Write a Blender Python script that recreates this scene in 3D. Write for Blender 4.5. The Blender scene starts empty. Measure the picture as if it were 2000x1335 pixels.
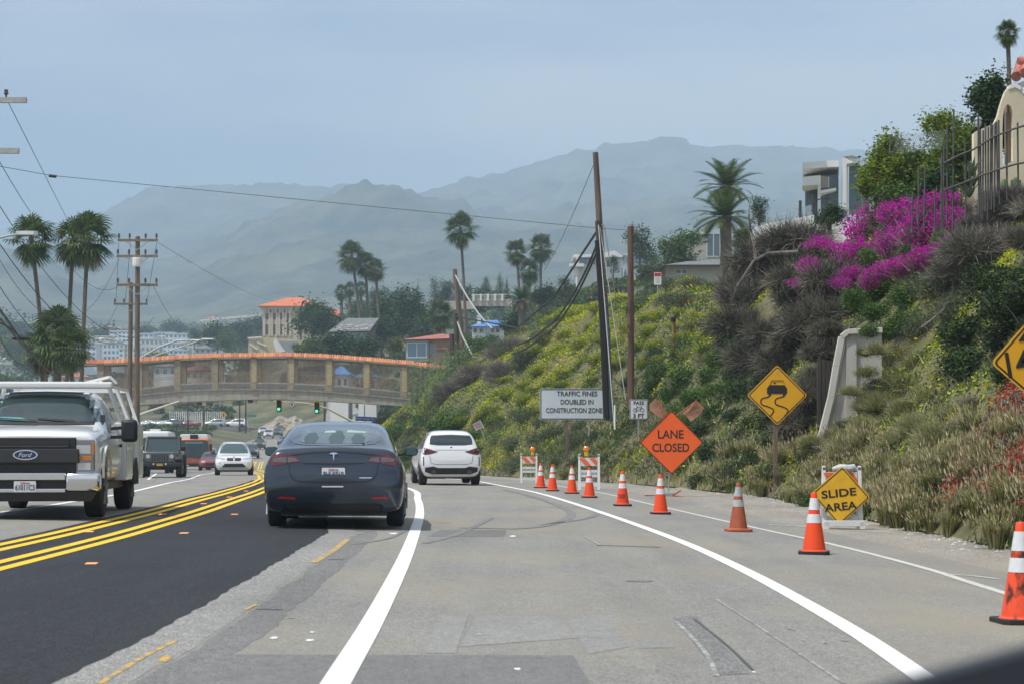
import bpy, bmesh, math, random
import numpy as np
from mathutils import Vector, Matrix
from mathutils.bvhtree import BVHTree
R = math.radians
rnd = random.Random(7)
C = bpy.context.scene.collection
sc = bpy.context.scene

# ------------------------------------------------------------------ camera, sky, sun, exposure
F = 3889.0; CX = 1000.0; HY = 870.0; CAMZ = 1.24
cam = bpy.data.cameras.new("camera"); co = bpy.data.objects.new("camera", cam); C.objects.link(co)
co.location = (0, 0, CAMZ); co.rotation_euler = (R(90), 0, 0)
cam.sensor_width = 36; cam.lens = 36*F/2000; cam.shift_y = (HY-667.5)/2000
cam.clip_start = .1; cam.clip_end = 20000
sc.camera = co
cam.dof.use_dof = True; cam.dof.focus_distance = 42; cam.dof.aperture_fstop = 6.3
SUN_EL, SUN_AZ = R(63), R(-122)     # azimuth from +Y towards +X; the sun stands high on the left, a little behind
w = bpy.data.worlds.new("World"); sc.world = w; w.use_nodes = True
nt = w.node_tree; nt.nodes.clear()
def N(nt, t, **kw):
    n = nt.nodes.new(t)
    for k, v in kw.items(): setattr(n, k, v)
    return n
out = N(nt, 'ShaderNodeOutputWorld'); bg = N(nt, 'ShaderNodeBackground')
sky = N(nt, 'ShaderNodeTexSky'); sky.sky_type = 'NISHITA'; sky.sun_disc = False
sky.sun_elevation = SUN_EL; sky.sun_rotation = SUN_AZ; sky.air_density = 1.0; sky.dust_density = 1.6; sky.ozone_density = 3.0
tc = N(nt, 'ShaderNodeTexCoord'); mp = N(nt, 'ShaderNodeMapping'); mp.inputs['Scale'].default_value = (1.0, 1.0, 4.5)
no = N(nt, 'ShaderNodeTexNoise'); no.inputs['Scale'].default_value = 2.6; no.inputs['Detail'].default_value = 5; no.inputs['Roughness'].default_value = .45
mp.inputs['Location'].default_value = (.35, .1, .55)
cr = N(nt, 'ShaderNodeValToRGB'); cr.color_ramp.elements[0].position = .38; cr.color_ramp.elements[1].position = .62
cr.color_ramp.elements[0].color = (0, 0, 0, 1); cr.color_ramp.elements[1].color = (1, 1, 1, 1)
mx = N(nt, 'ShaderNodeMix', data_type='RGBA'); mx.inputs[7].default_value = (5.0, 5.3, 5.7, 1)
nt.links.new(tc.outputs['Generated'], mp.inputs['Vector']); nt.links.new(mp.outputs[0], no.inputs['Vector'])
nt.links.new(no.outputs[0], cr.inputs[0]); nt.links.new(cr.outputs[0], mx.inputs[0])
nt.links.new(sky.outputs[0], mx.inputs[6]); nt.links.new(mx.outputs[2], bg.inputs[0])
bg.inputs[1].default_value = .15
nt.links.new(bg.outputs[0], out.inputs[0])
sl = bpy.data.lights.new("sun", 'SUN'); sl.energy = 4.0; sl.angle = R(.6); sl.color = (1, .95, .87)
so = bpy.data.objects.new("sun", sl); C.objects.link(so)
sd = Vector((math.sin(SUN_AZ)*math.cos(SUN_EL), math.cos(SUN_AZ)*math.cos(SUN_EL), math.sin(SUN_EL)))
so.rotation_euler = (-sd).to_track_quat('-Z', 'Y').to_euler(); so.location = (0, 0, 60)
sc.view_settings.view_transform = 'Standard'; sc.view_settings.look = 'None'
sc.view_settings.exposure = 0.07; sc.view_settings.gamma = 1
sc.render.engine = 'CYCLES'
sc.cycles.max_bounces = 6; sc.cycles.volume_bounces = 2; sc.cycles.diffuse_bounces = 3; sc.cycles.glossy_bounces = 2
sc.cycles.transmission_bounces = 2; sc.cycles.transparent_max_bounces = 8
sc.cycles.use_denoising = True

HAZE = 0.00034
def P(px, py, D): return Vector(((px-CX)/F*D, D, CAMZ-(py-HY)/F*D))

# ------------------------------------------------------------------ materials
MATS = {}
def mat(name, col, rough=.7, metal=0, var=0, scale=5, bump=0, bscale=None, coat=0, emit=None, island=0, col2=None, spec=.5, detail=4, stretch=None, trans=0):
    if name in MATS: return MATS[name]
    m = bpy.data.materials.new(name); m.use_nodes = True; t = m.node_tree
    b = t.nodes['Principled BSDF']
    b.inputs['Base Color'].default_value = (*col, 1); b.inputs['Roughness'].default_value = rough
    b.inputs['Metallic'].default_value = metal; b.inputs['Specular IOR Level'].default_value = spec
    if coat: b.inputs['Coat Weight'].default_value = coat; b.inputs['Coat Roughness'].default_value = .05
    if trans: b.inputs['Transmission Weight'].default_value = trans
    if emit:
        b.inputs['Emission Color'].default_value = (*emit[0], 1); b.inputs['Emission Strength'].default_value = emit[1]
    src = None
    if var or col2 or bump:
        tcn = N(t, 'ShaderNodeTexCoord'); nz = N(t, 'ShaderNodeTexNoise'); nz.inputs['Scale'].default_value = scale; nz.inputs['Detail'].default_value = detail
        vec = tcn.outputs['Object']
        if stretch:
            mpn = N(t, 'ShaderNodeMapping'); mpn.inputs['Scale'].default_value = stretch
            t.links.new(vec, mpn.inputs[0]); vec = mpn.outputs[0]
        t.links.new(vec, nz.inputs['Vector'])
        r = N(t, 'ShaderNodeValToRGB'); r.color_ramp.elements[0].position = .3; r.color_ramp.elements[1].position = .7
        c2 = col2 or tuple(min(1, c*(1+var)) for c in col); c1 = col if col2 else tuple(c*(1-var) for c in col)
        r.color_ramp.elements[0].color = (*c1, 1); r.color_ramp.elements[1].color = (*c2, 1)
        t.links.new(nz.outputs[0], r.inputs[0]); src = r.outputs[0]
        if var or col2: t.links.new(src, b.inputs['Base Color'])
        if bump:
            bn = N(t, 'ShaderNodeBump'); bn.inputs['Strength'].default_value = bump; bn.inputs['Distance'].default_value = .05
            nb = nz
            if bscale:
                nb = N(t, 'ShaderNodeTexNoise'); nb.inputs['Scale'].default_value = bscale; nb.inputs['Detail'].default_value = 5; t.links.new(vec, nb.inputs['Vector'])
            t.links.new(nb.outputs[0], bn.inputs['Height']); t.links.new(bn.outputs[0], b.inputs['Normal'])
    if island:
        g = N(t, 'ShaderNodeNewGeometry'); hs = N(t, 'ShaderNodeHueSaturation')
        ma = N(t, 'ShaderNodeMapRange'); ma.inputs[3].default_value = 1-island; ma.inputs[4].default_value = 1+island
        mh = N(t, 'ShaderNodeMapRange'); mh.inputs[3].default_value = .485; mh.inputs[4].default_value = .515
        t.links.new(g.outputs['Random Per Island'], ma.inputs[0]); t.links.new(ma.outputs[0], hs.inputs['Value'])
        t.links.new(g.outputs['Random Per Island'], mh.inputs[0]); t.links.new(mh.outputs[0], hs.inputs['Hue'])
        if src: t.links.new(src, hs.inputs['Color'])
        else: hs.inputs['Color'].default_value = (*col, 1)
        t.links.new(hs.outputs[0], b.inputs['Base Color'])
    MATS[name] = m
    return m
def leafmat(name, col, island=.45, trl=.28, spec=.15, var2=None, vscale=.35):
    """two-sided leaf: diffuse + some light let through; each leaf its own tone, clumps of lighter and yellower growth"""
    if name in MATS: return MATS[name]
    m = mat(name, col, rough=.6, island=island, spec=spec, col2=var2, scale=vscale) if var2 else mat(name, col, rough=.6, island=island, spec=spec)
    t = m.node_tree; b = t.nodes['Principled BSDF']; o = [n for n in t.nodes if n.type == 'OUTPUT_MATERIAL'][0]
    tr = N(t, 'ShaderNodeBsdfTranslucent'); ms = N(t, 'ShaderNodeMixShader'); ms.inputs[0].default_value = trl
    t.links.new(b.inputs['Base Color'].links[0].from_socket, tr.inputs[0])
    t.links.new(b.outputs[0], ms.inputs[1]); t.links.new(tr.outputs[0], ms.inputs[2]); t.links.new(ms.outputs[0], o.inputs[0])
    return m
def glassmat(name, tint=(.75, .85, .85), op=.25):
    if name in MATS: return MATS[name]
    m = bpy.data.materials.new(name); m.use_nodes = True; t = m.node_tree; t.nodes.clear()
    o = N(t, 'ShaderNodeOutputMaterial'); g = N(t, 'ShaderNodeBsdfGlossy'); g.inputs['Roughness'].default_value = .02
    tr = N(t, 'ShaderNodeBsdfTransparent'); tr.inputs[0].default_value = (*tint, 1)
    fr = N(t, 'ShaderNodeFresnel'); fr.inputs[0].default_value = 1.5
    ad = N(t, 'ShaderNodeMath', operation='ADD'); ad.inputs[1].default_value = op; ad.use_clamp = True
    ms = N(t, 'ShaderNodeMixShader')
    t.links.new(fr.outputs[0], ad.inputs[0]); t.links.new(ad.outputs[0], ms.inputs[0]); t.links.new(tr.outputs[0], ms.inputs[1]); t.links.new(g.outputs[0], ms.inputs[2])
    t.links.new(ms.outputs[0], o.inputs[0]); MATS[name] = m
    return m

# ------------------------------------------------------------------ mesh building
class MB:
    def __init__(s): s.v = []; s.f = []; s.mi = []
    def add(s, vs, fs, mi=0):
        b = len(s.v); s.v.extend([tuple(x) for x in vs]); s.f.extend([[b+i for i in f] for f in fs]); s.mi.extend([mi]*len(fs)); return s
    def box(s, x0, x1, y0, y1, z0, z1, mi=0, M=None):
        vs = [(x0,y0,z0),(x1,y0,z0),(x1,y1,z0),(x0,y1,z0),(x0,y0,z1),(x1,y0,z1),(x1,y1,z1),(x0,y1,z1)]
        if M is not None: vs = [M @ Vector(v) for v in vs]
        return s.add(vs, [(0,3,2,1),(4,5,6,7),(0,1,5,4),(1,2,6,5),(2,3,7,6),(3,0,4,7)], mi)
    def tube(s, pts, rads, n=8, mi=0, cap=True):
        pts = [Vector(p) for p in pts]
        if not hasattr(rads, '__len__'): rads = [rads]*len(pts)
        rings = []; up = None
        for i, p in enumerate(pts):
            d = (pts[min(i+1, len(pts)-1)]-pts[max(i-1, 0)])
            d = d.normalized() if d.length > 1e-9 else Vector((0, 0, 1))
            if up is None: up = Vector((0, 0, 1)) if abs(d.z) < .9 else Vector((1, 0, 0))
            a = d.cross(up).normalized(); b = a.cross(d).normalized(); up = b
            rings.append([p+(a*math.cos(k*2*math.pi/n)+b*math.sin(k*2*math.pi/n))*rads[i] for k in range(n)])
        vs = [v for r in rings for v in r]; fs = []
        for i in range(len(pts)-1):
            for k in range(n):
                fs.append((i*n+k, i*n+(k+1) % n, (i+1)*n+(k+1) % n, (i+1)*n+k))
        if cap: fs.append(list(range(n))[::-1]); fs.append([(len(pts)-1)*n+k for k in range(n)])
        return s.add(vs, fs, mi)
    def bar(s, p, q, w, h=None, mi=0):
        """rectangular bar from p to q"""
        p, q = Vector(p), Vector(q); h = h or w; d = (q-p).normalized()
        u = Vector((0, 0, 1)) if abs(d.z) < .95 else Vector((0, 1, 0))
        a = d.cross(u).normalized()*w/2; b = a.cross(d).normalized()*h/2
        vs = [p-a-b, p+a-b, p+a+b, p-a+b, q-a-b, q+a-b, q+a+b, q-a+b]
        return s.add(vs, [(0,1,2,3),(7,6,5,4),(0,4,5,1),(1,5,6,2),(2,6,7,3),(3,7,4,0)], mi)
    def prism(s, poly, d, mi=0, mi_side=None):
        """3-D polygon swept along vector d"""
        n = len(poly); poly = [Vector(p) for p in poly]; d = Vector(d)
        vs = poly+[p+d for p in poly]
        s.add(vs, [list(range(n))[::-1], [n+i for i in range(n)]], mi)
        b = len(s.v)-2*n
        for i in range(n):
            j = (i+1) % n; s.f.append([b+i, b+j, b+n+j, b+n+i]); s.mi.append(mi if mi_side is None else mi_side)
        return s
    def lathe(s, prof, n=20, c=(0, 0, 0), mi=0):
        cx, cy, cz = c; vs = []; fs = []
        for r, z in prof: vs += [(cx+r*math.cos(2*math.pi*k/n), cy+r*math.sin(2*math.pi*k/n), cz+z) for k in range(n)]
        for i in range(len(prof)-1):
            for k in range(n): fs.append((i*n+k, i*n+(k+1) % n, (i+1)*n+(k+1) % n, (i+1)*n+k))
        fs.append(list(range(n))[::-1]); fs.append([(len(prof)-1)*n+k for k in range(n)])
        return s.add(vs, fs, mi)
    def build(s, name, mats, parent=None, smooth=False, bevel=0, loc=None, fixn=True):
        me = bpy.data.meshes.new(name); me.from_pydata(s.v, [], s.f)
        if fixn:
            bm = bmesh.new(); bm.from_mesh(me); bmesh.ops.recalc_face_normals(bm, faces=bm.faces)
            bm.to_mesh(me); bm.free()
        if not isinstance(mats, (list, tuple)): mats = [mats]
        for m in mats: me.materials.append(m)
        if len(mats) > 1: me.polygons.foreach_set('material_index', s.mi)
        if smooth: me.polygons.foreach_set('use_smooth', [True]*len(me.polygons))
        o = bpy.data.objects.new(name, me); C.objects.link(o)
        if parent is not None: o.parent = parent
        if loc is not None: o.location = loc
        if bevel:
            b = o.modifiers.new('b', 'BEVEL'); b.width = bevel; b.segments = 2; b.limit_method = 'ANGLE'; b.angle_limit = R(35)
        if smooth:
            try:
                me.set_sharp_from_angle(angle=R(40))
            except Exception: pass
        return o
def tag(o, label=None, cat=None, group=None, kind=None):
    if label: o['label'] = label
    if cat: o['category'] = cat; o['kind'] = 'thing'
    if group: o['group'] = group
    if kind: o['kind'] = kind
    return o
def thing(name, label, cat, loc=(0, 0, 0), rz=0, group=None):
    o = bpy.data.objects.new(name, None); C.objects.link(o); o.empty_display_size = .3
    o.location = loc; o.rotation_euler = (0, 0, rz)
    return tag(o, label, cat, group)
def copy_tree(o, parent=None):
    c = o.copy(); C.objects.link(c)
    if parent is not None: c.parent = parent
    for ch in [x for x in o.children]: copy_tree(ch, c)
    return c
def npmesh(name, V, F4, mats, mi=None, parent=None, smooth=False):
    """fast mesh from numpy: V (n,3), F4 (m,4) or (m,3)"""
    me = bpy.data.meshes.new(name); k = F4.shape[1]
    me.vertices.add(len(V)); me.vertices.foreach_set('co', V.astype(np.float32).ravel())
    me.loops.add(F4.size); me.loops.foreach_set('vertex_index', F4.astype(np.int32).ravel())
    me.polygons.add(len(F4)); me.polygons.foreach_set('loop_start', np.arange(0, F4.size, k, dtype=np.int32))
    me.polygons.foreach_set('loop_total', np.full(len(F4), k, dtype=np.int32))
    if not isinstance(mats, (list, tuple)): mats = [mats]
    for m in mats: me.materials.append(m)
    if mi is not None: me.polygons.foreach_set('material_index', mi.astype(np.int32))
    if smooth: me.polygons.foreach_set('use_smooth', np.ones(len(F4), dtype=bool))
    me.update(calc_edges=True)
    o = bpy.data.objects.new(name, me); C.objects.link(o)
    if parent is not None: o.parent = parent
    return o
def text(s, size, mat_, parent, loc, name='lettering', bold=0, rot=(R(90), 0, 0), xs=1, thick=.002, spacing=1, fit=None, shear=0):
    """flat letters standing on (x,z), facing -y; centred on loc"""
    cu = bpy.data.curves.new(name, 'FONT'); cu.body = s; cu.size = size; cu.align_x = 'CENTER'; cu.align_y = 'CENTER'
    cu.offset = bold; cu.extrude = thick; cu.space_character = spacing; cu.shear = shear; cu.resolution_u = 4
    t = bpy.data.objects.new(name, cu); C.objects.link(t)
    dg = bpy.context.evaluated_depsgraph_get(); me = bpy.data.meshes.new_from_object(t.evaluated_get(dg))
    bpy.data.objects.remove(t); bpy.data.curves.remove(cu)
    if fit:      # (width, height) the word must fill
        co_ = np.array([v.co[:] for v in me.vertices]); lo = co_.min(0); hi = co_.max(0)
        sx = fit[0]/(hi[0]-lo[0]); sy = fit[1]/(hi[1]-lo[1]) if fit[1] else sx
        for v in me.vertices: v.co.x = (v.co.x-(lo[0]+hi[0])/2)*sx; v.co.y = (v.co.y-(lo[1]+hi[1])/2)*sy
    elif xs != 1:
        for v in me.vertices: v.co.x *= xs
    me.materials.clear(); me.materials.append(mat_)
    o = bpy.data.objects.new(name, me); C.objects.link(o); o.parent = parent; o.location = loc; o.rotation_euler = rot
    return o
def eval_mesh(o):
    dg = bpy.context.evaluated_depsgraph_get(); dg.update()
    me = bpy.data.meshes.new_from_object(o.evaluated_get(dg)); return me
# ------------------------------------------------------------------ ground heights
def smooth01(t): t = np.clip(t, 0, 1); return t*t*(3-2*t)
LZ = ([0, 60, 72, 85, 97, 120, 175, 230, 308, 380, 450, 600, 900], [0, 0, -.03, -.12, -.19, -.4, -.8, -.2, .8, 2.8, 5, 9, 14])
def road_z(X, Y):
    fade = 1-smooth01((Y-38)/42.0)
    return np.interp(Y, *LZ)+.02*(3-np.clip(X, -14, 8))*fade
XB = ([-20, 0, 25, 32, 50, 60, 69, 88, 100, 120, 160, 200, 250], [6.2, 6.1, 6.2, 6.2, 6.5, 4.9, 3.3, 0, -2.4, -6.6, -14, -20, -24])
CR = ([-20, 25, 38, 50, 60, 80, 100, 130, 145, 160, 190, 215, 250], [6.5, 7.2, 8.6, 9.6, 9.2, 8.3, 8.6, 9.6, 8.8, 5.0, 3.2, 2.5, 2.0])
def hill_z(X, Y):
    xb = np.interp(Y, *XB); dy = (np.interp(np.asarray(Y)+3., *XB)-np.interp(np.asarray(Y)-3., *XB))/6
    s = (X-xb)/np.sqrt(1+dy*dy); H = np.interp(Y, *CR)
    k = 1.1; a = s*1.02; b = H+.05*s
    z = -np.log(np.exp(-k*a)+np.exp(-k*b)+1e-9)/k
    n = .35*np.sin(X*.9+Y*.31)*np.sin(Y*.23+1.3)+.25*np.sin(X*1.7-Y*.13)+.2*np.sin(Y*.77+X*.4)
    z = np.where(s > 0, z+n*smooth01(s/3)+ .0, 0)
    return np.where(s > 0, np.maximum(z, s*.15), 0)
def gz(X, Y):
    X = np.asarray(X, dtype=float); Y = np.asarray(Y, dtype=float)
    return road_z(X, Y)+hill_z(X, Y)
def gzf(X, Y): return float(gz(X, Y))
def hit(px, py, D0=12, D1=246):
    """where the line of sight through a point of the photograph meets the hillside"""
    D = np.arange(D0, D1, .2); X = (px-CX)/F*D; Z = CAMZ-(py-HY)/F*D
    w_ = np.nonzero(Z <= gz(X, D))[0]
    if len(w_) == 0: return None
    i = w_[0]; return Vector((X[i], D[i], float(gz(X[i], D[i]))))
def on_road(px, py):
    D = 20.
    for _ in range(30): D = .5*D+.5*min(400, max(5, F*(CAMZ-float(road_z((px-CX)/F*D, D)))/max(py-HY, 4)))
    return Vector(((px-CX)/F*D, D, float(road_z((px-CX)/F*D, D))))

# ------------------------------------------------------------------ ground materials
def asphalt(name, base, var, tan=.0, fine=75, streak=True):
    m = bpy.data.materials.new(name); m.use_nodes = True; t = m.node_tree; b = t.nodes['Principled BSDF']
    b.inputs['Roughness'].default_value = .88; b.inputs['Specular IOR Level'].default_value = .25
    tcn = N(t, 'ShaderNodeTexCoord')
    def noise(sc_, det, st=(1, 1, 1), rough=.5):
        mpn = N(t, 'ShaderNodeMapping'); mpn.inputs['Scale'].default_value = st; t.links.new(tcn.outputs['Object'], mpn.inputs[0])
        n = N(t, 'ShaderNodeTexNoise'); n.inputs['Scale'].default_value = sc_; n.inputs['Detail'].default_value = det; n.inputs['Roughness'].default_value = rough
        t.links.new(mpn.outputs[0], n.inputs['Vector']); return n.outputs[0]
    def ramp(src, p0, p1, c0, c1):
        r = N(t, 'ShaderNodeValToRGB'); r.color_ramp.elements[0].position = p0; r.color_ramp.elements[1].position = p1
        r.color_ramp.elements[0].color = (*c0, 1); r.color_ramp.elements[1].color = (*c1, 1); t.links.new(src, r.inputs[0]); return r.outputs[0]
    def mulc(a, b_, f=1):
        mm = N(t, 'ShaderNodeMix', data_type='RGBA', blend_type='MULTIPLY'); mm.inputs[0].default_value = f
        t.links.new(a, mm.inputs[6]); t.links.new(b_, mm.inputs[7]); return mm.outputs[2]
    c = ramp(noise(fine, 3, (1, .55, 1), .9), .36, .64, tuple(x*max(.1, 1-var*2.4) for x in base), tuple(x*(1+var*2.4) for x in base))
    c = mulc(c, ramp(noise(28, 4, (1, 1, 1), .8), .3, .7, (1-var*1.3,)*3, (1+var,)*3))
    c = mulc(c, ramp(noise(9, 5, (1, .5, 1), .8), .3, .7, (1-var*.7,)*3, (1+var*.4,)*3))
    c = mulc(c, ramp(noise(.9, 6, (1, .35, 1), .6), .3, .7, (1-var*.7,)*3, (1.06,)*3))
    if streak: c = mulc(c, ramp(noise(1.6, 4, (1, .04, 1), .6), .35, .65, (.9, .9, .91), (1.05, 1.05, 1.04)))
    if tan:
        mm = N(t, 'ShaderNodeMix', data_type='RGBA'); t.links.new(c, mm.inputs[6]); mm.inputs[7].default_value = (base[0]*1.12, base[1]*1.02, base[2]*.84, 1)
        mr = N(t, 'ShaderNodeMapRange'); mr.inputs[1].default_value = .42; mr.inputs[2].default_value = .7; mr.inputs[4].default_value = tan
        t.links.new(noise(.45, 4, (1, .5, 1)), mr.inputs[0]); t.links.new(mr.outputs[0], mm.inputs[0]); c = mm.outputs[2]
    t.links.new(c, b.inputs['Base Color'])
    bn = N(t, 'ShaderNodeBump'); bn.inputs['Strength'].default_value = .35; bn.inputs['Distance'].default_value = .01
    t.links.new(noise(90, 3), bn.inputs['Height']); t.links.new(bn.outputs[0], b.inputs['Normal'])
    MATS[name] = m; return m
M_ROAD = asphalt('worn_asphalt', (.285, .281, .262), .2, tan=.75)
M_NEW = asphalt('fresh_asphalt', (.043, .046, .052), .3, streak=True)
M_GRAVEL = asphalt('gravel', (.36, .34, .305), .42, tan=.5, fine=60, streak=False)
M_STRIP = asphalt('milled_edge', (.34, .335, .315), .3, fine=90)
M_OLDSTRIP = asphalt('old_joint', (.235, .232, .222), .25, fine=120)
def paint(name, col, worn):
    m = mat(name, col, rough=.75); t = m.node_tree; b = t.nodes['Principled BSDF']
    tcn = N(t, 'ShaderNodeTexCoord'); n = N(t, 'ShaderNodeTexNoise'); n.inputs['Scale'].default_value = 14; n.inputs['Detail'].default_value = 6; n.inputs['Roughness'].default_value = .7
    r = N(t, 'ShaderNodeValToRGB'); r.color_ramp.elements[0].position = worn; r.color_ramp.elements[1].position = worn+.09
    r.color_ramp.elements[0].color = (.27*.9, .27*.9, .25*.9, 1); r.color_ramp.elements[1].color = (*col, 1)
    t.links.new(tcn.outputs['Object'], n.inputs[0]); t.links.new(n.outputs[0], r.inputs[0]); t.links.new(r.outputs[0], b.inputs['Base Color']); return m
M_WLINE = paint('white_line_paint', (.82, .82, .8), .27)
M_WOLD = paint('worn_white_paint', (.6, .59, .53), .34)
M_WFADE = paint('faded_white_paint', (.5, .5, .48), .5)
M_YLINE = paint('yellow_line_paint', (.85, .55, .015), .27)
M_YOLD = paint('worn_yellow_paint', (.72, .42, .03), .46)
M_TAR = mat('tar', (.08, .08, .08), .6, var=.4, scale=20)
M_SKID = paint('skid_marks', (.165, .165, .16), .46)
M_SCRUB = mat('hill_soil', (.17, .15, .075), .95, col2=(.11, .115, .045), scale=.5, bump=.8, bscale=2, detail=8)

def zline(pts):
    """list of photo pixels on the road -> list of (x,y)"""
    return [tuple(on_road(*p)[:2]) for p in pts]
def strip(name, pts, width, mt, lift=.006, step=1.0, parent=None, kind='structure', taper=None):
    """sheet following a polyline (x,y) on the road"""
    pts = [Vector((p[0], p[1])) for p in pts]
    # smooth resample by y with catmull
    ys = [p.y for p in pts]; xs = [p.x for p in pts]; L = []
    for i in range(len(pts)-1):
        n = max(1, int((pts[i+1]-pts[i]).length/step))
        p0 = pts[max(i-1, 0)]; p1 = pts[i]; p2 = pts[i+1]; p3 = pts[min(i+2, len(pts)-1)]
        for k in range(n):
            t = k/n; L.append(.5*((2*p1)+(p2-p0)*t+(2*p0-5*p1+4*p2-p3)*t*t+(3*p1-p0-3*p2+p3)*t**3))
    L.append(pts[-1]); V = []; Fc = []
    for i, p in enumerate(L):
        d = (L[min(i+1, len(L)-1)]-L[max(i-1, 0)]).normalized(); nrm = Vector((-d.y, d.x))
        wd = width if not taper else width*(taper(i/(len(L)-1)))
        for s_ in (-.5, .5):
            q = p+nrm*wd*s_; V.append((q.x, q.y, float(road_z(q.x, q.y))+lift*.4+max(0, q.y)*.00009))
    for i in range(len(L)-1): Fc.append((2*i, 2*i+1, 2*i+3, 2*i+2))
    b = MB(); b.add(V, Fc); o = b.build(name, mt, parent); 
    if parent is None: tag(o, kind=kind)
    return o
def ribbon(name, Ys, xl, xr, zf, mt, lift, nx=8):
    V = []; Fc = []
    for Y in Ys:
        a, b_ = xl(Y), xr(Y)
        for i in range(nx+1):
            X = a+(b_-a)*i/nx; V.append((X, Y, zf(X, Y)+lift))
    for j in range(len(Ys)-1):
        for i in range(nx): q = j*(nx+1)+i; Fc.append((q, q+1, q+nx+2, q+nx+1))
    return tag(MB().add(V, Fc).build(name, mt, smooth=True), kind='structure')
def itp(tab): return lambda Y: float(np.interp(Y, tab[0], tab[1]))
# centre (lower yellow pair) and its neighbours
CEN = ([0, 10, 18, 24.7, 32.6, 44.9, 55, 65, 80, 100, 115, 140, 165, 200, 230, 265, 300, 340, 380, 450, 600], [-4.55, -4.6, -4.64, -4.77, -5.1, -5.8, -6.6, -7.6, -9.3, -11.9, -14.0, -17.6, -21, -25.2, -28.6, -32.2, -35.6, -39.4, -43.0, -48.6, -57])
cen = itp(CEN)
Ys = list(np.concatenate([np.arange(-20, 100, 2), np.arange(100, 610, 5)]))
EDR = ([0, 17, 25, 42, 52, 60, 69, 88, 120, 160, 230, 300, 380, 600], [5.0, 5.0, 4.9, 4.0, 3.3, 2.6, 1.4, -1.6, -7.6, -14.6, -24.5, -30.5, -38.5, -50])
EDL = ([0, 60, 80, 100, 125, 165, 230, 300, 380, 600], [-17, -17, -19, -22.5, -25.5, -31.5, -37.5, -42.5, -50.5, -62])
ribbon('road', Ys, itp(EDL), itp(EDR), lambda X, Y: float(road_z(X, Y)), M_ROAD, 0, 26)
gy = list(np.concatenate([np.arange(-20, 100, 1.5), np.arange(100, 246, 4)]))
ribbon('shoulder', gy, itp(EDR), lambda Y: max(itp(EDR)(Y)+.6, itp(XB)(Y)+.9), lambda X, Y: gzf(X, Y)-.004-(.12 if X > itp(XB)(Y)+.05 else 0), M_GRAVEL, 0, 30)
# new asphalt lane: from the upper yellow pair to the milled edge
EDGE_N = ([0, 10.4, 14.3, 20, 29, 40, 60, 80], [-2.3, -2.42, -2.42, -2.55, -2.75, -3.4, -5.0, -7.2])
px_edge = zline([(105, 1335), (330, 1220), (500, 1122), (640, 1040)])
EDGE_N = ([0]+[p[1] for p in px_edge]+[42, 60, 75], [px_edge[0][0]+.02]+[p[0] for p in px_edge]+[-3.9, -5.9, -7.9])
def rough_edge(Y): return itp(EDGE_N)(Y)+.012*math.sin(Y*9)+.01*math.sin(Y*23+1)
Yn = list(np.arange(-6, 75, .25))
ribbon('fresh_asphalt_lane', Yn, lambda Y: cen(Y)-1.05, rough_edge, lambda X, Y: float(road_z(X, Y)), M_NEW, .002, 6)
ribbon('milled_strip', Yn, lambda Y: rough_edge(Y)+.003, lambda Y: rough_edge(Y)+.36+.015*math.sin(Y*3), lambda X, Y: float(road_z(X, Y)), M_STRIP, .0015, 2)
ribbon('joint_strip', Yn, lambda Y: rough_edge(Y)+.39+.015*math.sin(Y*3), lambda Y: rough_edge(Y)+.66+.02*math.sin(Y*2.1), lambda X, Y: float(road_z(X, Y)), M_OLDSTRIP, .0015, 2)
mk = []
def off(tab_f, ys_, dx): return [(tab_f(Y)+dx, Y) for Y in ys_]
Yc = list(np.arange(-4, 100, 4))+list(np.arange(100, 460, 10))
for dx in (-.12, .12, -.84, -.6): strip('yellow_line', off(cen, [y for y in Yc if y < 215], dx), .125, M_YLINE, .009, 2)
L1 = zline([(655, 1335), (735, 1200), (790, 1090), (812, 1032), (820, 1000), (816, 975), (803, 955)])
L1 = [(2*L1[0][0]-L1[1][0], 2*L1[0][1]-L1[1][1])]+L1+[(-4.9, 70), (-8.0, 90), (-12.2, 115)]
strip('left_white_line', L1, .15, M_WLINE, .009, .8)
R1 = zline([(1822, 1335), (1638, 1214), (1440, 1106), (1300, 1045), (1150, 992), (1050, 962), (980, 948), (930, 939)])
R1 = [(2*R1[0][0]-R1[1][0], 2*R1[0][1]-R1[1][1])]+R1+[(-2.6, 80), (-6.0, 100), (-9.5, 120)]
strip('right_white_line', R1, .15, M_WLINE, .009, .8)
E1 = zline([(1960, 1157), (1800, 1107), (1620, 1061), (1480, 1031), (1280, 986), (1180, 963), (1100, 950)])
E1 = [(4.1, 2)]+E1+[(.9, 70)]
strip('worn_edge_line', E1, .10, M_WOLD, .006, .8)
strip('worn_edge_line', zline([(1500, 1024), (1560, 1027), (1620, 1031)]), .10, M_WOLD, .008, .8)
strip('worn_edge_line', zline([(1850, 1121), (1900, 1124), (1950, 1130)]), .07, M_WOLD, .008, .8)
LL = zline([(0, 1000), (130, 981), (270, 957), (350, 939)])+[(-13.2, 82), (-15.6, 100), (-18.3, 122), (-24, 165), (-29, 200), (-33, 240)]
strip('lane_line', LL, .13, M_WLINE, .009, 1)
strip('lane_line', [(-13.9, 76), (-15.6, 86), (-17.6, 98), (-20, 112)], .13, M_WLINE, .009, 1)
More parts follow.
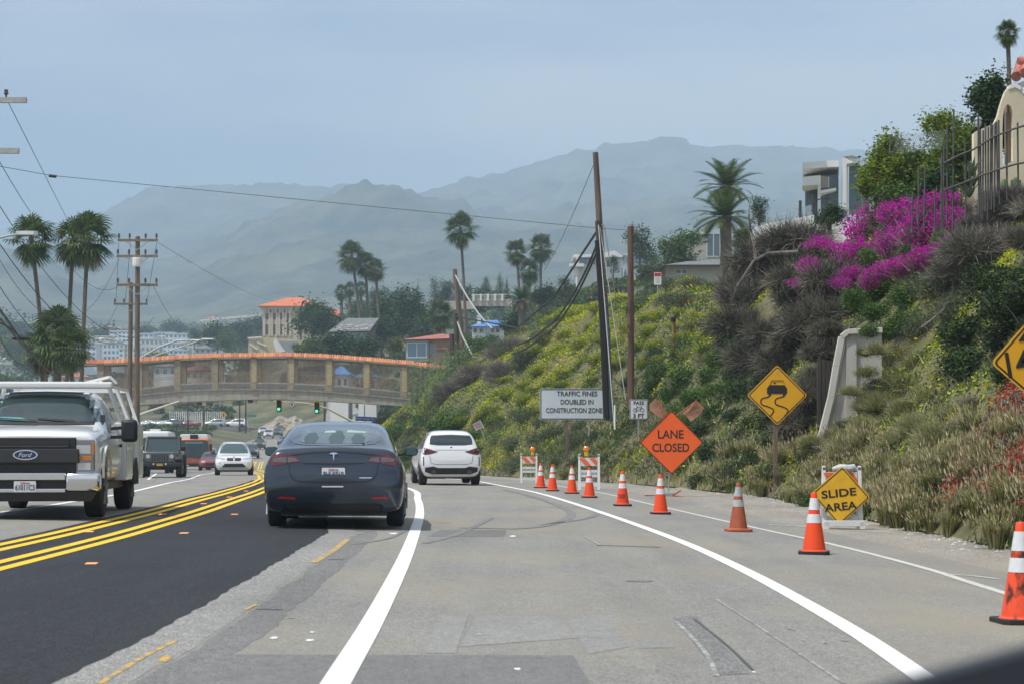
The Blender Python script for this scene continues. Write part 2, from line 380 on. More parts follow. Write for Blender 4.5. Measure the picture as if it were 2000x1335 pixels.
# small marks, seams and stains
for pts, wd, mt in (
    ([(195, 1335), (280, 1282), (345, 1250)], .035, M_YOLD), ([(315, 1292), (330, 1280)], .05, M_YOLD), ([(480, 1190), (500, 1180)], .03, M_YOLD),
    ([(613, 1098), (650, 1075), (680, 1052)], .075, M_YOLD), ([(640, 1092), (672, 1092)], .05, M_TAR),
    ([(500, 1189), (552, 1190)], .07, M_TAR), ([(1165, 1064), (1290, 1068)], .075, M_TAR), ([(1228, 1133), (1270, 1135)], .22, M_SKID),
    ([(1140, 1046), (1172, 1064)], .04, M_WFADE), ([(1400, 1170), (1480, 1222), (1560, 1275), (1650, 1335)], .022, M_WFADE),
    ([(1355, 1208), (1420, 1260), (1470, 1308)], .02, M_TAR), ([(1320, 1212), (1375, 1270), (1400, 1320)], .03, M_WFADE),
    ([(985, 955), (1060, 975), (1115, 1000), (1080, 1022), (1000, 1032), (900, 1030)], .16, M_SKID),
    ([(1000, 950), (1100, 975), (1160, 995), (1150, 1010), (1060, 1024)], .12, M_SKID),
    ([(830, 1060), (900, 1040), (960, 1010)], .1, M_SKID), ([(690, 1062), (760, 1050), (800, 1030)], .07, M_SKID)):
    strip('road_mark', zline(pts), wd, mt, .007, .4)
def splat(px, py, rx, ry, mt, lift=.0035, n=12):
    c = on_road(px, py); sx = rx/F*c.y; sy = ry*c.y*c.y/(F*CAMZ); V = []
    for k in range(n):
        a = 2*math.pi*k/n; q = rnd.uniform(.6, 1.1); x = c.x+math.cos(a)*sx*q; y = c.y+math.sin(a)*sy*q
        V.append((x, y, float(road_z(x, y))+lift))
    tag(MB().add(V, [list(range(n))]).build('road_mark', mt), kind='structure')
for a in ((605, 1250, 11, 3, M_WLINE), (610, 1234, 5, 1.5, M_WLINE), (565, 1206, 14, 2, M_WFADE), (535, 1245, 8, 3, M_WLINE), (1010, 1306, 8, 2.5, M_WLINE), (935, 1239, 12, 3, M_WFADE), (1472, 1312, 4, 2, M_WLINE), (1002, 1046, 8, 1.5, M_WLINE), (700, 1040, 16, 1.5, M_WFADE), (770, 1041, 12, 1.5, M_WLINE), (1570, 1250, 7, 1.5, M_WFADE), (1610, 1255, 6, 1.5, M_WFADE), (1650, 1250, 9, 2, M_WFADE),(1545,1228,10,2,M_WFADE)): splat(*a)
def quad_patch(name, pxs, mt, lift=.002):
    pts = [on_road(*p) for p in pxs]; V = []; n = 10
    for i in range(n+1):
        for j in range(n+1):
            u, v = i/n, j/n; p = (pts[0]*(1-u)+pts[1]*u)*(1-v)+(pts[3]*(1-u)+pts[2]*u)*v
            V.append((p.x, p.y, float(road_z(p.x, p.y))+lift))
    Fc = [(i*(n+1)+j, (i+1)*(n+1)+j, (i+1)*(n+1)+j+1, i*(n+1)+j+1) for i in range(n) for j in range(n)]
    tag(MB().add(V, Fc).build(name, mt), kind='structure')
M_OLDL = asphalt('ground_off_lettering', (.31, .306, .29), .2, fine=160, streak=False)
M_DARKP = asphalt('dark_patch', (.215, .214, .208), .22, fine=160, streak=False)
M_WORNP = asphalt('worn_wheel_patch', (.235, .233, .224), .25, fine=60, streak=False)
# ground-off word on the lane, seen as pale blocks
for q in (((1100, 1201), (1195, 1201), (1230, 1262), (1150, 1277)), ((930, 1201), (1085, 1202), (1130, 1245), (900, 1262)), ((860, 1201), (915, 1201), (890, 1275), (830, 1275)), ((1235, 1250), (1300, 1248), (1315, 1264), (1240, 1265))):
    quad_patch('ground_off_marking', q, M_OLDL)
quad_patch('worn_patch', ((1315, 1204), (1360, 1203), (1465, 1315), (1405, 1318)), M_WORNP)
quad_patch('worn_patch', ((860, 1034), (990, 1034), (985, 1047), (835, 1047)), M_DARKP)
quad_patch('worn_patch', ((380, 1277), (1120, 1279), (1160, 1345), (300, 1345)), M_DARKP, .0012)
# raised reflective markers
M_REFL = mat('orange_reflector', (.85, .32, .08), .35); M_CERAM = mat('marker_base', (.75, .62, .45), .5)
mark0 = None
RL = ['small orange reflector beyond the upper yellow pair, nearest of its row', 'small orange reflector below the lower yellow pair, middle of its row', 'small orange reflector below the lower yellow pair, nearest the camera', 'small orange reflector beyond the upper yellow pair, second in its row', 'small orange reflector beyond the upper yellow pair, third in its row', 'small orange reflector beyond the upper yellow pair, fourth in its row', 'small orange reflector beyond the upper yellow pair, farthest in its row', 'small orange reflector below the lower yellow pair, nearest the dark sedan']
for ri, (px, py) in enumerate(((173, 1039), (358, 1042), (177, 1102), (316, 1005), (397, 984), (447, 971), (480, 959), (457, 1005))):
    c = on_road(px, py)
    if mark0 is None:
        b = MB(); b.prism([(-.05, -.05, 0), (-.05, .05, 0), (-.03, .025, .018), (-.03, -.025, .018)], (.1, 0, 0)); mark0 = b.build('road_reflector', M_REFL, bevel=.003)
        o = mark0
    else: o = mark0.copy(); C.objects.link(o)
    o.location = (c.x, c.y, c.z+.008); o.scale = (1.1, .5, .9)
    tag(o, RL[ri], 'road reflector', 'raised reflectors along the yellow lines')

# ------------------------------------------------------------------ terrain
def grid_mesh(name, V2, nu, nv, mt, smooth=True):
    idx = np.arange(nu*nv).reshape(nu, nv)
    Fq = np.stack([idx[:-1, :-1], idx[1:, :-1], idx[1:, 1:], idx[:-1, 1:]], -1).reshape(-1, 4)
    o = npmesh(name, V2, Fq, mt, smooth=smooth); return tag(o, kind='structure')
Yh = np.concatenate([np.arange(-20, 120, .8), np.arange(120, 250, 2)])
sh = np.concatenate([np.arange(.02, 14, .35), np.linspace(14, 70, 25)])
YY, SS = np.meshgrid(Yh, sh, indexing='ij'); XX = np.interp(YY, *XB)+SS
ZZ = gz(XX, YY)
rs = np.random.RandomState(3)
ZZ = ZZ+ (rs.rand(*ZZ.shape)-.5)*.12*smooth01(SS/2)
grid_mesh('hillside', np.stack([XX, YY, ZZ], -1).reshape(-1, 3), len(Yh), len(sh), M_SCRUB)
# flat ground left of the road
Yl = np.arange(-20, 260, 4.); u = np.linspace(0, 1, 20)
YY, UU = np.meshgrid(Yl, u, indexing='ij'); XX = np.interp(YY, *EDL)+.3-UU**1.5*120
ZZ = road_z(np.interp(YY, *EDL), YY)-.03-UU*1.5
grid_mesh('left_verge', np.stack([XX, YY, ZZ], -1).reshape(-1, 3), len(Yl), 20, mat('verge_soil', (.22, .2, .15), .95, col2=(.1, .12, .05), scale=.3))

TP = [-1500, -600, 0, 150, 280, 400, 480, 520, 560, 600, 700, 800, 900, 1000, 1100, 1200, 1300, 1400, 1700, 2200, 3200]
TR = [  # depth, photo height of the ground for each direction
 (232, [905]*5+[905, 905, 905, 905, 905, 888, 870, 830, 760, 690, 640, 620, 620, 640, 650, 650]),
 (262, [885]*5+[884, 893, 893, 893, 893, 880, 830, 760, 690, 620, 570, 560, 570, 600, 620, 620]),
 (310, [868]*5+[868, 880, 882, 882, 878, 845, 790, 720, 655, 590, 552, 545, 552, 580, 600, 600]),
 (385, [834]*5+[834, 845, 858, 858, 845, 812, 770, 700, 640, 585, 548, 540, 548, 570, 600, 600]),
 (412, [832]*5+[832, 832, 848, 846, 832, 800, 755, 695, 638, 583, 547, 540, 548, 570, 600, 600]),
 (432, [828]*5+[828, 826, 826, 818, 812, 790, 748, 690, 636, 582, 546, 540, 548, 570, 600, 600]),
 (455, [800]*5+[802, 800, 790, 780, 775, 768, 735, 685, 634, 582, 546, 540, 548, 570, 600, 600]),
 (500, [790]*5+[770, 735, 715, 700, 695, 690, 690, 675, 632, 582, 546, 540, 548, 570, 600, 600]),
 (560, [785]*5+[760, 720, 690, 665, 650, 650, 640, 640, 628, 582, 546, 540, 548, 570, 600, 600]),
 (700, [780, 780, 775, 765, 752, 735, 700, 680, 655, 635, 625, 615, 610, 600, 580, 560, 550, 550, 560, 570, 580]),
 (900, [760, 760, 755, 745, 725, 700, 680, 670, 655, 640, 630, 620, 612, 600, 580, 560, 550, 550, 560, 570, 580]),
 (1250, [735, 725, 700, 690, 672, 655, 648, 645, 640, 630, 622, 615, 608, 598, 585, 565, 555, 555, 560, 570, 580]),
 (1700, [700, 680, 650, 648, 645, 638, 632, 628, 625, 622, 618, 612, 605, 598, 590, 580, 570, 560, 560, 570, 580]),
 (2300, [640, 600, 560, 600, 615, 600, 575, 565, 555, 550, 545, 540, 535, 528, 520, 515, 510, 505, 505, 520, 520]),
 (3000, [520, 490, 505, 570, 548, 492, 455, 440, 425, 412, 396, 396, 432, 455, 450, 445, 440, 440, 440, 450, 450]),
 (3700, [560, 540, 560, 580, 560, 530, 500, 490, 480, 470, 460, 450, 450, 450, 440, 430, 420, 420, 420, 430, 440]),
 (4900, [480, 470, 490, 440, 372, 364, 362, 364, 366, 364, 368, 392, 362, 342, 305, 290, 276, 296, 318, 370, 420]),
 (5500, [600, 600, 600, 560, 500, 480, 470, 470, 470, 470, 460, 450, 440, 420, 380, 330, 320, 292, 300, 350, 420]),
 (6200, [700]*21)]
TD = np.array([r[0] for r in TR], float); TV = np.array([r[1] for r in TR], float)
PXS = np.concatenate([np.arange(-1500, -100, 50), np.arange(-100, 2200, 8), np.arange(2200, 3200, 60)]).astype(float)
DS = np.concatenate([np.geomspace(232, 700, 60), np.geomspace(710, 2300, 60), np.geomspace(2340, 6200, 110)])
TVp = np.array([np.interp(PXS, TP, r) for r in TV])            # rows at TD
# smooth across px
kern = np.hanning(9); kern /= kern.sum()
TVp = np.array([np.convolve(np.pad(r, 4, 'edge'), kern, 'valid') for r in TVp])
def vnoise(x, y, seed, octs=5):
    rs_ = np.random.RandomState(seed); G = rs_.rand(64, 64); z = np.zeros_like(x); a = 1.; tot = 0
    for o_ in range(octs):
        xi = np.floor(x).astype(int); yi = np.floor(y).astype(int); fx = x-xi; fy = y-yi; fx = fx*fx*(3-2*fx); fy = fy*fy*(3-2*fy)
        g = lambda i, j: G[i % 64, j % 64]
        z += a*((g(xi, yi)*(1-fx)+g(xi+1, yi)*fx)*(1-fy)+(g(xi, yi+1)*(1-fx)+g(xi+1, yi+1)*fx)*fy); tot += a; a *= .5; x = x*2.03+7; y = y*2.03+3
    return z/tot
YT = np.array([np.interp(DS, TD, TVp[:, i]) for i in range(len(PXS))]).T     # (nD, nP)
DD = np.repeat(DS[:, None], len(PXS), 1); XT = (PXS[None]-CX)/F*DD; ZT = CAMZ-(YT-HY)/F*DD
n1 = vnoise(XT/420+40, DD/420+9, 5); ridge = 1-np.abs(2*n1-1)
far = smooth01((DD-1900)/900)
n2 = vnoise(XT/150+20, DD/200+3, 9); rid2 = 1-np.abs(2*n2-1)
ZT = ZT+far*((ridge-.72)*110+(rid2-.75)*40)*np.clip(1-(DD-4200)/600*.5, .4, 1)+far*(vnoise(XT/28, DD/28, 11)-.5)*26
ZT = ZT+(1-far)*smooth01((DD-460)/200)*(vnoise(XT/40+4, DD/40, 12)-.5)*4
def terr(X, Y):
    px = X/Y*F+CX; i = np.clip(np.searchsorted(DS, Y)-1, 0, len(DS)-2); j = np.clip(np.searchsorted(PXS, px)-1, 0, len(PXS)-2)
    u = (Y-DS[i])/(DS[i+1]-DS[i]); v = (px-PXS[j])/(PXS[j+1]-PXS[j])
    return float((ZT[i, j]*(1-v)+ZT[i, j+1]*v)*(1-u)+(ZT[i+1, j]*(1-v)+ZT[i+1, j+1]*v)*u)
def mountain_mat():
    m = mat('chaparral', (.012, .028, .012), .95, col2=(.13, .13, .065), scale=.008, detail=14, bump=1, bscale=.03)
    t = m.node_tree; r = [n for n in t.nodes if n.type == 'VALTORGB'][0]; r.color_ramp.elements[0].position = .40; r.color_ramp.elements[1].position = .64
    for n_ in t.nodes:
        if n_.type == 'BUMP': n_.inputs['Distance'].default_value = 12
    nz = [n for n in t.nodes if n.type == 'TEX_NOISE'][0]; nz.inputs['Roughness'].default_value = .72
    return m
k1 = int(np.searchsorted(DS, 1900))
grid_mesh('slope', np.stack([XT, DD, ZT], -1)[:k1+1].reshape(-1, 3), k1+1, len(PXS), mat('mid_slope', (.035, .055, .02), .95, col2=(.19, .165, .09), scale=.16, detail=14, bump=1, bscale=.5))
grid_mesh('mountains', np.stack([XT, DD, ZT], -1)[k1:].reshape(-1, 3), len(DS)-k1, len(PXS), mountain_mat())
# land sheet out to the horizon and behind the camera
tag(MB().add([(-9000, -3000, -4), (9000, -3000, -4), (9000, 9000, -4), (-9000, 9000, -4)], [(0, 1, 2, 3)]).build('ground', mat('land', (.16, .16, .1), .95, var=.2, scale=.01)), kind='structure')
# side street climbing the far hill
def tz(X, Y): return terr(X, Y)
V = []; Fc = []
sa = [(660, 262, 890, 110), (665, 300, 862, 92), (668, 340, 838, 78), (670, 385, 812, 66), (668, 420, 795, 56), (662, 455, 770, 46)]
for (px, D, py, wpx) in sa:
    for s_ in (-.5, -.25, 0, .25, .5): q = P(px+wpx*s_, py, D); V.append((q.x, q.y, max(q.z, tz(q.x, q.y)+.25)))
for i in range(len(sa)-1):
    for k in range(4): a = i*5+k; Fc.append((a, a+1, a+6, a+5))
tag(MB().add(V, Fc).build('side_street', mat('street_asphalt', (.26, .26, .25), .9, var=.1, scale=.3)), kind='structure')
# upper street shelf at left (parked cars stand on it)
b = MB(); q = [P(px, 834, 396) for px in (150, 480)]
b.box(P(100, 834, 396).x, P(475, 834, 396).x, 388, 426, P(0, 834, 396).z-3, P(0, 834, 396).z+.1)
tag(b.build('upper_street', mat('street_asphalt', (.26, .26, .25))), kind='structure')

# bare rock face where the far road bends
u_, v_ = np.meshgrid(np.linspace(0, 1, 60), np.linspace(0, 1, 24), indexing='ij')
px_ = 500+u_*108; pyb_ = 852-u_*8; pyt_ = 852-u_*8-(30*np.sin(u_*2.6+.25)+6)*(.8+.4*vnoise(u_*7, v_*0+2, 3)); py_ = pyb_+(pyt_-pyb_)*v_; D_ = 398+u_*12+v_*16+5*vnoise(u_*14, v_*6, 4)
grid_mesh('cliff', np.stack([(px_-CX)/F*D_, D_, CAMZ-(py_-HY)/F*D_], -1).reshape(-1, 3), 60, 24, mat('cliff_rock', (.20, .17, .13), .95, col2=(.42, .37, .29), scale=.25, bump=1, detail=9))
# ------------------------------------------------------------------ vegetation
ML = dict(
 green=leafmat('leaf_green', (.07, .14, .03), var2=(.125, .205, .045)),
 dark=leafmat('leaf_dark', (.026, .05, .019), var2=(.045, .078, .026), trl=.2),
 olive=leafmat('leaf_olive', (.085, .11, .035), var2=(.135, .15, .055)),
 sage=leafmat('leaf_sage', (.10, .135, .075), var2=(.16, .19, .12), trl=.2),
 yellow=leafmat('leaf_yellow_green', (.36, .42, .02), var2=(.60, .56, .03), trl=.35),
 lime=leafmat('leaf_lime', (.17, .24, .02), var2=(.30, .33, .03), trl=.4),
 straw=leafmat('dry_grass', (.30, .32, .11), var2=(.48, .44, .22), trl=.2),
 seed=leafmat('seed_heads', (.55, .47, .3), trl=.2),
 purple_grass=leafmat('mauve_seed_heads', (.27, .19, .17), trl=.2),
 twig=leafmat('dead_twigs', (.17, .152, .128), var2=(.31, .285, .25), trl=0),
 twigd=leafmat('dark_twigs', (.075, .07, .052), var2=(.18, .165, .125), trl=0),
 magenta=leafmat('magenta_bracts', (.52, .008, .38), var2=(.74, .03, .58), trl=.4, island=.35),
 red=leafmat('red_flowers', (.55, .03, .02), var2=(.6, .10, .05), trl=.3, island=.3),
 rust=leafmat('rust_leaves', (.26, .08, .03), trl=.25),
 palm=leafmat('palm_green', (.07, .115, .03), var2=(.11, .15, .045), trl=.2),
 palmdry=leafmat('palm_dry', (.2, .15, .075), trl=.15),
 reed=leafmat('reed_green', (.12, .19, .075), var2=(.22, .28, .13), trl=.3),
)
M_BARK = mat('bark', (.12, .095, .07), .95, var=.35, scale=9, bump=.7, stretch=(1, 1, .25))
M_PBARK = mat('palm_bark', (.155, .125, .095), .95, var=.35, scale=6, bump=.8, stretch=(1, 1, 3))
def unit(n, rs):
    v = rs.normal(size=(n, 3)); return v/np.linalg.norm(v, axis=1, keepdims=True)
def quads(c, a, b):
    """rhombic leaves: centre c, half axes a (long) and b (wide)"""
    V = np.stack([c-a, c+b, c+a, c-b], 1).reshape(-1, 3); n = len(c)
    return V, np.arange(4*n).reshape(n, 4)
def leaf_cloud(n, blobs, size, rs, flat=.0, shell=.55, droop=0, asp=.45, noise=.5):
    """leaves spread through a set of ellipsoids (cx,cy,cz,rx,ry,rz), denser near the skin, in clumps"""
    bl = np.array(blobs, float); vol = (bl[:, 3]*bl[:, 4]*bl[:, 5])**.67; k = rs.choice(len(bl), n, p=vol/vol.sum())
    u = unit(n, rs); r = (shell+(1-shell)*rs.rand(n))**.8
    lump = 1+noise*(vnoise(u[:, 0]*2.2+9+k*3.1, u[:, 1]*2.2+5+u[:, 2]*1.7, 5, 3)-.5)
    c = bl[k, :3]+u*bl[k, 3:]*(r*lump)[:, None]
    nc = max(4, n//26); cc = c[rs.choice(n, nc)]; ci = rs.randint(0, nc, n)          # pull leaves together into sprays
    t = rs.rand(n) < .6; c[t] = cc[ci[t]]+rs.normal(size=(t.sum(), 3))*size*1.3
    a = unit(n, rs); a[:, 2] = a[:, 2]*.6-droop; nrm = unit(n, rs); nrm[:, 2] = abs(nrm[:, 2])+flat
    b = np.cross(a, nrm); b /= np.linalg.norm(b, axis=1, keepdims=True)+1e-9; s = size*(.6+.8*rs.rand(n))
    return quads(c, a*(s*.5)[:, None], b*(s*.5*asp)[:, None])
def twigs(n, blobs, L, wd, rs, up=.5, curve=.5):
    bl = np.array(blobs, float); vol = (bl[:, 3]*bl[:, 4]*bl[:, 5])**.67; k = rs.choice(len(bl), n, p=vol/vol.sum())
    u = unit(n, rs); u[:, 2] = abs(u[:, 2])*.9-.15; r = rs.rand(n)**.5
    c = bl[k, :3]+u*bl[k, 3:]*r[:, None]; d = u+unit(n, rs)*.8; d[:, 2] += up; d /= np.linalg.norm(d, axis=1, keepdims=True)
    side = np.cross(d, unit(n, rs)); side /= np.linalg.norm(side, axis=1, keepdims=True)+1e-9
    l = L*(.5+rs.rand(n)); b = unit(n, rs)*curve*.35
    p0 = c; p1 = c+d*(l*.5)[:, None]; p2 = p1+(d+b)*(l*.5)[:, None]; w_ = side*wd*.5
    V = np.stack([p0-w_, p0+w_, p1+w_*.8, p1-w_*.8, p2+w_*.3, p2-w_*.3], 1).reshape(-1, 3)
    i = np.arange(n)[:, None]*6; Fq = np.concatenate([i+np.array([[0, 1, 2, 3]]), i+np.array([[3, 2, 4, 5]])], 0)
    return V, Fq
def merge(parts):
    V = []; Fq = []; mi = []; o = 0
    for i, (v, f) in enumerate(parts):
        V.append(v); Fq.append(f+o); mi.append(np.full(len(f), i)); o += len(v)
    return np.concatenate(V), np.concatenate(Fq), np.concatenate(mi)
def blobset(rs, n, rx, ry, rz, z0=.0, jit=.55, sz=(.42, .7)):
    B = [(0, 0, z0+rz*.9, rx*.62, ry*.62, rz*.8)]
    for i in range(n):
        a = rs.rand()*6.28; q = jit*(.5+.5*rs.rand()); s = sz[0]+(sz[1]-sz[0])*rs.rand()
        B.append((math.cos(a)*rx*q, math.sin(a)*ry*q, z0+rz*(.5+.8*rs.rand()), rx*s, ry*s, rz*s*.9))
    return B
# shrub kinds: unit size (about 1 m radius), three shapes of each; the thing is one mesh of leaves plus its stems
def shrub_mesh(kind, v):
    rs = np.random.RandomState(hash((len(kind), ord(kind[0]), ord(kind[1]), ord(kind[-1]), v)) % 2**31)
    B = blobset(rs, 6, 1, 1, .62)
    st = twigs(60, [(0, 0, .2, .7, .7, .5)], .6, .03, rs, up=1.2)
    if kind == 'yellow': parts = [(leaf_cloud(4600, B, .06, rs, flat=.6), ML['yellow']), (leaf_cloud(1700, [(x, y, z-.1, a, b, c) for x, y, z, a, b, c in B], .1, rs), ML['green']), (st, ML['twig'])]
    elif kind == 'lime': parts = [(leaf_cloud(4000, B, .07, rs, flat=.5), ML['lime']), (leaf_cloud(1500, [(x, y, z-.12, a*.95, b*.95, c) for x, y, z, a, b, c in B], .1, rs), ML['dark']), (st, ML['twig'])]
    elif kind == 'sage': parts = [(leaf_cloud(4600, B, .065, rs, flat=.2, noise=.8), ML['sage']), (leaf_cloud(900, B, .1, rs), ML['olive']), (st, ML['twig'])]
    elif kind == 'green': parts = [(leaf_cloud(3300, B, .11, rs, flat=.3, asp=.6), ML['green']), (leaf_cloud(350, B, .07, rs, flat=.3), ML['lime']), (st, ML['twig'])]
    elif kind == 'dark': parts = [(leaf_cloud(3800, B, .10, rs, flat=.3, asp=.55), ML['dark']), (leaf_cloud(800, B, .09, rs, flat=.3), ML['green']), (st, ML['twig'])]
    elif kind == 'olive': parts = [(leaf_cloud(3600, B, .07, rs, flat=.1, noise=.9), ML['olive']), (twigs(500, B, .3, .018, rs), ML['straw']), (leaf_cloud(250, B, .06, rs, flat=.5), ML['yellow']), (st, ML['twig'])]
    elif kind == 'brush': parts = [(twigs(5200, B, .42, .013, rs, up=.25), ML['twig']), (twigs(2200, B, .35, .014, rs, up=.1), ML['twigd'])]
    elif kind == 'darkbrush': parts = [(twigs(5600, B, .42, .017, rs, up=-.2), ML['twigd']), (twigs(1300, B, .4, .010, rs, up=-.1), ML['twig']), (leaf_cloud(1500, B, .07, rs, droop=.6), ML['dark']), (leaf_cloud(900, B, .07, rs, droop=.6), ML['olive'])]
    elif kind == 'bougain': parts = [(leaf_cloud(3000, B, .075, rs, flat=.4, shell=.75, asp=.8, noise=.9), ML['magenta']), (leaf_cloud(1500, [(x, y, z-.12, a*.95, b*.95, c*.95) for x, y, z, a, b, c in B], .1, rs), ML['green']), (st, ML['twig'])]
    elif kind == 'rust': parts = [(leaf_cloud(2000, B, .09, rs, flat=.3, noise=.8), ML['rust']), (leaf_cloud(900, B, .09, rs), ML['olive']), (st, ML['twig'])]
    elif kind == 'dry': parts = [(twigs(3000, B, .45, .016, rs, up=.7), ML['straw']), (twigs(1500, B, .4, .014, rs, up=.7), ML['twig']), (leaf_cloud(500, B, .08, rs), ML['olive'])]
    V, Fq, mi = merge([p[0] for p in parts]); return V, Fq, mi, [p[1] for p in parts]
PROTO = {}
ORD = ['leftmost', 'second from left', 'third from left', 'fourth from left', 'fifth from left', 'sixth from left', 'seventh from left', 'eighth from left', 'ninth from left', 'tenth from left', 'eleventh from left', 'twelfth from left']
def order_labels(made, label):
    """give each plant of a patch its own words: its row in the patch and its place in that row"""
    n = len(made)
    if n < 2: return
    rows = 1 if n <= 6 else 2 if n <= 13 else 3
    made = sorted(made, key=lambda m: m[1]); per = int(math.ceil(n/rows)); names = [''] if rows == 1 else ['top row', 'bottom row'] if rows == 2 else ['top row', 'middle row', 'bottom row']
    for k in range(rows):
        part = sorted(made[k*per:(k+1)*per], key=lambda m: m[0])
        for i, m in enumerate(part):
            m[2]['label'] = label+', '+ORD[min(i, 11)]+(' in the '+names[k] if names[k] else '')
rv = random.Random(11)
def put_shrub(kind, pos, r, label, group, name='shrub', rz_=1, cat='shrub', tilt=0):
    v = rv.randint(0, 2); key = (kind, v)
    if key not in PROTO:
        V, Fq, mi, ms = shrub_mesh(kind, v); o = npmesh(name, V, Fq, ms, mi); PROTO[key] = o
    else:
        o = bpy.data.objects.new(name, PROTO[key].data); C.objects.link(o)
    o.name = name; o.location = pos; s = r*rv.uniform(.85, 1.15)
    o.scale = (s, s, s*rz_*rv.uniform(.85, 1.1)); o.rotation_euler = (tilt, rv.uniform(-.15, .15), rv.uniform(0, 6.28))
    return tag(o, label, cat, group)
def shrubs_at(kind, spots, label, group, name='shrub', rz_=1, sink=.25, cat='shrub', fwd=0, grow=1):
    made = []
    """spots: photo pixel of the plant's middle and its half width in photo pixels; it roots where that line meets the slope"""
    for (px, py, rp) in spots:
        h = hit(px, py)
        if h is None: continue
        r = rp/F*h.y*grow; q = P(px, py, h.y-fwd-r*.1); q.z -= r*(.35+sink)*rz_
        made.append((px, py, put_shrub(kind, q, r, label, group, name, rz_, cat)))
    order_labels(made, label)
def fill(region, n, rlo, rhi, seed):
    """scatter spots inside a photo polygon"""
    rr = random.Random(seed); xs = [p[0] for p in region]; ys = [p[1] for p in region]; outp = []
    t = 0
    while len(outp) < n and t < 5000:
        t += 1; x = rr.uniform(min(xs), max(xs)); y = rr.uniform(min(ys), max(ys)); ins = False; j = len(region)-1
        for i in range(len(region)):
            if (region[i][1] > y) != (region[j][1] > y) and x < (region[j][0]-region[i][0])*(y-region[i][1])/(region[j][1]-region[i][1])+region[i][0]: ins = not ins
            j = i
        if ins and all((x-a)**2+(y-b)**2 > (.55*(c+rlo))**2*.8 for a, b, c in outp): outp.append((x, y, rr.uniform(rlo, rhi)))
    return outp

# --- trees
def tree_leaves(kind, rs, n, B, sz):
    m1, m2 = {'dark': ('dark', 'green'), 'green': ('green', 'olive'), 'olive': ('olive', 'green'), 'lime': ('lime', 'green'), 'sage': ('sage', 'olive')}[kind]
    p = [leaf_cloud(int(n*.72), B, sz, rs, flat=.3, shell=.5, noise=.8), leaf_cloud(int(n*.28), B, sz*.9, rs, flat=.3, shell=.6)]
    V, Fq, mi = merge(p); return V, Fq, mi, [ML[m1], ML[m2]]
def make_tree(name, pos, h, r, kind, label, cat='tree', group=None, n=5200, sz=None, shape='round', trunk_h=.25, seed=0, thin=1.0):
    rs = np.random.RandomState(seed+int(abs(pos[0])*7+abs(pos[1]))); t = thing(name, label, cat, pos, 0, group); sz = sz or max(.1, r*.085)
    B = []
    if shape == 'cone':
        for i in range(9): f = i/8; q = r*(1-f*.88)*(.75+.4*rs.rand()); B.append((rs.normal()*r*.1, rs.normal()*r*.1, h*(trunk_h*.5+(.97-trunk_h*.5)*f), q, q, h*.08))
    elif shape == 'pine':
        for i in range(11): a = rs.rand()*6.28; q = r*(.25+.6*rs.rand()); f = rs.rand(); B.append((math.cos(a)*q, math.sin(a)*q, h*(.45+.5*f), r*.42, r*.42, h*.075))
    else:
        for i in range(15):
            a = rs.rand()*6.28; f = rs.rand(); q = r*math.sqrt(rs.rand())*.8*(1-.35*f); B.append((math.cos(a)*q, math.sin(a)*q, h*(trunk_h+.12+(.78-trunk_h)*f), r*(.3+.22*rs.rand()), r*(.3+.22*rs.rand()), h*(.11+.07*rs.rand())))
    V, Fq, mi, ms = tree_leaves(kind, rs, n, B, sz*thin); npmesh('crown', V, Fq, ms, mi, t)
    b = MB(); tr = max(.08, h*.022); top = Vector((rs.normal()*r*.1, rs.normal()*r*.1, h*.7))
    b.tube([(0, 0, -.4), (top.x*.3, top.y*.3, h*.3), top], [tr*1.3, tr, tr*.35], 8)
    for bb in B[:9]:
        f = .35+.4*rs.rand(); s_ = Vector((top.x*f, top.y*f, h*f*.72)); e = Vector(bb[:3]); mid = (s_+e)/2+Vector((0, 0, -.04*h))
        b.tube([s_, mid, e], [tr*.5, tr*.33, tr*.1], 5)
    b.build('trunk', M_BARK, t, smooth=True); return t
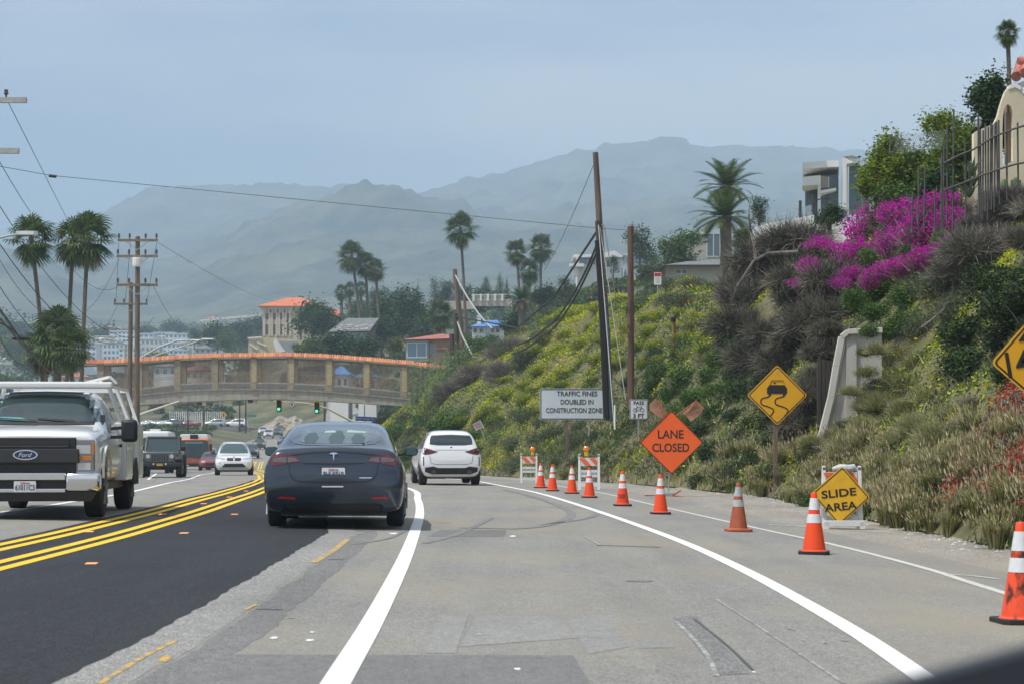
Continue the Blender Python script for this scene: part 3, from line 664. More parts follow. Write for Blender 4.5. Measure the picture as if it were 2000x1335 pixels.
def fan_palm(pos, h, label, group=None, crown=1.5, lean=(0, 0), tr=.2, nf=34, seed=0, skirt=.5, name='fan_palm', wind=0):
    rs = np.random.RandomState(seed); t = thing(name, label, 'palm tree', pos, 0, group)
    b = MB(); pts = []; k = 9; 
    for i in range(k+1):
        f = i/k; pts.append((lean[0]*(f**1.6)*h, lean[1]*(f**1.6)*h, -.5+(h+.5)*f))
    rd = [tr*(1.45-.5*min(1, i/k*2.2))*(1 if i < k else 1.2) for i in range(k+1)]
    b.tube(pts, rd, 10); b.build('trunk', M_PBARK, t, smooth=True)
    top = np.array(pts[-1]); parts = {'g': [], 'd': []}
    for i in range(nf):
        f = (i+.5)/nf; el = math.pi/2*(1.0-1.95*f**.9)+rs.normal()*.1; az = i*2.4+rs.normal()*.2
        dead = f > .86 and rs.rand() < skirt
        d = np.array([math.cos(el)*math.cos(az)+wind*.35, math.cos(el)*math.sin(az), math.sin(el)]); d /= np.linalg.norm(d)
        stem = crown*(.42+.18*rs.rand()); c = top+d*stem; c[2] -= .12*stem
        up = np.array([0, 0, 1.]); s_ = np.cross(d, up); s_ /= np.linalg.norm(s_)+1e-6; nrm = np.cross(s_, d)
        # petiole
        w_ = s_*.02*crown; V = [top-w_, top+w_, c+w_*.6, c-w_*.6]; parts['d' if dead else 'g'].append((np.array(V), np.array([[0, 1, 2, 3]])))
        nl = 15; L = crown*(.55+.15*rs.rand())*(.75 if dead else 1)
        for j in range(nl):
            a = (j/(nl-1)-.5)*math.radians(225 if not dead else 120); dd = d*math.cos(a)+s_*math.sin(a)
            dr = .28+.35*abs(a)/2+(.5 if dead else 0)+rs.rand()*.12
            p1 = c+dd*L*.6-nrm*L*.05*abs(a); p2 = c+dd*L*(.95)+np.array([wind*.2*L, 0, -dr*L*.55]); sd = np.cross(dd, nrm); sd /= np.linalg.norm(sd)+1e-6; ww = sd*L*.055
            parts['d' if dead else 'g'].append((np.array([c-ww*.3, c+ww*.3, p1+ww, p1-ww]), np.array([[0, 1, 2, 3]])))
            parts['d' if dead else 'g'].append((np.array([p1-ww, p1+ww, p2+ww*.15, p2-ww*.15]), np.array([[0, 1, 2, 3]])))
    V, Fq, _ = merge(parts['g']); npmesh('crown', V, Fq, ML['palm'], None, t)
    if parts['d']:
        V, Fq, _ = merge(parts['d']); npmesh('dead_fronds', V, Fq, ML['palmdry'], None, t)
    return t
def date_palm(pos, h, r, label, group=None, tr=.35, nf=46, seed=0, name='date_palm', dry=.12, up=1.0):
    rs = np.random.RandomState(seed); t = thing(name, label, 'palm tree', pos, 0, group)
    b = MB(); b.tube([(0, 0, -.5), (0, 0, h*.5), (0, 0, h-.25*r), (0, 0, h)], [tr*1.1, tr*.9, tr*1.0, tr*1.5], 12); b.build('trunk', M_PBARK, t, smooth=True)
    G = []; Dd = []; top = np.array([0, 0, h])
    for i in range(nf):
        f = (i+.5)/nf; el = math.radians(84-(108*f**.9)*up)+rs.normal()*.08; az = i*2.4+rs.normal()*.15; L = r*(.9+.25*rs.rand())*(1 if f < .85 else .8)
        h_ = np.array([math.cos(az), math.sin(az), 0]); prev = top.copy(); ang = el; k = 9; lst = Dd if f > 1-dry else G
        for j in range(k):
            ang -= (.04+.12*(j/k))*(1.1-.3*math.sin(el)); d = h_*math.cos(ang)+np.array([0, 0, math.sin(ang)]); nx = prev+d*L/k
            s_ = np.cross(d, [0, 0, 1.]); s_ /= np.linalg.norm(s_)+1e-6; nn = np.cross(s_, d); w_ = s_*.03*r*.3
            lst.append((np.array([prev-w_, prev+w_, nx+w_, nx-w_]), np.array([[0, 1, 2, 3]])))
            if j > 0:
                for m in range(3):
                    pc = prev+(nx-prev)*(m/3); ll = L*.20*math.sin(math.pi*(.18+.8*j/k))+.03*L
                    for sg in (-1, 1):
                        q = s_*sg*.8+d*.55+nn*.25-np.array([0, 0, .25]); q /= np.linalg.norm(q); e = pc+q*ll; ww = d*L*.017
                        lst.append((np.array([pc-ww, pc+ww, e+ww*.3, e-ww*.3]), np.array([[0, 1, 2, 3]])))
            prev = nx
    V, Fq, _ = merge(G); npmesh('crown', V, Fq, ML['palm'], None, t)
    if Dd: V, Fq, _ = merge(Dd); npmesh('dead_fronds', V, Fq, ML['palmdry'], None, t)
    return t

# ------------------------------------------------------------------ plants on the near slope
# stuff: low growth nobody could count, one carpet over the whole slope
def carpet(name, n, xr, sr, yr, kinds, label, size, seed, lift=.12, grass=False):
    rs = np.random.RandomState(seed); Y = yr[0]+(yr[1]-yr[0])*rs.rand(n)**1.3; s = sr[0]+(sr[1]-sr[0])*rs.rand(n)
    X = np.interp(Y, *XB)+s; Z = gz(X, Y); c = np.stack([X, Y, Z], 1)
    keep = (vnoise(X*.9+3, Y*.9, seed, 3) > .36) & ~((Y < 38) & (X-np.interp(Y, *XB) > 1.2) & (X/Y*F+CX > 1850) & grass); c = c[keep]; m = len(c); c[:, 2] += rs.rand(m)*lift
    k = rs.randint(0, len(kinds), m); zone = vnoise(c[:, 0]*.25+seed, c[:, 1]*.25, seed+1, 3); k = np.clip((zone-.3)/.4*len(kinds)+rs.normal(size=m)*.6, 0, len(kinds)-1).astype(int)
    sz = size*(.6+.9*rs.rand(m)*(1+c[:, 1]/120))*np.clip(c[:, 1]/48, .35, 1)
    a = unit(m, rs); 
    if grass: a[:, 2] = 1.3+rs.rand(m); a /= np.linalg.norm(a, axis=1, keepdims=True)
    b_ = np.cross(a, unit(m, rs)); b_ /= np.linalg.norm(b_, axis=1, keepdims=True)+1e-9
    V, Fq = quads(c, a*(sz*.5)[:, None], b_*(sz*(.035 if grass else .27))[:, None])
    o = npmesh(name, V, Fq, [ML[q] for q in kinds], k); return tag(o, label, kind='stuff')
carpet('ground_cover', 420000, None, (.2, 15), (20, 215), ['olive', 'green', 'sage', 'yellow', 'green', 'yellow'], 'mixed green and yellow ground cover on the slope', .075, 5, .25)
carpet('dry_grass', 13000, None, (-.1, 3.0), (20, 130), ['straw', 'olive', 'green', 'purple_grass', 'olive', 'straw'], 'dry grass among the shrubs on the slope', .38, 8, .1, grass=True)

G1 = 'yellow-green flowering shrubs on the open slope'
shrubs_at('yellow', fill([(1010, 700), (1110, 590), (1180, 560), (1180, 700), (1000, 790), (960, 810)], 60, 24, 42, 1), 'yellow-green flowering shrub left of the leaning pole', G1, rz_=.75)
shrubs_at('yellow', fill([(1180, 640), (1240, 620), (1400, 600), (1380, 680), (1320, 700), (1200, 720)], 34, 24, 38, 2), 'yellow-green flowering shrub right of the leaning pole', G1, rz_=.75)
shrubs_at('lime', fill([(930, 800), (1010, 760), (1170, 740), (1150, 780), (960, 840), (900, 850)], 20, 22, 36, 3), 'bright lime shrub beside the traffic fines sign', 'lime shrubs low on the slope', rz_=.8)
shrubs_at('sage', fill([(990, 690), (1050, 620), (1140, 560), (1110, 620), (1040, 700)], 12, 26, 42, 4), 'grey-green sage shrub under the black cables', 'sage shrubs under the cables')
shrubs_at('sage', fill([(1180, 560), (1400, 545), (1400, 590), (1200, 600)], 16, 22, 34, 5), 'pale shrub on the crest below the hipped roof', 'pale shrubs along the crest')
shrubs_at('green', fill([(1170, 560), (1260, 550), (1250, 620), (1180, 620)], 6, 20, 32, 6), 'mid green bush behind the brown pole', 'green bushes near the crest')
shrubs_at('sage', fill([(960, 830), (1060, 800), (1180, 820), (1180, 900), (1000, 910)], 18, 24, 42, 7), 'grey-green shrub behind the barricades', 'grey-green shrubs behind the barricades')
shrubs_at('olive', fill([(860, 870), (1000, 850), (1250, 860), (1250, 930), (960, 920)], 18, 22, 34, 8), 'straggly olive shrub on the verge behind the cones', 'straggly shrubs on the verge')
shrubs_at('green', fill([(760, 840), (860, 800), (950, 830), (960, 890), (800, 900)], 16, 26, 42, 9), 'dense green roadside bush by the bridge end', 'dense bushes by the bridge end', sink=.1)
shrubs_at('sage', fill([(740, 820), (800, 790), (880, 850), (840, 905), (780, 905)], 8, 26, 38, 10), 'dusty grey-green bush beside the white car ahead', 'dusty bushes beside the car')
shrubs_at('brush', fill([(905, 700), (960, 665), (1000, 690), (1000, 740), (930, 770), (880, 790)], 9, 34, 52, 11), 'grey leafless brush below the tiled bridge end', 'leafless brush below the bridge end', name='dead_brush', cat='dead brush', rz_=1.2)
shrubs_at('green', fill([(1260, 760), (1340, 680), (1450, 620), (1480, 700), (1400, 800), (1350, 860), (1270, 830)], 26, 30, 50, 12), 'green yellow-flecked bush near the bicycle sign', 'green bushes beside the bicycle sign')
shrubs_at('dark', fill([(1240, 680), (1300, 690), (1270, 780), (1215, 740)], 4, 22, 34, 13), 'small dark bush behind the brown pole', 'dark bushes behind the brown pole')
shrubs_at('dark', fill([(1360, 820), (1480, 720), (1590, 830), (1600, 890), (1500, 940), (1330, 930)], 24, 34, 54, 14), 'glossy green bush around the skidding car sign', 'glossy bushes around the skidding car sign')
shrubs_at('olive', fill([(1330, 640), (1430, 620), (1430, 700), (1330, 700)], 8, 26, 40, 15), 'olive shrub beside the short rusty post', 'olive shrubs beside the rusty post')
shrubs_at('rust', [(1360, 560, 26), (1395, 552, 20), (1350, 590, 22), (1420, 575, 22)], 'rust red shrub on the crest below the grey roof', 'rust red shrubs near the crest')
shrubs_at('darkbrush', fill([(1420, 560), (1520, 480), (1640, 540), (1650, 620), (1610, 800), (1560, 880), (1460, 700)], 34, 48, 80, 16), 'dark dead vine above the skidding car sign', 'dark dead vines above the skidding car sign', name='dead_vine', cat='dead vine', rz_=1.1, sink=.1)
shrubs_at('brush', fill([(1410, 470), (1480, 480), (1470, 620), (1400, 600)], 7, 40, 60, 17), 'grey bare bush beside the big palm', 'grey bare bushes beside the palm', name='dead_brush', cat='dead brush', sink=-.1)
shrubs_at('dark', fill([(1500, 450), (1570, 420), (1640, 440), (1600, 540), (1500, 500)], 12, 44, 66, 18), 'dark leafy bush below the white terrace wall', 'dark bushes below the terrace wall', sink=-.1)
shrubs_at('green', fill([(1590, 400), (1700, 390), (1720, 430), (1600, 470)], 9, 40, 60, 19), 'green bush above the magenta blossom', 'green bushes above the blossom', sink=0, fwd=.5)
shrubs_at('bougain', [(1695, 362, 34), (1640, 452, 34), (1600, 500, 32), (1575, 535, 28), (1720, 410, 44), (1760, 440, 46), (1700, 470, 52), (1745, 490, 46), (1790, 470, 44), (1680, 510, 38), (1640, 500, 26), (1820, 430, 42), (1720, 540, 30), (1800, 520, 30), (1850, 440, 36), (1590, 450, 16), (1850, 400, 30), (1665, 540, 30), (1700, 430, 36), (1780, 420, 34), (1655, 480, 34), (1760, 530, 30), (1580, 520, 24), (1740, 380, 30), (1620, 475, 26), (1830, 500, 26), (1610, 545, 20), (1560, 560, 16), (1640, 560, 20), (1690, 560, 18), (1600, 430, 14), (1660, 400, 22), (1870, 470, 24), (1820, 390, 26)],
          'magenta bougainvillea mound on the steep bank', 'magenta bougainvillea mounds', name='bougainvillea', cat='bougainvillea', sink=0, fwd=3.6, grow=1.1, rz_=1.2)
shrubs_at('green', fill([(1600, 560), (1760, 560), (1790, 620), (1760, 680), (1640, 620)], 14, 36, 56, 20), 'leafy bush above the concrete wall', 'leafy bushes above the concrete wall', sink=-.1)
shrubs_at('sage', fill([(1780, 560), (1880, 540), (1880, 640), (1800, 700)], 9, 46, 66, 21), 'grey-green bush right of the magenta blossom', 'grey-green bushes right of the blossom', sink=0)
shrubs_at('brush', fill([(1790, 500), (1900, 430), (2060, 400), (2060, 520), (1900, 560)], 20, 56, 84, 22), 'grey bare tangle below the arched wall', 'grey bare tangles below the arched wall', name='dead_brush', cat='dead brush', sink=-.1)
shrubs_at('dark', fill([(1880, 600), (1960, 560), (2060, 580), (2060, 700), (1920, 780), (1880, 700)], 12, 60, 84, 23), 'dense dark green bush behind the height sign', 'dense bushes behind the height sign', sink=0)
shrubs_at('olive', fill([(1680, 700), (1800, 680), (1880, 760), (1860, 860), (1700, 900), (1640, 880)], 20, 40, 60, 24), 'olive shrub above the slide area sign', 'olive shrubs above the slide area sign')
shrubs_at('dry', fill([(1650, 860), (1690, 760), (1800, 800), (1850, 880), (1780, 950), (1660, 950)], 14, 38, 56, 25), 'tan dry bush above the slide area sign', 'tan dry bushes on the bank')
shrubs_at('green', [(1730, 965, 36), (1780, 950, 34), (1700, 985, 30), (1830, 940, 34)], 'fresh green bush right of the slide area sign', 'fresh green bushes at the verge')
shrubs_at('brush', [(1885, 835, 36), (1860, 880, 26), (1905, 795, 30)], 'small grey bush left of the red flowers', 'small grey bushes by the red flowers', name='dead_brush', cat='dead brush')
shrubs_at('green', [(1650, 420, 30), (1680, 455, 26), (1620, 520, 26), (1700, 505, 24), (1770, 500, 26), (1800, 445, 28), (1840, 470, 26), (1735, 445, 22), (1665, 590, 34)], 'green foliage clump among the magenta blossom', 'green clumps among the blossom', sink=0, fwd=3.9)
shrubs_at('green', fill([(1420, 860), (1560, 880), (1640, 940), (1600, 985), (1500, 960), (1330, 940)], 12, 20, 32, 31), 'low green bush near the dirty cone', 'low bushes near the dirty cone')
shrubs_at('olive', fill([(1700, 900), (1850, 900), (1850, 980), (1720, 980)], 9, 26, 38, 32), 'low olive bush above the pale grass', 'low olive bushes above the grass')
# red flowering mat (stuff) on the bank at far right
def flower_mat():
    rs = np.random.RandomState(4); c = []
    reg = [(1870, 960), (1990, 760), (2100, 700), (2100, 1010), (1900, 1010)]
    spots = fill(reg, 1, 1, 2, 1)
    pts = []
    rr = random.Random(3)
    while len(pts) < 1000:
        x = rr.uniform(1860, 2110); y = rr.uniform(700, 1015)
        if y < 960-(x-1870)*1.55 or y > 985: continue
        h = hit(x, y)
        if h: pts.append(h)
    pts = np.array([list(p) for p in pts]); ctr = np.repeat(pts, 60, 0)+rs.normal(size=(len(pts)*60, 3))*[.14, .14, .05]
    ctr[:, 2] = gz(ctr[:, 0], ctr[:, 1])+.2+rs.rand(len(ctr))*.25
    n = len(ctr); a = unit(n, rs); b = np.cross(a, unit(n, rs)); b /= np.linalg.norm(b, axis=1, keepdims=True)+1e-9
    z = vnoise(ctr[:, 0]*1.6, ctr[:, 1]*1.6, 9, 3); red = (rs.rand(n) < np.clip((z-.36)*2.2, 0.02, .6))
    s = np.where(red, .030, .032)*(.7+.6*rs.rand(n)); V, Fq = quads(ctr, a*s[:, None], b*(s*.6)[:, None])
    mi = np.where(red, 0, np.where(rs.rand(n) < .6, 1, 2)); o = npmesh('red_flower_mat', V, Fq, [ML['red'], ML['sage'], ML['twig']], mi)
    tag(o, 'low mat of red flowers on the bank at the right edge', kind='stuff')
flower_mat()
# fountain grass clumps along the verge
def grass_mesh(v):
    rs = np.random.RandomState(60+v); n = 420; az = rs.rand(n)*6.28; lean = rs.rand(n)**.7*.9; L = .55+.5*rs.rand(n); r0 = .12*np.sqrt(rs.rand(n))
    d0 = np.stack([np.cos(az), np.sin(az), np.zeros(n)], 1); p0 = d0*r0[:, None]
    p1 = p0+(d0*(lean*.35)[:, None]+[0, 0, 1.])*(L*.55)[:, None]; p2 = p1+(d0*(lean*1.1)[:, None]+np.stack([np.zeros(n), np.zeros(n), .75-lean*.8], 1))*(L*.5)[:, None]
    sd = np.cross(d0, [0, 0, 1.])*.007
    V = np.stack([p0-sd, p0+sd, p1+sd, p1-sd, p2+sd*.2, p2-sd*.2], 1).reshape(-1, 3); i = np.arange(n)[:, None]*6
    Fq = np.concatenate([i+np.array([[0, 1, 2, 3]]), i+np.array([[3, 2, 4, 5]])], 0); mi = np.tile((rs.rand(n) < .3).astype(int), 2)
    m = 84; j = rs.choice(n, m); c = p2[j]+[0, 0, .08]; ax = (p2[j]-p1[j]); ax /= np.linalg.norm(ax, axis=1, keepdims=True); ax = ax*.3+np.array([0, 0, .75])[None]
    ax /= np.linalg.norm(ax, axis=1, keepdims=True); sv, sf = [], []
    for q in (np.array([1., 0, 0]), np.array([0, 1., 0])):
        bb = np.cross(ax, q); bb /= np.linalg.norm(bb, axis=1, keepdims=True); a_, f_ = quads(c+ax*.04, ax*.075, bb*.011); sf.append(f_+len(sv)*4*m); sv.append(a_)
    Vs = np.concatenate(sv); Fs = np.concatenate(sf)
    return np.concatenate([V, Vs]), np.concatenate([Fq, Fs+len(V)]), np.concatenate([mi, np.full(len(Fs), 2)])
GM = [grass_mesh(v) for v in range(4)]
def grass_stuff(name, n, y0, y1, s1, lo, hi, label, seed):
    rg = random.Random(seed); VV = []; FF = []; MI = []; o_ = 0
    for i in range(n):
        y = rg.uniform(y0, y1); x = float(np.interp(y, *XB))+rg.uniform(-.1, s1); V, Fq, mi = GM[i % 4]; s = rg.uniform(lo, hi); a = rg.uniform(0, 6.3)
        Rm = np.array(Matrix.Translation((x, y, gzf(x, y)-.03)) @ Matrix.Rotation(a, 4, 'Z') @ Matrix.Rotation(rg.uniform(-.2, .1), 4, 'Y') @ Matrix.Diagonal((s, s, s*rg.uniform(.8, 1.1), 1)))
        VV.append(V @ Rm[:3, :3].T+Rm[:3, 3]); FF.append(Fq+o_); MI.append(mi); o_ += len(V)
    tag(npmesh(name, np.concatenate(VV), np.concatenate(FF), [ML['straw'], ML['olive'], ML['seed']], np.concatenate(MI)), label, kind='stuff')
grass_stuff('fountain_grass', 90, 22.5, 33.0, 1.3, .5, .9, 'tan fountain grass with pale seed heads right of the slide area sign', 1)
grass_stuff('verge_grass', 60, 34, 58, 1.2, .45, .85, 'dry fountain grass on the verge below the skidding car sign', 2)
# loose stones on the shoulder (stuff)
def stones():
    rs = np.random.RandomState(2); b = MB(); ico = [(0, 0, 1), (.9, 0, .2), (.3, .85, .2), (-.7, .5, .2), (-.7, -.5, .2), (.3, -.85, .2)]
    for i in range(520):
        y = 20+rs.rand()**1.2*34; x = float(np.interp(y, *XB))-abs(rs.normal())*.35+.05; s = .012+.035*rs.rand()**3; z = gzf(x, y)
        vs = [(x+a*s*(.7+.6*rs.rand()), y+c*s*(.7+.6*rs.rand()), z+d*s*.7) for a, c, d in ico]; b.add(vs, [(0, 1, 2), (0, 2, 3), (0, 3, 4), (0, 4, 5), (0, 5, 1)])
    o = b.build('loose_stones', mat('pale_stone', (.45, .43, .4), .9, var=.3, scale=8)); tag(o, 'scattered pale stones on the gravel shoulder', kind='stuff')
stones()
# reeds by the bridge end
def reed_mesh(v):
    rs = np.random.RandomState(80+v); b = []; 
    for i in range(16):
        x, y = rs.normal(size=2)*.5; H = 3+2.2*rs.rand(); dx, dy = rs.normal(size=2)*.25; p = np.array([x, y, 0.]); q = np.array([x+dx, y+dy, H])
        s = np.array([.02, 0, 0]); b.append((np.array([p-s, p+s, q+s*.4, q-s*.4]), np.array([[0, 1, 2, 3]])))
        for k in range(16):
            f = .2+.8*k/16; c = p+(q-p)*f; az = rs.rand()*6.28; d = np.array([math.cos(az), math.sin(az), .55]); L = .55+.3*rs.rand(); m = c+d*L*.55; e = m+np.array([d[0], d[1], -.35])*L*.5
            sd = np.array([-math.sin(az), math.cos(az), 0])*.038
            b.append((np.array([c-sd*.5, c+sd*.5, m+sd, m-sd]), np.array([[0, 1, 2, 3]]))); b.append((np.array([m-sd, m+sd, e+sd*.1, e-sd*.1]), np.array([[0, 1, 2, 3]])))
    return merge(b)[:2]
RP = []; REED = []
for v in range(3):
    V, Fq = reed_mesh(v); RP.append(npmesh('giant_reed', V, Fq, ML['reed']))
for i, (px, py, D) in enumerate([(838, 800, 158), (852, 805, 155), (868, 800, 150), (880, 812, 146), (895, 815, 142), (850, 830, 140), (870, 832, 134), (820, 820, 160), (888, 780, 150), (905, 790, 142), (835, 850, 132), (915, 770, 140)]):
    o = RP[i] if i < 3 else bpy.data.objects.new('giant_reed', RP[i % 3].data)
    if i >= 3: C.objects.link(o)
    q = P(px, py, D); o.location = (q.x, q.y, min(q.z, gzf(q.x, q.y)+.2)); o.scale = (1, 1, rv.uniform(.7, 1.0)); o.rotation_euler.z = i
    REED.append((px, py, tag(o, 'tall leafy reed clump by the bridge end', 'reeds', 'reeds at the bridge end')))
order_labels(REED, 'tall leafy reed clump by the bridge end')

# ------------------------------------------------------------------ footbridge
M_CONC = mat('aged_concrete', (.36, .335, .285), .9, var=.22, scale=3, bump=.4, stretch=(1, 1, .25), detail=8)
M_CONCD = mat('pebble_panel', (.19, .18, .155), .95, var=.55, scale=14, bump=.6)
M_TILE = mat('orange_tile', (.60, .20, .075), .8, var=.25, scale=4)
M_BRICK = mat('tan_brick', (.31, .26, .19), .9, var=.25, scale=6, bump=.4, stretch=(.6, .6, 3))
M_BRICK_LIT = mat('sunlit_brick', (.43, .35, .2), .9, var=.18, scale=6, bump=.4, stretch=(.6, .6, 3))  # pillar brick once more, with the sunlit tone put into its colour
M_IRON = mat('rusty_iron', (.22, .17, .12), .7, var=.4, scale=5)
M_WHITE = mat('white_stucco', (.78, .77, .74), .9, var=.05, scale=.7)
M_CREAM = mat('cream_stucco', (.66, .58, .42), .9, var=.1, scale=1.2, bump=.15)
M_WOOD = mat('weathered_pole', (.17, .125, .09), .9, var=.35, scale=7, bump=.6, stretch=(1, 1, .08))
M_WOODD = mat('dark_pole_wood', (.07, .058, .048), .9, var=.4, scale=7, bump=.6, stretch=(1, 1, .08))
M_GALV = mat('galvanised', (.42, .43, .43), .5, metal=.6, var=.12, scale=6)
M_DGLASS = mat('dark_window', (.03, .045, .055), .08, spec=.8)
M_BGLASS = mat('blue_window', (.12, .24, .32), .08, spec=.8)
M_BLACK = mat('black_rubber', (.02, .02, .021), .6)
DB = 168.0
BT = ([120, 165, 210, 270, 350, 425, 500, 560, 635, 716, 797, 877, 930], [703, 701, 701, 698, 692, 689, 688, 687, 690, 696, 703, 713, 720])   # tile crest
BR = ([120, 277, 353, 425, 497, 565, 640, 713, 786, 860, 930], [768, 757, 749, 746, 746, 747, 751, 757, 764, 772, 780])   # foot of the railing
BB = ([120, 272, 351, 430, 500, 560, 648, 770, 860, 930], [806, 790, 784, 781, 779, 779, 783, 791, 798, 805])   # soffit
def bz(tab, px): return CAMZ-(np.interp(px, *tab)-HY)/F*DB
def bx(px): return (px-CX)/F*DB
br = thing('footbridge', 'arched concrete footbridge with orange tile coping and railings crossing the road', 'bridge', (bx(500), DB, -.8))
def bw(b, name, m, par=br, **k):
    o = b.build(name, m, par, **k)
    o.data.transform(Matrix.Translation(-Vector((bx(500), DB, -.8)))); return o
pxs = np.linspace(150, 905, 60); W2 = 3.0
b = MB()
for i in range(len(pxs)-1):
    p, q = pxs[i], pxs[i+1]
    vs = []
    for (pp) in (p, q):
        for y in (DB, DB+W2): vs += [(bx(pp), y, bz(BB, pp)), (bx(pp), y, bz(BR, pp)-.62)]
    b.add(vs, [(0, 1, 5, 4), (2, 6, 7, 3), (0, 4, 6, 2), (1, 3, 7, 5)])
bw(b, 'deck_beam', M_CONC)
for y0, nm in ((DB-.10, 'parapet'), (DB+W2-.15, 'parapet')):
    b = MB()
    for i in range(len(pxs)-1):
        p, q = pxs[i], pxs[i+1]; vs = []
        for pp in (p, q):
            for y in (y0, y0+.25): vs += [(bx(pp), y, bz(BR, pp)-.64), (bx(pp), y, bz(BR, pp))]
        b.add(vs, [(0, 1, 5, 4), (2, 6, 7, 3), (0, 4, 6, 2), (1, 3, 7, 5)])
    bw(b, nm, M_CONC)
PIL = [197, 272, 347, 420, 495, 568, 642, 715, 788, 860]
for j in range(len(PIL)-1):
    a, c = PIL[j]+7, PIL[j+1]-7; b = MB(); pts = []
    for k in range(9): f = k/8; pp = a+(c-a)*f; pts.append((bx(pp), DB-.125, bz(BR, pp)-.10))
    lo = [(x, y, bz(BR, a+(c-a)*(1-k/8))-.48) for k, (x, y, z) in enumerate(pts[::-1])]
    z0 = (pts[0][2]+lo[-1][2])/2; poly = pts+[(pts[-1][0]+.18, DB-.125, (pts[-1][2]+lo[0][2])/2)]+lo+[(pts[0][0]-.18, DB-.125, z0)]
    b.prism(poly, (0, .05, 0)); bw(b, 'pebble_panel', M_CONCD)
for j, pp in enumerate(PIL):
    for y in (DB-.14, DB+W2-.2):
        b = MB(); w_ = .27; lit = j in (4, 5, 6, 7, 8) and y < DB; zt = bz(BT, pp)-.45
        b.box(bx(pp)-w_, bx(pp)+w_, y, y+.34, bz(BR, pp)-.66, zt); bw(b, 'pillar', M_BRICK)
        if lit: b = MB(); b.box(bx(pp)-.12, bx(pp)+w_+.02, y-.015, y+.2, bz(BR, pp)+.0, zt-.2); bw(b, 'sunlit_face', M_BRICK_LIT)  # thin slab painting the sunlit part of the pillar front
for j in range(len(PIL)-1):
    a, c = PIL[j]+6, PIL[j+1]-6
    for y, n in ((DB+.02, 32), (DB+W2-.05, 32)):
        b = MB()
        for k in range(n):
            pp = a+(c-a)*(k+.5)/n; b.bar((bx(pp), y, bz(BR, pp)), (bx(pp), y, bz(BT, pp)-.42), .03)
        for fz in (.33, .97):
            b.tube([(bx(pp), y, bz(BR, pp)+(bz(BT, pp)-.45-bz(BR, pp))*fz) for pp in np.linspace(a, c, 6)], .02, 5)
        bw(b, 'railing', M_IRON)
for y in (DB-.08, DB+W2-.14):
    b = MB()      # beam under the tiles, then barrel tiles along it
    for i in range(len(pxs)-1):
        p, q = pxs[i], pxs[i+1]; vs = []
        for pp in (p, q):
            for yy in (y-.02, y+.24): vs += [(bx(pp), yy, bz(BT, pp)-.5), (bx(pp), yy, bz(BT, pp)-.38)]
        b.add(vs, [(0, 1, 5, 4), (2, 6, 7, 3), (0, 4, 6, 2), (1, 3, 7, 5)])
    bw(b, 'top_beam', M_WHITE if y < DB else M_CONC)
    b = MB(); nT = 150
    for k in range(nT):
        pp = 150+(882-150)*(k+.5)/nT; z = bz(BT, pp); x = bx(pp); w_ = .5*(882-150)/nT/F*DB*1.05; v = rnd.uniform(-.02, .02)
        # one barrel tile: half tube lying across the coping
        pts = [(x+w_*math.cos(t_), z-.36+(.10+.05*math.sin(t_))*1+v) for t_ in np.linspace(0, math.pi, 5)]
        fr = [(x-w_, y-.22, z-.4), (x-w_*.5, y-.22, z-.33), (x, y-.22, z-.30), (x+w_*.5, y-.22, z-.33), (x+w_, y-.22, z-.4)]
        tp = [(x-w_, y+.08, z-.09+v), (x-w_*.5, y+.08, z-.02+v), (x, y+.08, z+v), (x+w_*.5, y+.08, z-.02+v), (x+w_, y+.08, z-.09+v)]
        bk = [(px_, y+.42, pz_) for px_, _, pz_ in fr]
        vs = fr+tp+bk; b.add(vs, [(i, i+1, i+6, i+5) for i in range(4)]+[(5+i, 6+i, 11+i, 10+i) for i in range(4)]+[(0, 1, 2, 3, 4)])
    bw(b, 'tile_coping', mat('orange_tile_row', (.58, .24, .12), .8, island=.22))
for x0_, x1_, p_ in ((893, 930, 900), (120, 160, 160)): b = MB(); b.box(bx(x0_), bx(x1_), DB-1, DB+4, -3, bz(BB, p_)+1); bw(b, 'abutment', M_CONC)
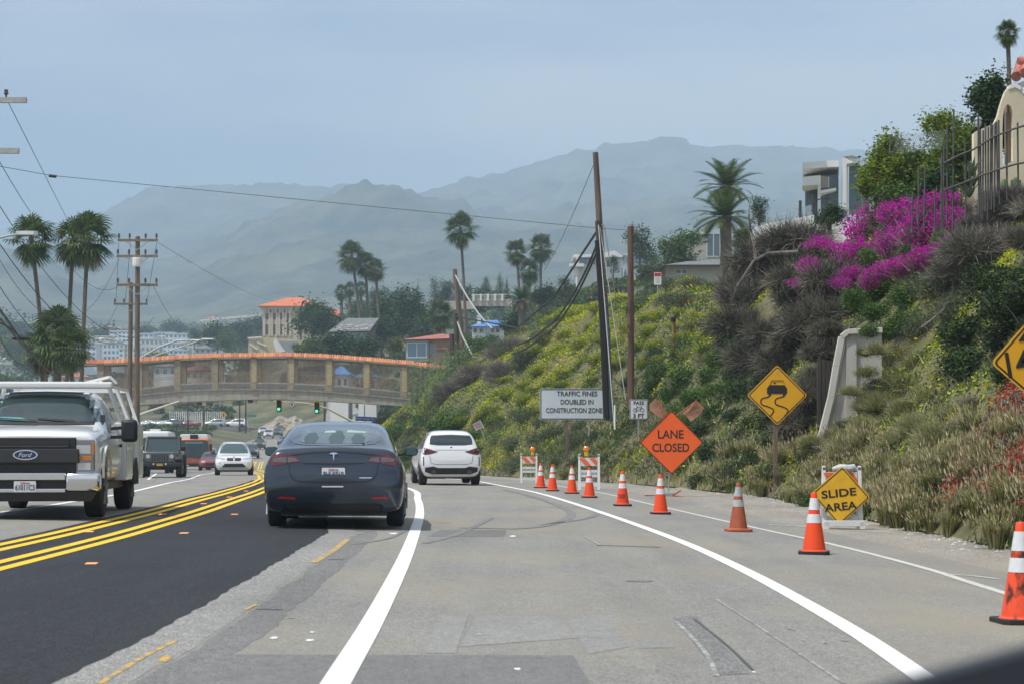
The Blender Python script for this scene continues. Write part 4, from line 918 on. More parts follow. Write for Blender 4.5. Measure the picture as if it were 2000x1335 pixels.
# person on the bridge
def person(pos, rz, label, sc_=1.0, top=(.10, .085, .07), leg=(.05, .05, .06), skin=(.42, .26, .19), walk=.12):
    t = thing('person', label, 'person', pos, rz); t.scale = (sc_,)*3
    me = bpy.data.meshes.new('body'); J = {}
    V = [(0, 0, .95), (0, 0, 1.15), (0, 0, 1.38), (0, 0, 1.5), (0, .01, 1.62), (0, .015, 1.72),
         (.17, 0, 1.4), (.24, .02, 1.12), (.25, .1, .88), (-.17, 0, 1.4), (-.24, -.02, 1.12), (-.25, .06, .88),
         (.1, 0, .9), (.11, walk, .5), (.11, walk*.6, .08), (.11, walk*.6+.15, .035), (-.1, 0, .9), (-.11, -walk*.4, .5), (-.11, -walk, .08), (-.11, -walk+.15, .035)]
    E = [(0, 1), (1, 2), (2, 3), (3, 4), (4, 5), (2, 6), (6, 7), (7, 8), (2, 9), (9, 10), (10, 11), (0, 12), (12, 13), (13, 14), (14, 15), (0, 16), (16, 17), (17, 18), (18, 19)]
    Rr = [.15, .13, .15, .06, .095, .08, .065, .048, .03, .065, .048, .03, .095, .065, .045, .04, .095, .065, .045, .04]
    for s_, b_ in ((1, 8), (-1, 11)):
        base = V[b_]
        for k, l in enumerate((.07, .085, .08, .065)):
            i = len(V); V.append((base[0]+s_*.0, base[1]+(k-1.5)*.022, base[2]-.07)); V.append((base[0]-s_*.015, base[1]+(k-1.5)*.024+.01, base[2]-.07-l)); Rr += [.011, .009]; E += [(b_, i), (i, i+1)]
        i = len(V); V.append((base[0]-s_*.01, base[1]+.05, base[2]-.06)); Rr.append(.011); E.append((b_, i))
    me.from_pydata(V, E, []); o = bpy.data.objects.new('body', me); C.objects.link(o)
    sk = o.modifiers.new('s', 'SKIN')
    for i, v in enumerate(me.skin_vertices[0].data if me.skin_vertices else []): v.radius = (Rr[i]*1.1, Rr[i]*.8)
    me.skin_vertices or None
    if not me.skin_vertices:
        bm = bmesh.new(); bm.from_mesh(me); ly = bm.verts.layers.skin.new() if not bm.verts.layers.skin else bm.verts.layers.skin[0]
        bm.verts.ensure_lookup_table()
        for i, v in enumerate(bm.verts): v[ly].radius = (Rr[i]*1.1, Rr[i]*.8); v[ly].use_root = (i == 0)
        bm.to_mesh(me); bm.free()
    o.modifiers.new('ss', 'SUBSURF').levels = 1
    m2 = eval_mesh(o); bpy.data.objects.remove(o); m2.materials.clear()
    for c in (skin, top, leg, (.03, .02, .015)): m2.materials.append(mat('skin' if c is skin else 'cloth_%d' % int(c[0]*1000+c[2]*90), c, .85))
    for p in m2.polygons:
        z = p.center.z; x = abs(p.center.x); p.use_smooth = True
        p.material_index = 0 if z > 1.5 else (3 if z > 1.76 else 0) if z > 1.5 else (0 if (x > .2 and z < .93) else 1) if z > .93 or x > .2 else 2 if z > .1 else 3
    bo = bpy.data.objects.new('body', m2); C.objects.link(bo); bo.parent = t
    h = MB(); h.lathe([(0, .1), (.05, .095), (.085, .05), (.095, 0), (.08, -.05)], 12, (0, -.012, 1.70)); h.build('hair', mat('dark_hair', (.03, .02, .015), .8), t, smooth=True)
    return t
person((bx(706), DB+1.2, bz(BR, 706)-.55), R(90), 'dark-clothed person walking across the footbridge behind the railing', 1.03)
b = MB(); b.lathe([(.02, 0), (.22, .05), (.26, .25), (.2, .42), (.08, .5)], 10); b.lathe([(.12, .5), (.16, .62), (.1, .74)], 10)
tag(b.build('cloth_bundle', mat('tan_cloth', (.4, .25, .2), .9, var=.3, scale=6), smooth=True, loc=(bx(697), DB+.9, bz(BR, 697)-.4)), 'tan cloth bundle beside the person on the footbridge', 'bundle')

# ------------------------------------------------------------------ poles and wires
def pole(name, label, pts, r0, r1, m=M_WOOD, group=None, cat='utility pole', parts=None):
    o_ = Vector(pts[0]); t = thing(name, label, cat, o_, 0, group)
    b = MB(); n = len(pts); L = [Vector(p)-o_ for p in pts]
    b.tube(L, [r0+(r1-r0)*i/(n-1) for i in range(n)], 12); b.build('shaft', m, t, smooth=True); return t
def wire(pts, sag=0, r=.012, m=None, label='thin wire', group=None, n=24, name='overhead_wire', cat='wire'):
    m = m or mat('wire_metal', (.12, .12, .12), .6); P_ = []
    for i in range(len(pts)-1):
        a, c = Vector(pts[i]), Vector(pts[i+1])
        for k in range(n+(1 if i == len(pts)-2 else 0)):
            f = k/n; p = a.lerp(c, f); p.z -= sag*4*f*(1-f); P_.append(p)
    b = MB(); b.tube(P_, r, 5, cap=False); return tag(b.build(name, m, fixn=False), label, cat, group)
# leaning pole with its black wrapped neighbour, right of the road
D1 = 75
t = pole('utility_pole', 'tall leaning bare pole rising above the mountains on the right', [P(1191, 822, D1), P(1183, 640, D1), P(1172, 460, D1), P(1163, 298, D1)], .165, .105, M_WOOD)
b = MB(); b.tube([P(1192, 818, D1-.3)-P(1191, 822, D1), P(1186, 640, D1-.28)-P(1191, 822, D1), P(1177, 560, D1-.25)-P(1191, 822, D1)], .10, 8)
b.build('climbing_guard', mat('green_wrap', (.10, .14, .14), .8, var=.4, scale=8), t, smooth=True)
b = MB()
for k in range(30): q = P(1175+k*.35, 440+k*12, D1-.33)-P(1191, 822, D1); b.box(q.x-.09, q.x+.09, q.y-.02, q.y+.02, q.z, q.z+.02)
b.build('step_pins', M_GALV, t)
D2 = 73.5
t = pole('utility_pole', 'black wrapped pole in front of the tall leaning pole', [P(1185, 820, D2), P(1179, 640, D2), P(1168, 432, D2)], .13, .11, M_WOODD)
o_ = P(1185, 820, D2); b = MB()
for dx in (-.06, 0, .06): b.tube([P(1184, 815, D2-.2)-o_+Vector((dx, 0, 0)), P(1177, 640, D2-.2)-o_+Vector((dx, 0, 0)), P(1166, 470, D2-.15)-o_+Vector((dx*.6, 0, 0))], .055, 6)
b.build('cable_riser', mat('black_cable', (.018, .018, .02), .6, var=.3, scale=6), t, smooth=True)
t = pole('utility_pole', 'plain brown pole standing behind the bicycle sign', [P(1232, 800, 74.5), P(1232, 620, 74.5), P(1231.5, 443, 74.5)], .135, .11, mat('brown_pole', (.15, .09, .06), .9, var=.3, scale=6, bump=.5, stretch=(1, 1, .1)))
b = MB(); b.lathe([(.122, 0), (.122, .1), (.04, .13)], 12, tuple(P(1231.5, 443, 74.5)-P(1232, 800, 74.5))); b.build('pole_cap', M_GALV, t)
pole('marker_post', 'short rusty marker post with dark cap on the slope', [hit(1315, 690)+Vector((0, -.3, -.2)), P(1315, 622, hit(1315, 690).y-.3)], .07, .07, mat('rusty_post', (.30, .16, .05), .9, var=.4, scale=8), cat='post')
b = MB(); q = P(1315, 620, hit(1315, 690).y-.3); b.lathe([(.10, -.18), (.11, 0), (.08, .04)], 10, tuple(q)); o = b.build('post_cap', M_BLACK); o.parent = [x for x in C.objects if x.name.startswith('marker_post')][0]; o.location = -o.parent.location
# broken trio by the bridge end
t = pole('utility_pole', 'leaning pole by the bridge end, tallest of three, cut at the top', [P(906, 745, 150), P(898, 620, 150), P(888, 526, 150)], .28, .16, M_WOOD, 'poles by the bridge end')
t = pole('utility_pole', 'dark pole strapped to the leaning pole by the bridge end', [P(893, 740, 149), P(892, 660, 149), P(890, 612, 149)], .22, .16, M_WOODD, 'poles by the bridge end')
t = pole('utility_pole', 'short cut-off dark pole left of the leaning pole at the bridge end', [P(884, 748, 147), P(883, 690, 147), P(882, 652, 147)], .2, .18, M_WOODD, 'poles by the bridge end')
def crossarm_pole(label, base, top, D, arms, r=.16):
    o_ = P(*base, D); t = pole('utility_pole', label, [o_, P((base[0]+top[0])/2, (base[1]+top[1])/2, D), P(*top, D)], r, r*.75, M_WOOD, 'utility poles beside the palms')
    for (py, xa, xb_) in arms:
        z = P(0, py, D).z-o_.z; xa_ = P(xa, py, D).x-o_.x; xc = P(xb_, py, D).x-o_.x; b = MB(); b.box(xa_, xc, -.22, -.10, z-.07, z+.07)
        arm = b.build('crossarm', mat('crossarm_wood', (.22, .17, .12), .9, var=.3, scale=6), t); xm = P(top[0], py, D).x-o_.x
        b = MB(); b.bar((xm-.7, -.16, z), (xm, -.16, z-.55), .04); b.bar((xm+.7, -.16, z), (xm, -.16, z-.55), .04); b.build('brace', M_GALV, t)
        for k, f in enumerate((.03, .3, .7, .97)):
            x = xa_+(xc-xa_)*f; b = MB(); b.lathe([(.03, 0), (.03, .08), (.08, .12), (.05, .2), (.075, .24), (.03, .32)], 8, (x, -.16, z+.07)); b.build('insulator', mat('brown_ceramic', (.08, .05, .04), .3), arm)
    return t
up1 = crossarm_pole('tall utility pole with three crossarms in front of the bridge', (267, 905), (269, 462), 112, [(470, 231, 309), (501, 229, 309), (557, 229, 309)], .17)
o_ = P(267, 905, 112); b = MB(); b.lathe([(.24, 0), (.26, .1), (.26, .45), (.24, .5)], 12, tuple(P(270, 522, 112)-o_-Vector((0, .35, 0)))); b.build('pole_collar', M_WHITE, up1)
crossarm_pole('second utility pole with one crossarm behind the tall one', (252, 860), (256, 552), 145, [(594, 223, 289)], .2)
# pole standing just outside the left edge: only its arm ends reach into view
t = pole('utility_pole', 'utility pole at the left edge showing only its crossarm ends', [(-17.2, 60, -1), (-17.2, 60, 13)], .18, .14, M_WOOD)
for py, xe in ((196, 52), (295, 37)):
    D = 60; q = P(xe, py, D); b = MB(); b.box(-3.4, q.x+17.2, -.07, .07, q.z+1-.08, q.z+1+.08); b.build('crossarm', mat('pale_crossarm', (.42, .42, .4), .8, var=.15, scale=5), t)
q = P(12, 190, 60); b = MB(); b.lathe([(.03, 0), (.03, .06), (.08, .1), (.05, .18), (.07, .22)], 8, (q.x+17.2, 0, q.z+1)); b.build('insulator', mat('brown_ceramic', (.08, .05, .04), .3), t)
wl = 'overhead wires at the left'
wire([P(-40, 318, 60), P(100, 343, 66), P(1168, 446, 73.5), P(1231, 450, 74.5)], 0, .011, label='long wire crossing the whole sky to the pole on the right')
b = MB(); q = P(103, 344, 66); b.tube([q-Vector((.12, 0, -.01)), q+Vector((.12, 0, -.02))], .05, 8); tag(b.build('wire_splice', M_BLACK), 'small dark splice on the long wire at the left', 'wire splice')
dw = mat('dark_wire', (.05, .055, .06), .7)
for i, (a, c, s_, r_) in enumerate([((15, 198, 60), (132, 430, 108), 0, .012), ((-10, 300, 60), (60, 415, 90), .05, .013), ((-5, 395, 70), (262, 660, 112), 1.2, .015), ((-5, 470, 60), (300, 620, 112), 2.2, .016),
        ((-10, 590, 45), (118, 740, 130), .3, .03), ((-10, 610, 40), (130, 742, 130), .3, .022), ((-10, 640, 40), (55, 710, 70), .3, .012), ((-10, 545, 60), (229, 596, 112), 2.4, .013), ((-5, 500, 80), (233, 505, 112), 3.0, .012), ((100, 460, 90), (230, 560, 112), 1.0, .012)]):
    wire([P(*a), P(*c)], s_, r_, dw, label='dark overhead wire sloping across the left palms, %s from the top' % ['first', 'second', 'third', 'fourth', 'fifth', 'sixth', 'seventh', 'eighth', 'ninth', 'tenth'][i], group=wl)
for i, (a, c, s_) in enumerate([((309, 474, 112), (560, 590, 400), 1.0), ((300, 560, 112), (345, 630, 200), .3), ((232, 474, 112), (226, 594, 145), 0), ((306, 474, 112), (286, 594, 145), 0), ((255, 474, 112), (244, 594, 145), .1)]):
    wire([P(*a), P(*c)], s_, .014, dw, label='fine wire hanging from the crossarms of the utility poles, %s from left' % ['fifth', 'fourth', 'first', 'third', 'second'][i], group='wires between the utility poles')
blk = mat('black_cable', (.018, .018, .02), .6)
wire([P(1166, 452, 73.5), P(1082, 580, 95), P(1010, 640, 118), P(890, 618, 149)], .0, .05, blk, 'black sagging cable from the wrapped pole, uppermost of three', 'sagging black cables', name='slack_cable', cat='cable').hide_render = False
wire([P(1165, 480, 73.5), P(1110, 590, 84), P(1065, 640, 92), P(1010, 672, 100)], .15, .045, blk, 'black sagging cable from the wrapped pole, middle of three', 'sagging black cables', name='slack_cable', cat='cable')
wire([P(1164, 496, 73.5), P(1105, 610, 84), P(1060, 655, 92), P(1000, 690, 100)], .15, .045, blk, 'black sagging cable from the wrapped pole, lowest of three', 'sagging black cables', name='slack_cable', cat='cable')
gw = mat('pale_cable', (.42, .42, .4), .6)
wire([P(889, 536, 150), P(962, 642, 140)], .4, .06, gw, 'pale guy cable from the top of the leaning pole at the bridge end', 'pale cables at the bridge end', name='guy_cable', cat='cable')
wire([P(893, 626, 149), P(912, 672, 146), P(935, 706, 140)], .2, .06, gw, 'pale slack cable drooping behind the grey brush', 'pale cables at the bridge end', name='guy_cable', cat='cable')
wire([P(1164, 310, D1), P(1062, 530, 120)], .3, .012, dw, 'fine guy wire from the top of the leaning pole to the left', name='guy_wire', cat='wire')
for i, (a, c, wn) in enumerate([((1169, 440, 73.2), (1200, 835, 68), 'leftmost'), ((1172, 445, 73.2), (1222, 780, 72), 'middle'), ((1180, 440, 74), (1228, 740, 76), 'rightmost')]):
    wire([P(*a), P(*c)], 0, .017, gw, 'pale guy wire beside the leaning pole, %s of three' % wn, 'guy wires of the leaning pole', name='guy_wire')
b = MB(); b.tube([P(1201, 790, 68), P(1201, 838, 68)], .03, 6); tag(b.build('guy_sleeve', M_WHITE), 'pale plastic sleeve on the guy wire foot', 'cable guard')
# street lamps
def lamp_arm(label, pts, D, r=.06, head=True, mt=None, name='street_lamp', vertical=None):
    p0 = P(*pts[0], D); t = thing(name, label, 'street lamp', p0 if vertical is None else (p0.x, p0.y, vertical), 0, 'street lamps'); o_ = t.location.copy()
    b = MB(); b.tube([P(*p, D)-o_ for p in pts], r, 8); b.build('arm', mt or M_GALV, t, smooth=True)
    if vertical is not None: b = MB(); b.tube([Vector((0, 0, 0)), p0-o_], [r*1.7, r*1.2], 10); b.build('post', mt or M_GALV, t, smooth=True)
    if head:
        q = P(*pts[-1], D)-o_; d = (P(*pts[-1], D)-P(*pts[-2], D)).normalized(); M_ = Matrix.Translation(q)
        b = MB(); L = head if isinstance(head, float) else .8
        prof = [(-.1, .05), (.05, .10), (.35*L, .13), (.8*L, .12), (L, .04)]; 
        for i in range(len(prof)-1):
            (x0, w0), (x1, w1) = prof[i], prof[i+1]; sg = 1 if d.x > 0 else -1
            vs = [q+Vector((x0*sg, -w0, -.03)), q+Vector((x0*sg, w0, -.03)), q+Vector((x0*sg, w0*.6, .08)), q+Vector((x0*sg, -w0*.6, .08)), q+Vector((x1*sg, -w1, -.03)), q+Vector((x1*sg, w1, -.03)), q+Vector((x1*sg, w1*.6, .08)), q+Vector((x1*sg, -w1*.6, .08))]
            b.add(vs, [(0, 4, 5, 1), (1, 5, 6, 2), (2, 6, 7, 3), (3, 7, 4, 0)])
        b.build('lamp_head', mt or M_GALV, t)
    return t
lamp_arm('grey cobra-head street lamp arm reaching in from the left edge', [(-60, 480), (-20, 470), (15, 461), (38, 457)], 58, .035, .55, mat('lamp_grey_dull', (.38, .40, .41), .5), vertical=-1)
t = thing('street_lamp', 'dark disc-shaped street lamp hanging low at the left edge', 'street lamp', P(-60, 600, 60), 0, 'street lamps')
o_ = t.location; b = MB(); b.tube([Vector((0, 0, 0)), P(20, 640, 60)-o_, P(40, 660, 60)-o_], .03, 6); b.build('arm', M_BLACK, t); b = MB(); b.lathe([(.05, .1), (.12, .05), (.28, .0), (.26, -.05), (.1, -.08)], 16, tuple(P(41, 660, 60)-o_)); b.build('lamp_head', M_BLACK, t, smooth=True)
lamp_arm('curved pale lamp arm rising right above the tiled bridge', [(272, 700), (310, 678), (345, 665), (372, 664)], 190, .09, 1.2, vertical=-1)
lamp_arm('curved pale lamp arm rising left above the tiled bridge', [(245, 672), (225, 664), (205, 661)], 195, .08, .9, vertical=-1)
lamp_arm('long thin signal arm sloping up right above the tiled bridge', [(265, 708), (330, 685), (370, 672), (395, 662)], 186, .06, 1.2, vertical=-1)
# signal mast from the left, seen below the bridge
t = thing('mast_arm', 'pale diagonal mast arm under the left half of the bridge', 'mast arm', P(225, 900, 160)); o_ = t.location
b = MB(); b.tube([Vector((0, 0, 0)), P(225, 828, 160)-o_], .14, 10); b.build('post', mat('pale_steel', (.55, .5, .4), .6), t, smooth=True)
b = MB(); b.tube([P(225, 828, 160)-o_, P(290, 803, 160)-o_, P(350, 783, 160)-o_], [.13, .11, .08], 10); b.build('arm', mat('pale_steel', (.55, .5, .4), .6), t, smooth=True)
# traffic signals on a curved arm below the bridge
t = thing('signal_mast', 'curved signal mast arm under the bridge carrying two signals', 'signal mast', P(762, 905, 176)); o_ = t.location
b = MB(); b.tube([Vector((0, 0, 0)), P(745, 842, 176)-o_, P(690, 823, 176)-o_, P(640, 797, 176)-o_, P(600, 787, 176)-o_, P(535, 783, 176)-o_], [.14, .13, .11, .09, .07, .06], 10); b.build('arm', mat('pale_steel', (.55, .5, .4), .6), t, smooth=True)
sig0 = None
for px_, py_ in ((545, 791), (619, 795)):
    if sig0 is None:
        s = thing('traffic_signal', 'traffic signal showing green, the left one under the bridge', 'traffic signal', P(px_, py_, 175.5), 0, 'traffic signals under the bridge'); sig0 = s
        b = MB(); b.box(-.26, .26, -.05, 0, -.56, .56); b.build('backplate', mat('yellow_border', (.8, .55, .05), .6), s)
        b = MB(); b.box(-.2, .2, -.20, -.052, -.5, .5); b.build('housing', mat('signal_black', (.015, .015, .015), .5), s, bevel=.02)
        for z, m_ in ((.32, mat('lens_red_off', (.08, .01, .01), .3)), (0, mat('lens_amber_off', (.08, .05, .01), .3)), (-.32, mat('lens_green_on', (.02, .6, .35), .3, emit=((.03, 1, .5), 3.0)))):
            b = MB(); b.tube([(0, -.20, z), (0, -.215, z)], .115, 14); ln = b.build('lens', m_, s); b = MB()
            b.tube([(0, -.2, z), (0, -.34, z+.02)], .13, 14, cap=False); b.build('visor', MATS['signal_black'], ln)
    else:
        s = copy_tree(sig0); s.location = P(px_, py_, 175.5); s['label'] = 'traffic signal showing green, the right one under the bridge'
t = thing('road_sign', 'round no right turn sign hanging between the two signals', 'road sign', P(571, 790, 175.4)); t['kind'] = 'thing'
b = MB(); b.tube([(0, 0, 0), (0, -.03, 0)], .30, 20); b.build('panel', M_WHITE, t)
b = MB(); b.tube([(0, -.035, 0), (0, -.045, 0)], .27, 20); b.build('ring', mat('sign_dark', (.04, .03, .03), .6), t); b = MB(); b.tube([(0, -.046, 0), (0, -.05, 0)], .215, 20); b.build('face', M_WHITE, t)
text('R', .38, MATS['sign_dark'], t, (0, -.06, 0), bold=.01, name='symbol'); b = MB(); b.bar((-.16, -.055, .16), (.16, -.055, -.16), .03, .004); b.build('slash', MATS['sign_dark'], t)
t = thing('street_sign', 'blue street name sign reading Porto Marina Wy', 'street sign', P(712, 905, 170)); o_ = t.location
b = MB(); b.tube([Vector((0, 0, 0)), P(712, 790, 170)-o_], .045, 8); b.build('post', M_GALV, t)
q = P(714, 817, 170)-o_; b = MB(); b.box(-.85, .85, -.08, -.05, -.19, .19); pn = b.build('panel', mat('sign_blue', (.03, .13, .45), .5), t); pn.location = q; pn.rotation_euler = (0, R(3), 0)
text('Porto Marina Wy', .3, M_WHITE, pn, (0, -.085, 0), fit=(1.5, .22))
# thin posts and lamps under the bridge
for i, (px_, yt, yb, D, lb) in enumerate([(367, 778, 860, 240, 'thin dark pole under the bridge behind the bus'), (398, 785, 838, 250, 'thin pole with a box lamp under the bridge'), (468, 780, 840, 260, 'thin dark pole left of the green sign'), (480, 778, 845, 255, 'thin dark pole beside the green sign'), (634, 780, 822, 200, 'thin black pole at the side street')]):
    t = pole('lamp_post', lb, [P(px_, yb, D), P(px_, yt, D)], .11, .09, M_WOODD, 'thin poles under the bridge', 'post')
for (px_, py_, D) in ((393, 787, 168.8), (492, 783, 168.8)):
    t = thing('bridge_lamp', 'pale lamp box hanging under the bridge deck, %s' % ('left one' if px_ < 450 else 'right one'), 'lamp', P(px_, py_, D), 0, 'lamps under the bridge')
    b = MB(); b.box(-.32, .1, -.15, .15, -.12, .12); b.build('housing', mat('dark_metal', (.06, .06, .06), .5), t); b = MB(); b.box(.1, .42, -.17, .17, -.16, .16); b.build('lens', mat('frosted_lens', (.6, .62, .6), .4), t, bevel=.05)
t = thing('warning_sign', 'small yellow diamond pedestrian sign on the far street', 'warning sign', P(437, 842, 330)); o_ = t.location
b = MB(); b.tube([Vector((0, .06, 0)), P(437, 802, 330.1)-o_], .05, 6); b.build('post', M_GALV, t); q = P(437, 809, 330)-o_
b = MB(); b.prism([q+Vector(v)*.55 for v in ((-1, 0, 0), (0, 0, 1), (1, 0, 0), (0, 0, -1))], (0, .03, 0)); b.build('panel', mat('sign_yellow', (.75, .42, .01), .5), t)
b = MB(); b.box(q.x-.1, q.x+.1, q.y-.02, q.y-.01, q.z-.28, q.z+.12); b.tube([q+Vector((0, -.02, .2)), q+Vector((0, -.01, .2))], .09, 8); b.build('symbol', M_BLACK, t)
t = thing('guide_sign', 'small green guide sign beside the far road', 'road sign', P(492, 850, 330)); o_ = t.location
b = MB(); b.tube([Vector((-.6, .06, 0)), P(485, 808, 330.1)-o_], .05, 6); b.build('post', M_GALV, t); q = P(492, 811, 330)-o_
b = MB(); b.box(q.x-.75, q.x+.75, q.y, q.y+.03, q.z-.2, q.z+.2); b.build('panel', mat('sign_green', (.02, .22, .16), .5), t)

# ------------------------------------------------------------------ fences far off
t = thing('post_fence', 'row of white posts along the upper street under the bridge', 'fence', P(335, 832, 428)); o_ = t.location
for k in range(27):
    px_ = 332+k*4.1; b = MB(); b.bar(P(px_, 826, 428)-o_, P(px_, 802+(k % 3), 428)-o_, .16); b.build('post', M_WHITE, t)
b = MB(); b.bar(P(330, 812, 428)-o_, P(440, 812, 428)-o_, .1); b.bar(P(330, 804, 428)-o_, P(440, 804, 428)-o_, .1); b.build('rail', M_GALV, t)
t = thing('retaining_wall', 'low pale wall along the upper street', 'wall', P(290, 830, 424)); o_ = t.location
b = MB(); a_, c_ = P(300, 834, 424)-o_, P(432, 820, 424)-o_; b.box(a_.x, c_.x, 0, .4, a_.z, c_.z); b.build('wall', mat('pale_wall', (.5, .46, .38), .9, var=.1, scale=.5), t)
t = thing('hillside_wall', 'long white terrace wall with pale railing on the hill above the blue roof', 'wall', P(900, 600, 330)); o_ = t.location
b = MB(); a_, c_ = P(853, 598, 330)-o_, P(925, 588, 330)-o_; b.box(a_.x, c_.x, 0, .5, a_.z-.5, c_.z); a_, c_ = P(925, 592, 330)-o_, P(1000, 584, 330)-o_; b.box(a_.x, c_.x, .1, .6, a_.z-.5, c_.z); b.build('wall', mat('pale_wall', (.5, .46, .38)), t)
b = MB()
for k in range(30): px_ = 922+k*2.2; b.bar(P(px_, 586, 330)-o_, P(px_, 575, 330)-o_, .06)
b.bar(P(920, 576, 330)-o_, P(990, 575, 330)-o_, .1); b.build('railing', M_WHITE, t)
for k in range(5): px_ = 925+k*14; b = MB(); b.bar(P(px_, 588, 329.8)-o_, P(px_, 574, 329.8)-o_, .35); b.build('pillar', M_WHITE, t)
# ------------------------------------------------------------------ buildings
M_ROOFT = mat('terracotta_roof', (.46, .17, .11), .85, var=.3, scale=3, bump=.5, stretch=(3, .6, 1))
M_ROOFO = mat('orange_roof', (.62, .19, .09), .85, var=.15, scale=1.5, bump=.3)
M_ROOFG = mat('grey_shingle', (.17, .18, .18), .9, var=.25, scale=2, bump=.5)
M_ROOFB = mat('blue_roof', (.10, .25, .55), .8, var=.1, scale=1)
M_FRAME = mat('window_frame', (.6, .62, .6), .6)
def win(par, x0, x1, z0, z1, y, m=None, frame=True, rot=None):
    """window on a wall facing -y"""
    b = MB(); b.box(x0, x1, y-.03, y-.005, z0, z1); wn = b.build('window', m or M_DGLASS, par)
    if frame:
        b = MB(); f = max(.05, (x1-x0)*.06)
        b.box(x0-f, x0, y-.07, y, z0-f, z1+f); b.box(x1, x1+f, y-.07, y, z0-f, z1+f); b.box(x0, x1, y-.07, y, z1, z1+f); b.box(x0, x1, y-.07, y, z0-f, z0)
        if x1-x0 > .9: xm = (x0+x1)/2; b.box(xm-f/2, xm+f/2, y-.07, y-.031, z0, z1)
        b.build('frame', M_FRAME, wn)
    return wn
def hiproof(b, x0, x1, y0, y1, z, h, ov=.5, ridge=None):
    x0 -= ov; x1 += ov; y0 -= ov; y1 += ov; r = ridge if ridge is not None else (y1-y0)/2; ym = (y0+y1)/2
    r = min(r, (x1-x0)/2-.05)
    b.add([(x0, y0, z), (x1, y0, z), (x1, y1, z), (x0, y1, z), (x0+r, ym, z+h), (x1-r, ym, z+h), (x0, y0, z-.15), (x1, y0, z-.15), (x1, y1, z-.15), (x0, y1, z-.15)],
          [(0, 1, 5, 4), (1, 2, 5), (2, 3, 4, 5), (3, 0, 4), (0, 6, 7, 1), (1, 7, 8, 2), (2, 8, 9, 3), (3, 9, 6, 0), (9, 8, 7, 6)])
def gable(b, x0, x1, y0, y1, z, h, ov=.4, along='y'):
    x0 -= ov; x1 += ov; y0 -= ov; y1 += ov
    if along == 'y': xm = (x0+x1)/2; b.prism([(x0, y0, z), (x1, y0, z), (xm, y0, z+h)], (0, y1-y0, 0))
    else: ym = (y0+y1)/2; b.prism([(x0, y0, z), (x0, y1, z), (x0, ym, z+h)], (x1-x0, 0, 0))
def block(name, label, px0, px1, pyt, pyb, D, depth, wall, roof=None, rh=0, rkind='flat', nw=(0, 0), rz=0, cat='house', group=None, wm=None, extra_base=3, wfrac=(.5, .45), ov=.5, frame=False):
    a, c = P(px0, pyb, D), P(px1, pyt, D); w_ = c.x-a.x; h = c.z-a.z; t = thing(name, label, cat, ((a.x+c.x)/2, D, a.z), rz, group)
    b = MB(); b.box(-w_/2, w_/2, 0, depth, -extra_base, h); b.build('wall', wall, t)
    b = MB()
    if rkind == 'hip': hiproof(b, -w_/2, w_/2, 0, depth, h+.003, rh, ov)
    elif rkind == 'gable': gable(b, -w_/2, w_/2, 0, depth, h+.003, rh, ov)
    elif rkind == 'side': gable(b, -w_/2, w_/2, 0, depth, h+.003, rh, ov, 'x')
    else: b.box(-w_/2-.25, w_/2+.25, -.25, depth+.25, h+.003, h+.003+max(.25, rh))
    b.build('roof', roof or wall, t)
    nx, nz = nw
    for i in range(nx):
        for j in range(nz):
            cx = -w_/2+w_*(i+.5)/nx; cz = h*(j+.5)/nz; ww = w_/nx*wfrac[0]/2; hh = h/nz*wfrac[1]/2
            win(t, cx-ww, cx+ww, cz-hh, cz+hh, 0, wm, frame)
    return t, w_, h
# villa with orange roof
D = 470; a = P(513, 658, D); s = D/F
t = thing('villa', 'large cream stone villa with orange tiled hip roof and tall pilasters', 'villa', (a.x, D, a.z))
VW = 110*s; VH = 61*s; M_VIL = mat('villa_stone', (.62, .54, .40), .9, var=.1, scale=.6, bump=.1)
b = MB(); b.box(0, VW, 0, 14, -3, VH-.9); b.build('wall', M_VIL, t)
b = MB(); b.box(-.35, VW+.35, -.35, 14.3, VH-.9, VH-.5); b.box(-.6, VW+.6, -.6, 14.6, VH-.498, VH-.1); b.build('cornice', M_VIL, t)
b = MB(); hiproof(b, 0, VW, 0, 14, VH-.098, 2.5, 1.0, 6); rf = b.build('roof', M_ROOFO, t)
b = MB(); b.box(VW+.02, VW+5.5, 3, 14, -3, VH-2.2); b.build('side_wing', M_VIL, t); b = MB(); hiproof(b, VW+.7, VW+5.5, 3, 14, VH-2.19, 1.8, .6, 2.5); b.build('wing_roof', M_ROOFO, t)
for px_ in (516, 527, 531, 541, 545, 554, 558, 567, 580, 592, 604):
    x = (px_-513)*s; b = MB(); b.box(x-.28, x+.28, -.28, -.003, .2, VH-.95); b.box(x-.42, x+.42, -.42, -.29, VH-1.5, VH-.95); b.build('pilaster', M_VIL, t)
for px_ in (522, 536, 550, 563, 586, 598):
    x = (px_-513)*s; w_ = .42
    win(t, x-w_, x+w_, 4.1, 5.6, 0, mat('warm_window', (.16, .10, .08), .3)); pts = [(x-w_, -.05, .6)]+[(x-w_*math.cos(k*math.pi/8), -.05, 2.6+w_*math.sin(k*math.pi/8)) for k in range(9)]+[(x+w_, -.05, .6)]
    b = MB(); b.prism(pts, (0, .04, 0)); b.build('arched_window', MATS['warm_window'], t)
t = thing('villa_terrace', 'yellow stone terrace wall with stairs below the villa', 'terrace wall', P(530, 690, 455)); o_ = t.location
b = MB(); q = lambda px, py: P(px, py, 455)-o_
b.prism([q(484, 692), q(486, 660), q(512, 658), q(590, 664), q(588, 692)], (0, 6, 0)); b.build('wall', mat('yellow_stone', (.55, .45, .26), .9, var=.2, scale=1.2), t)
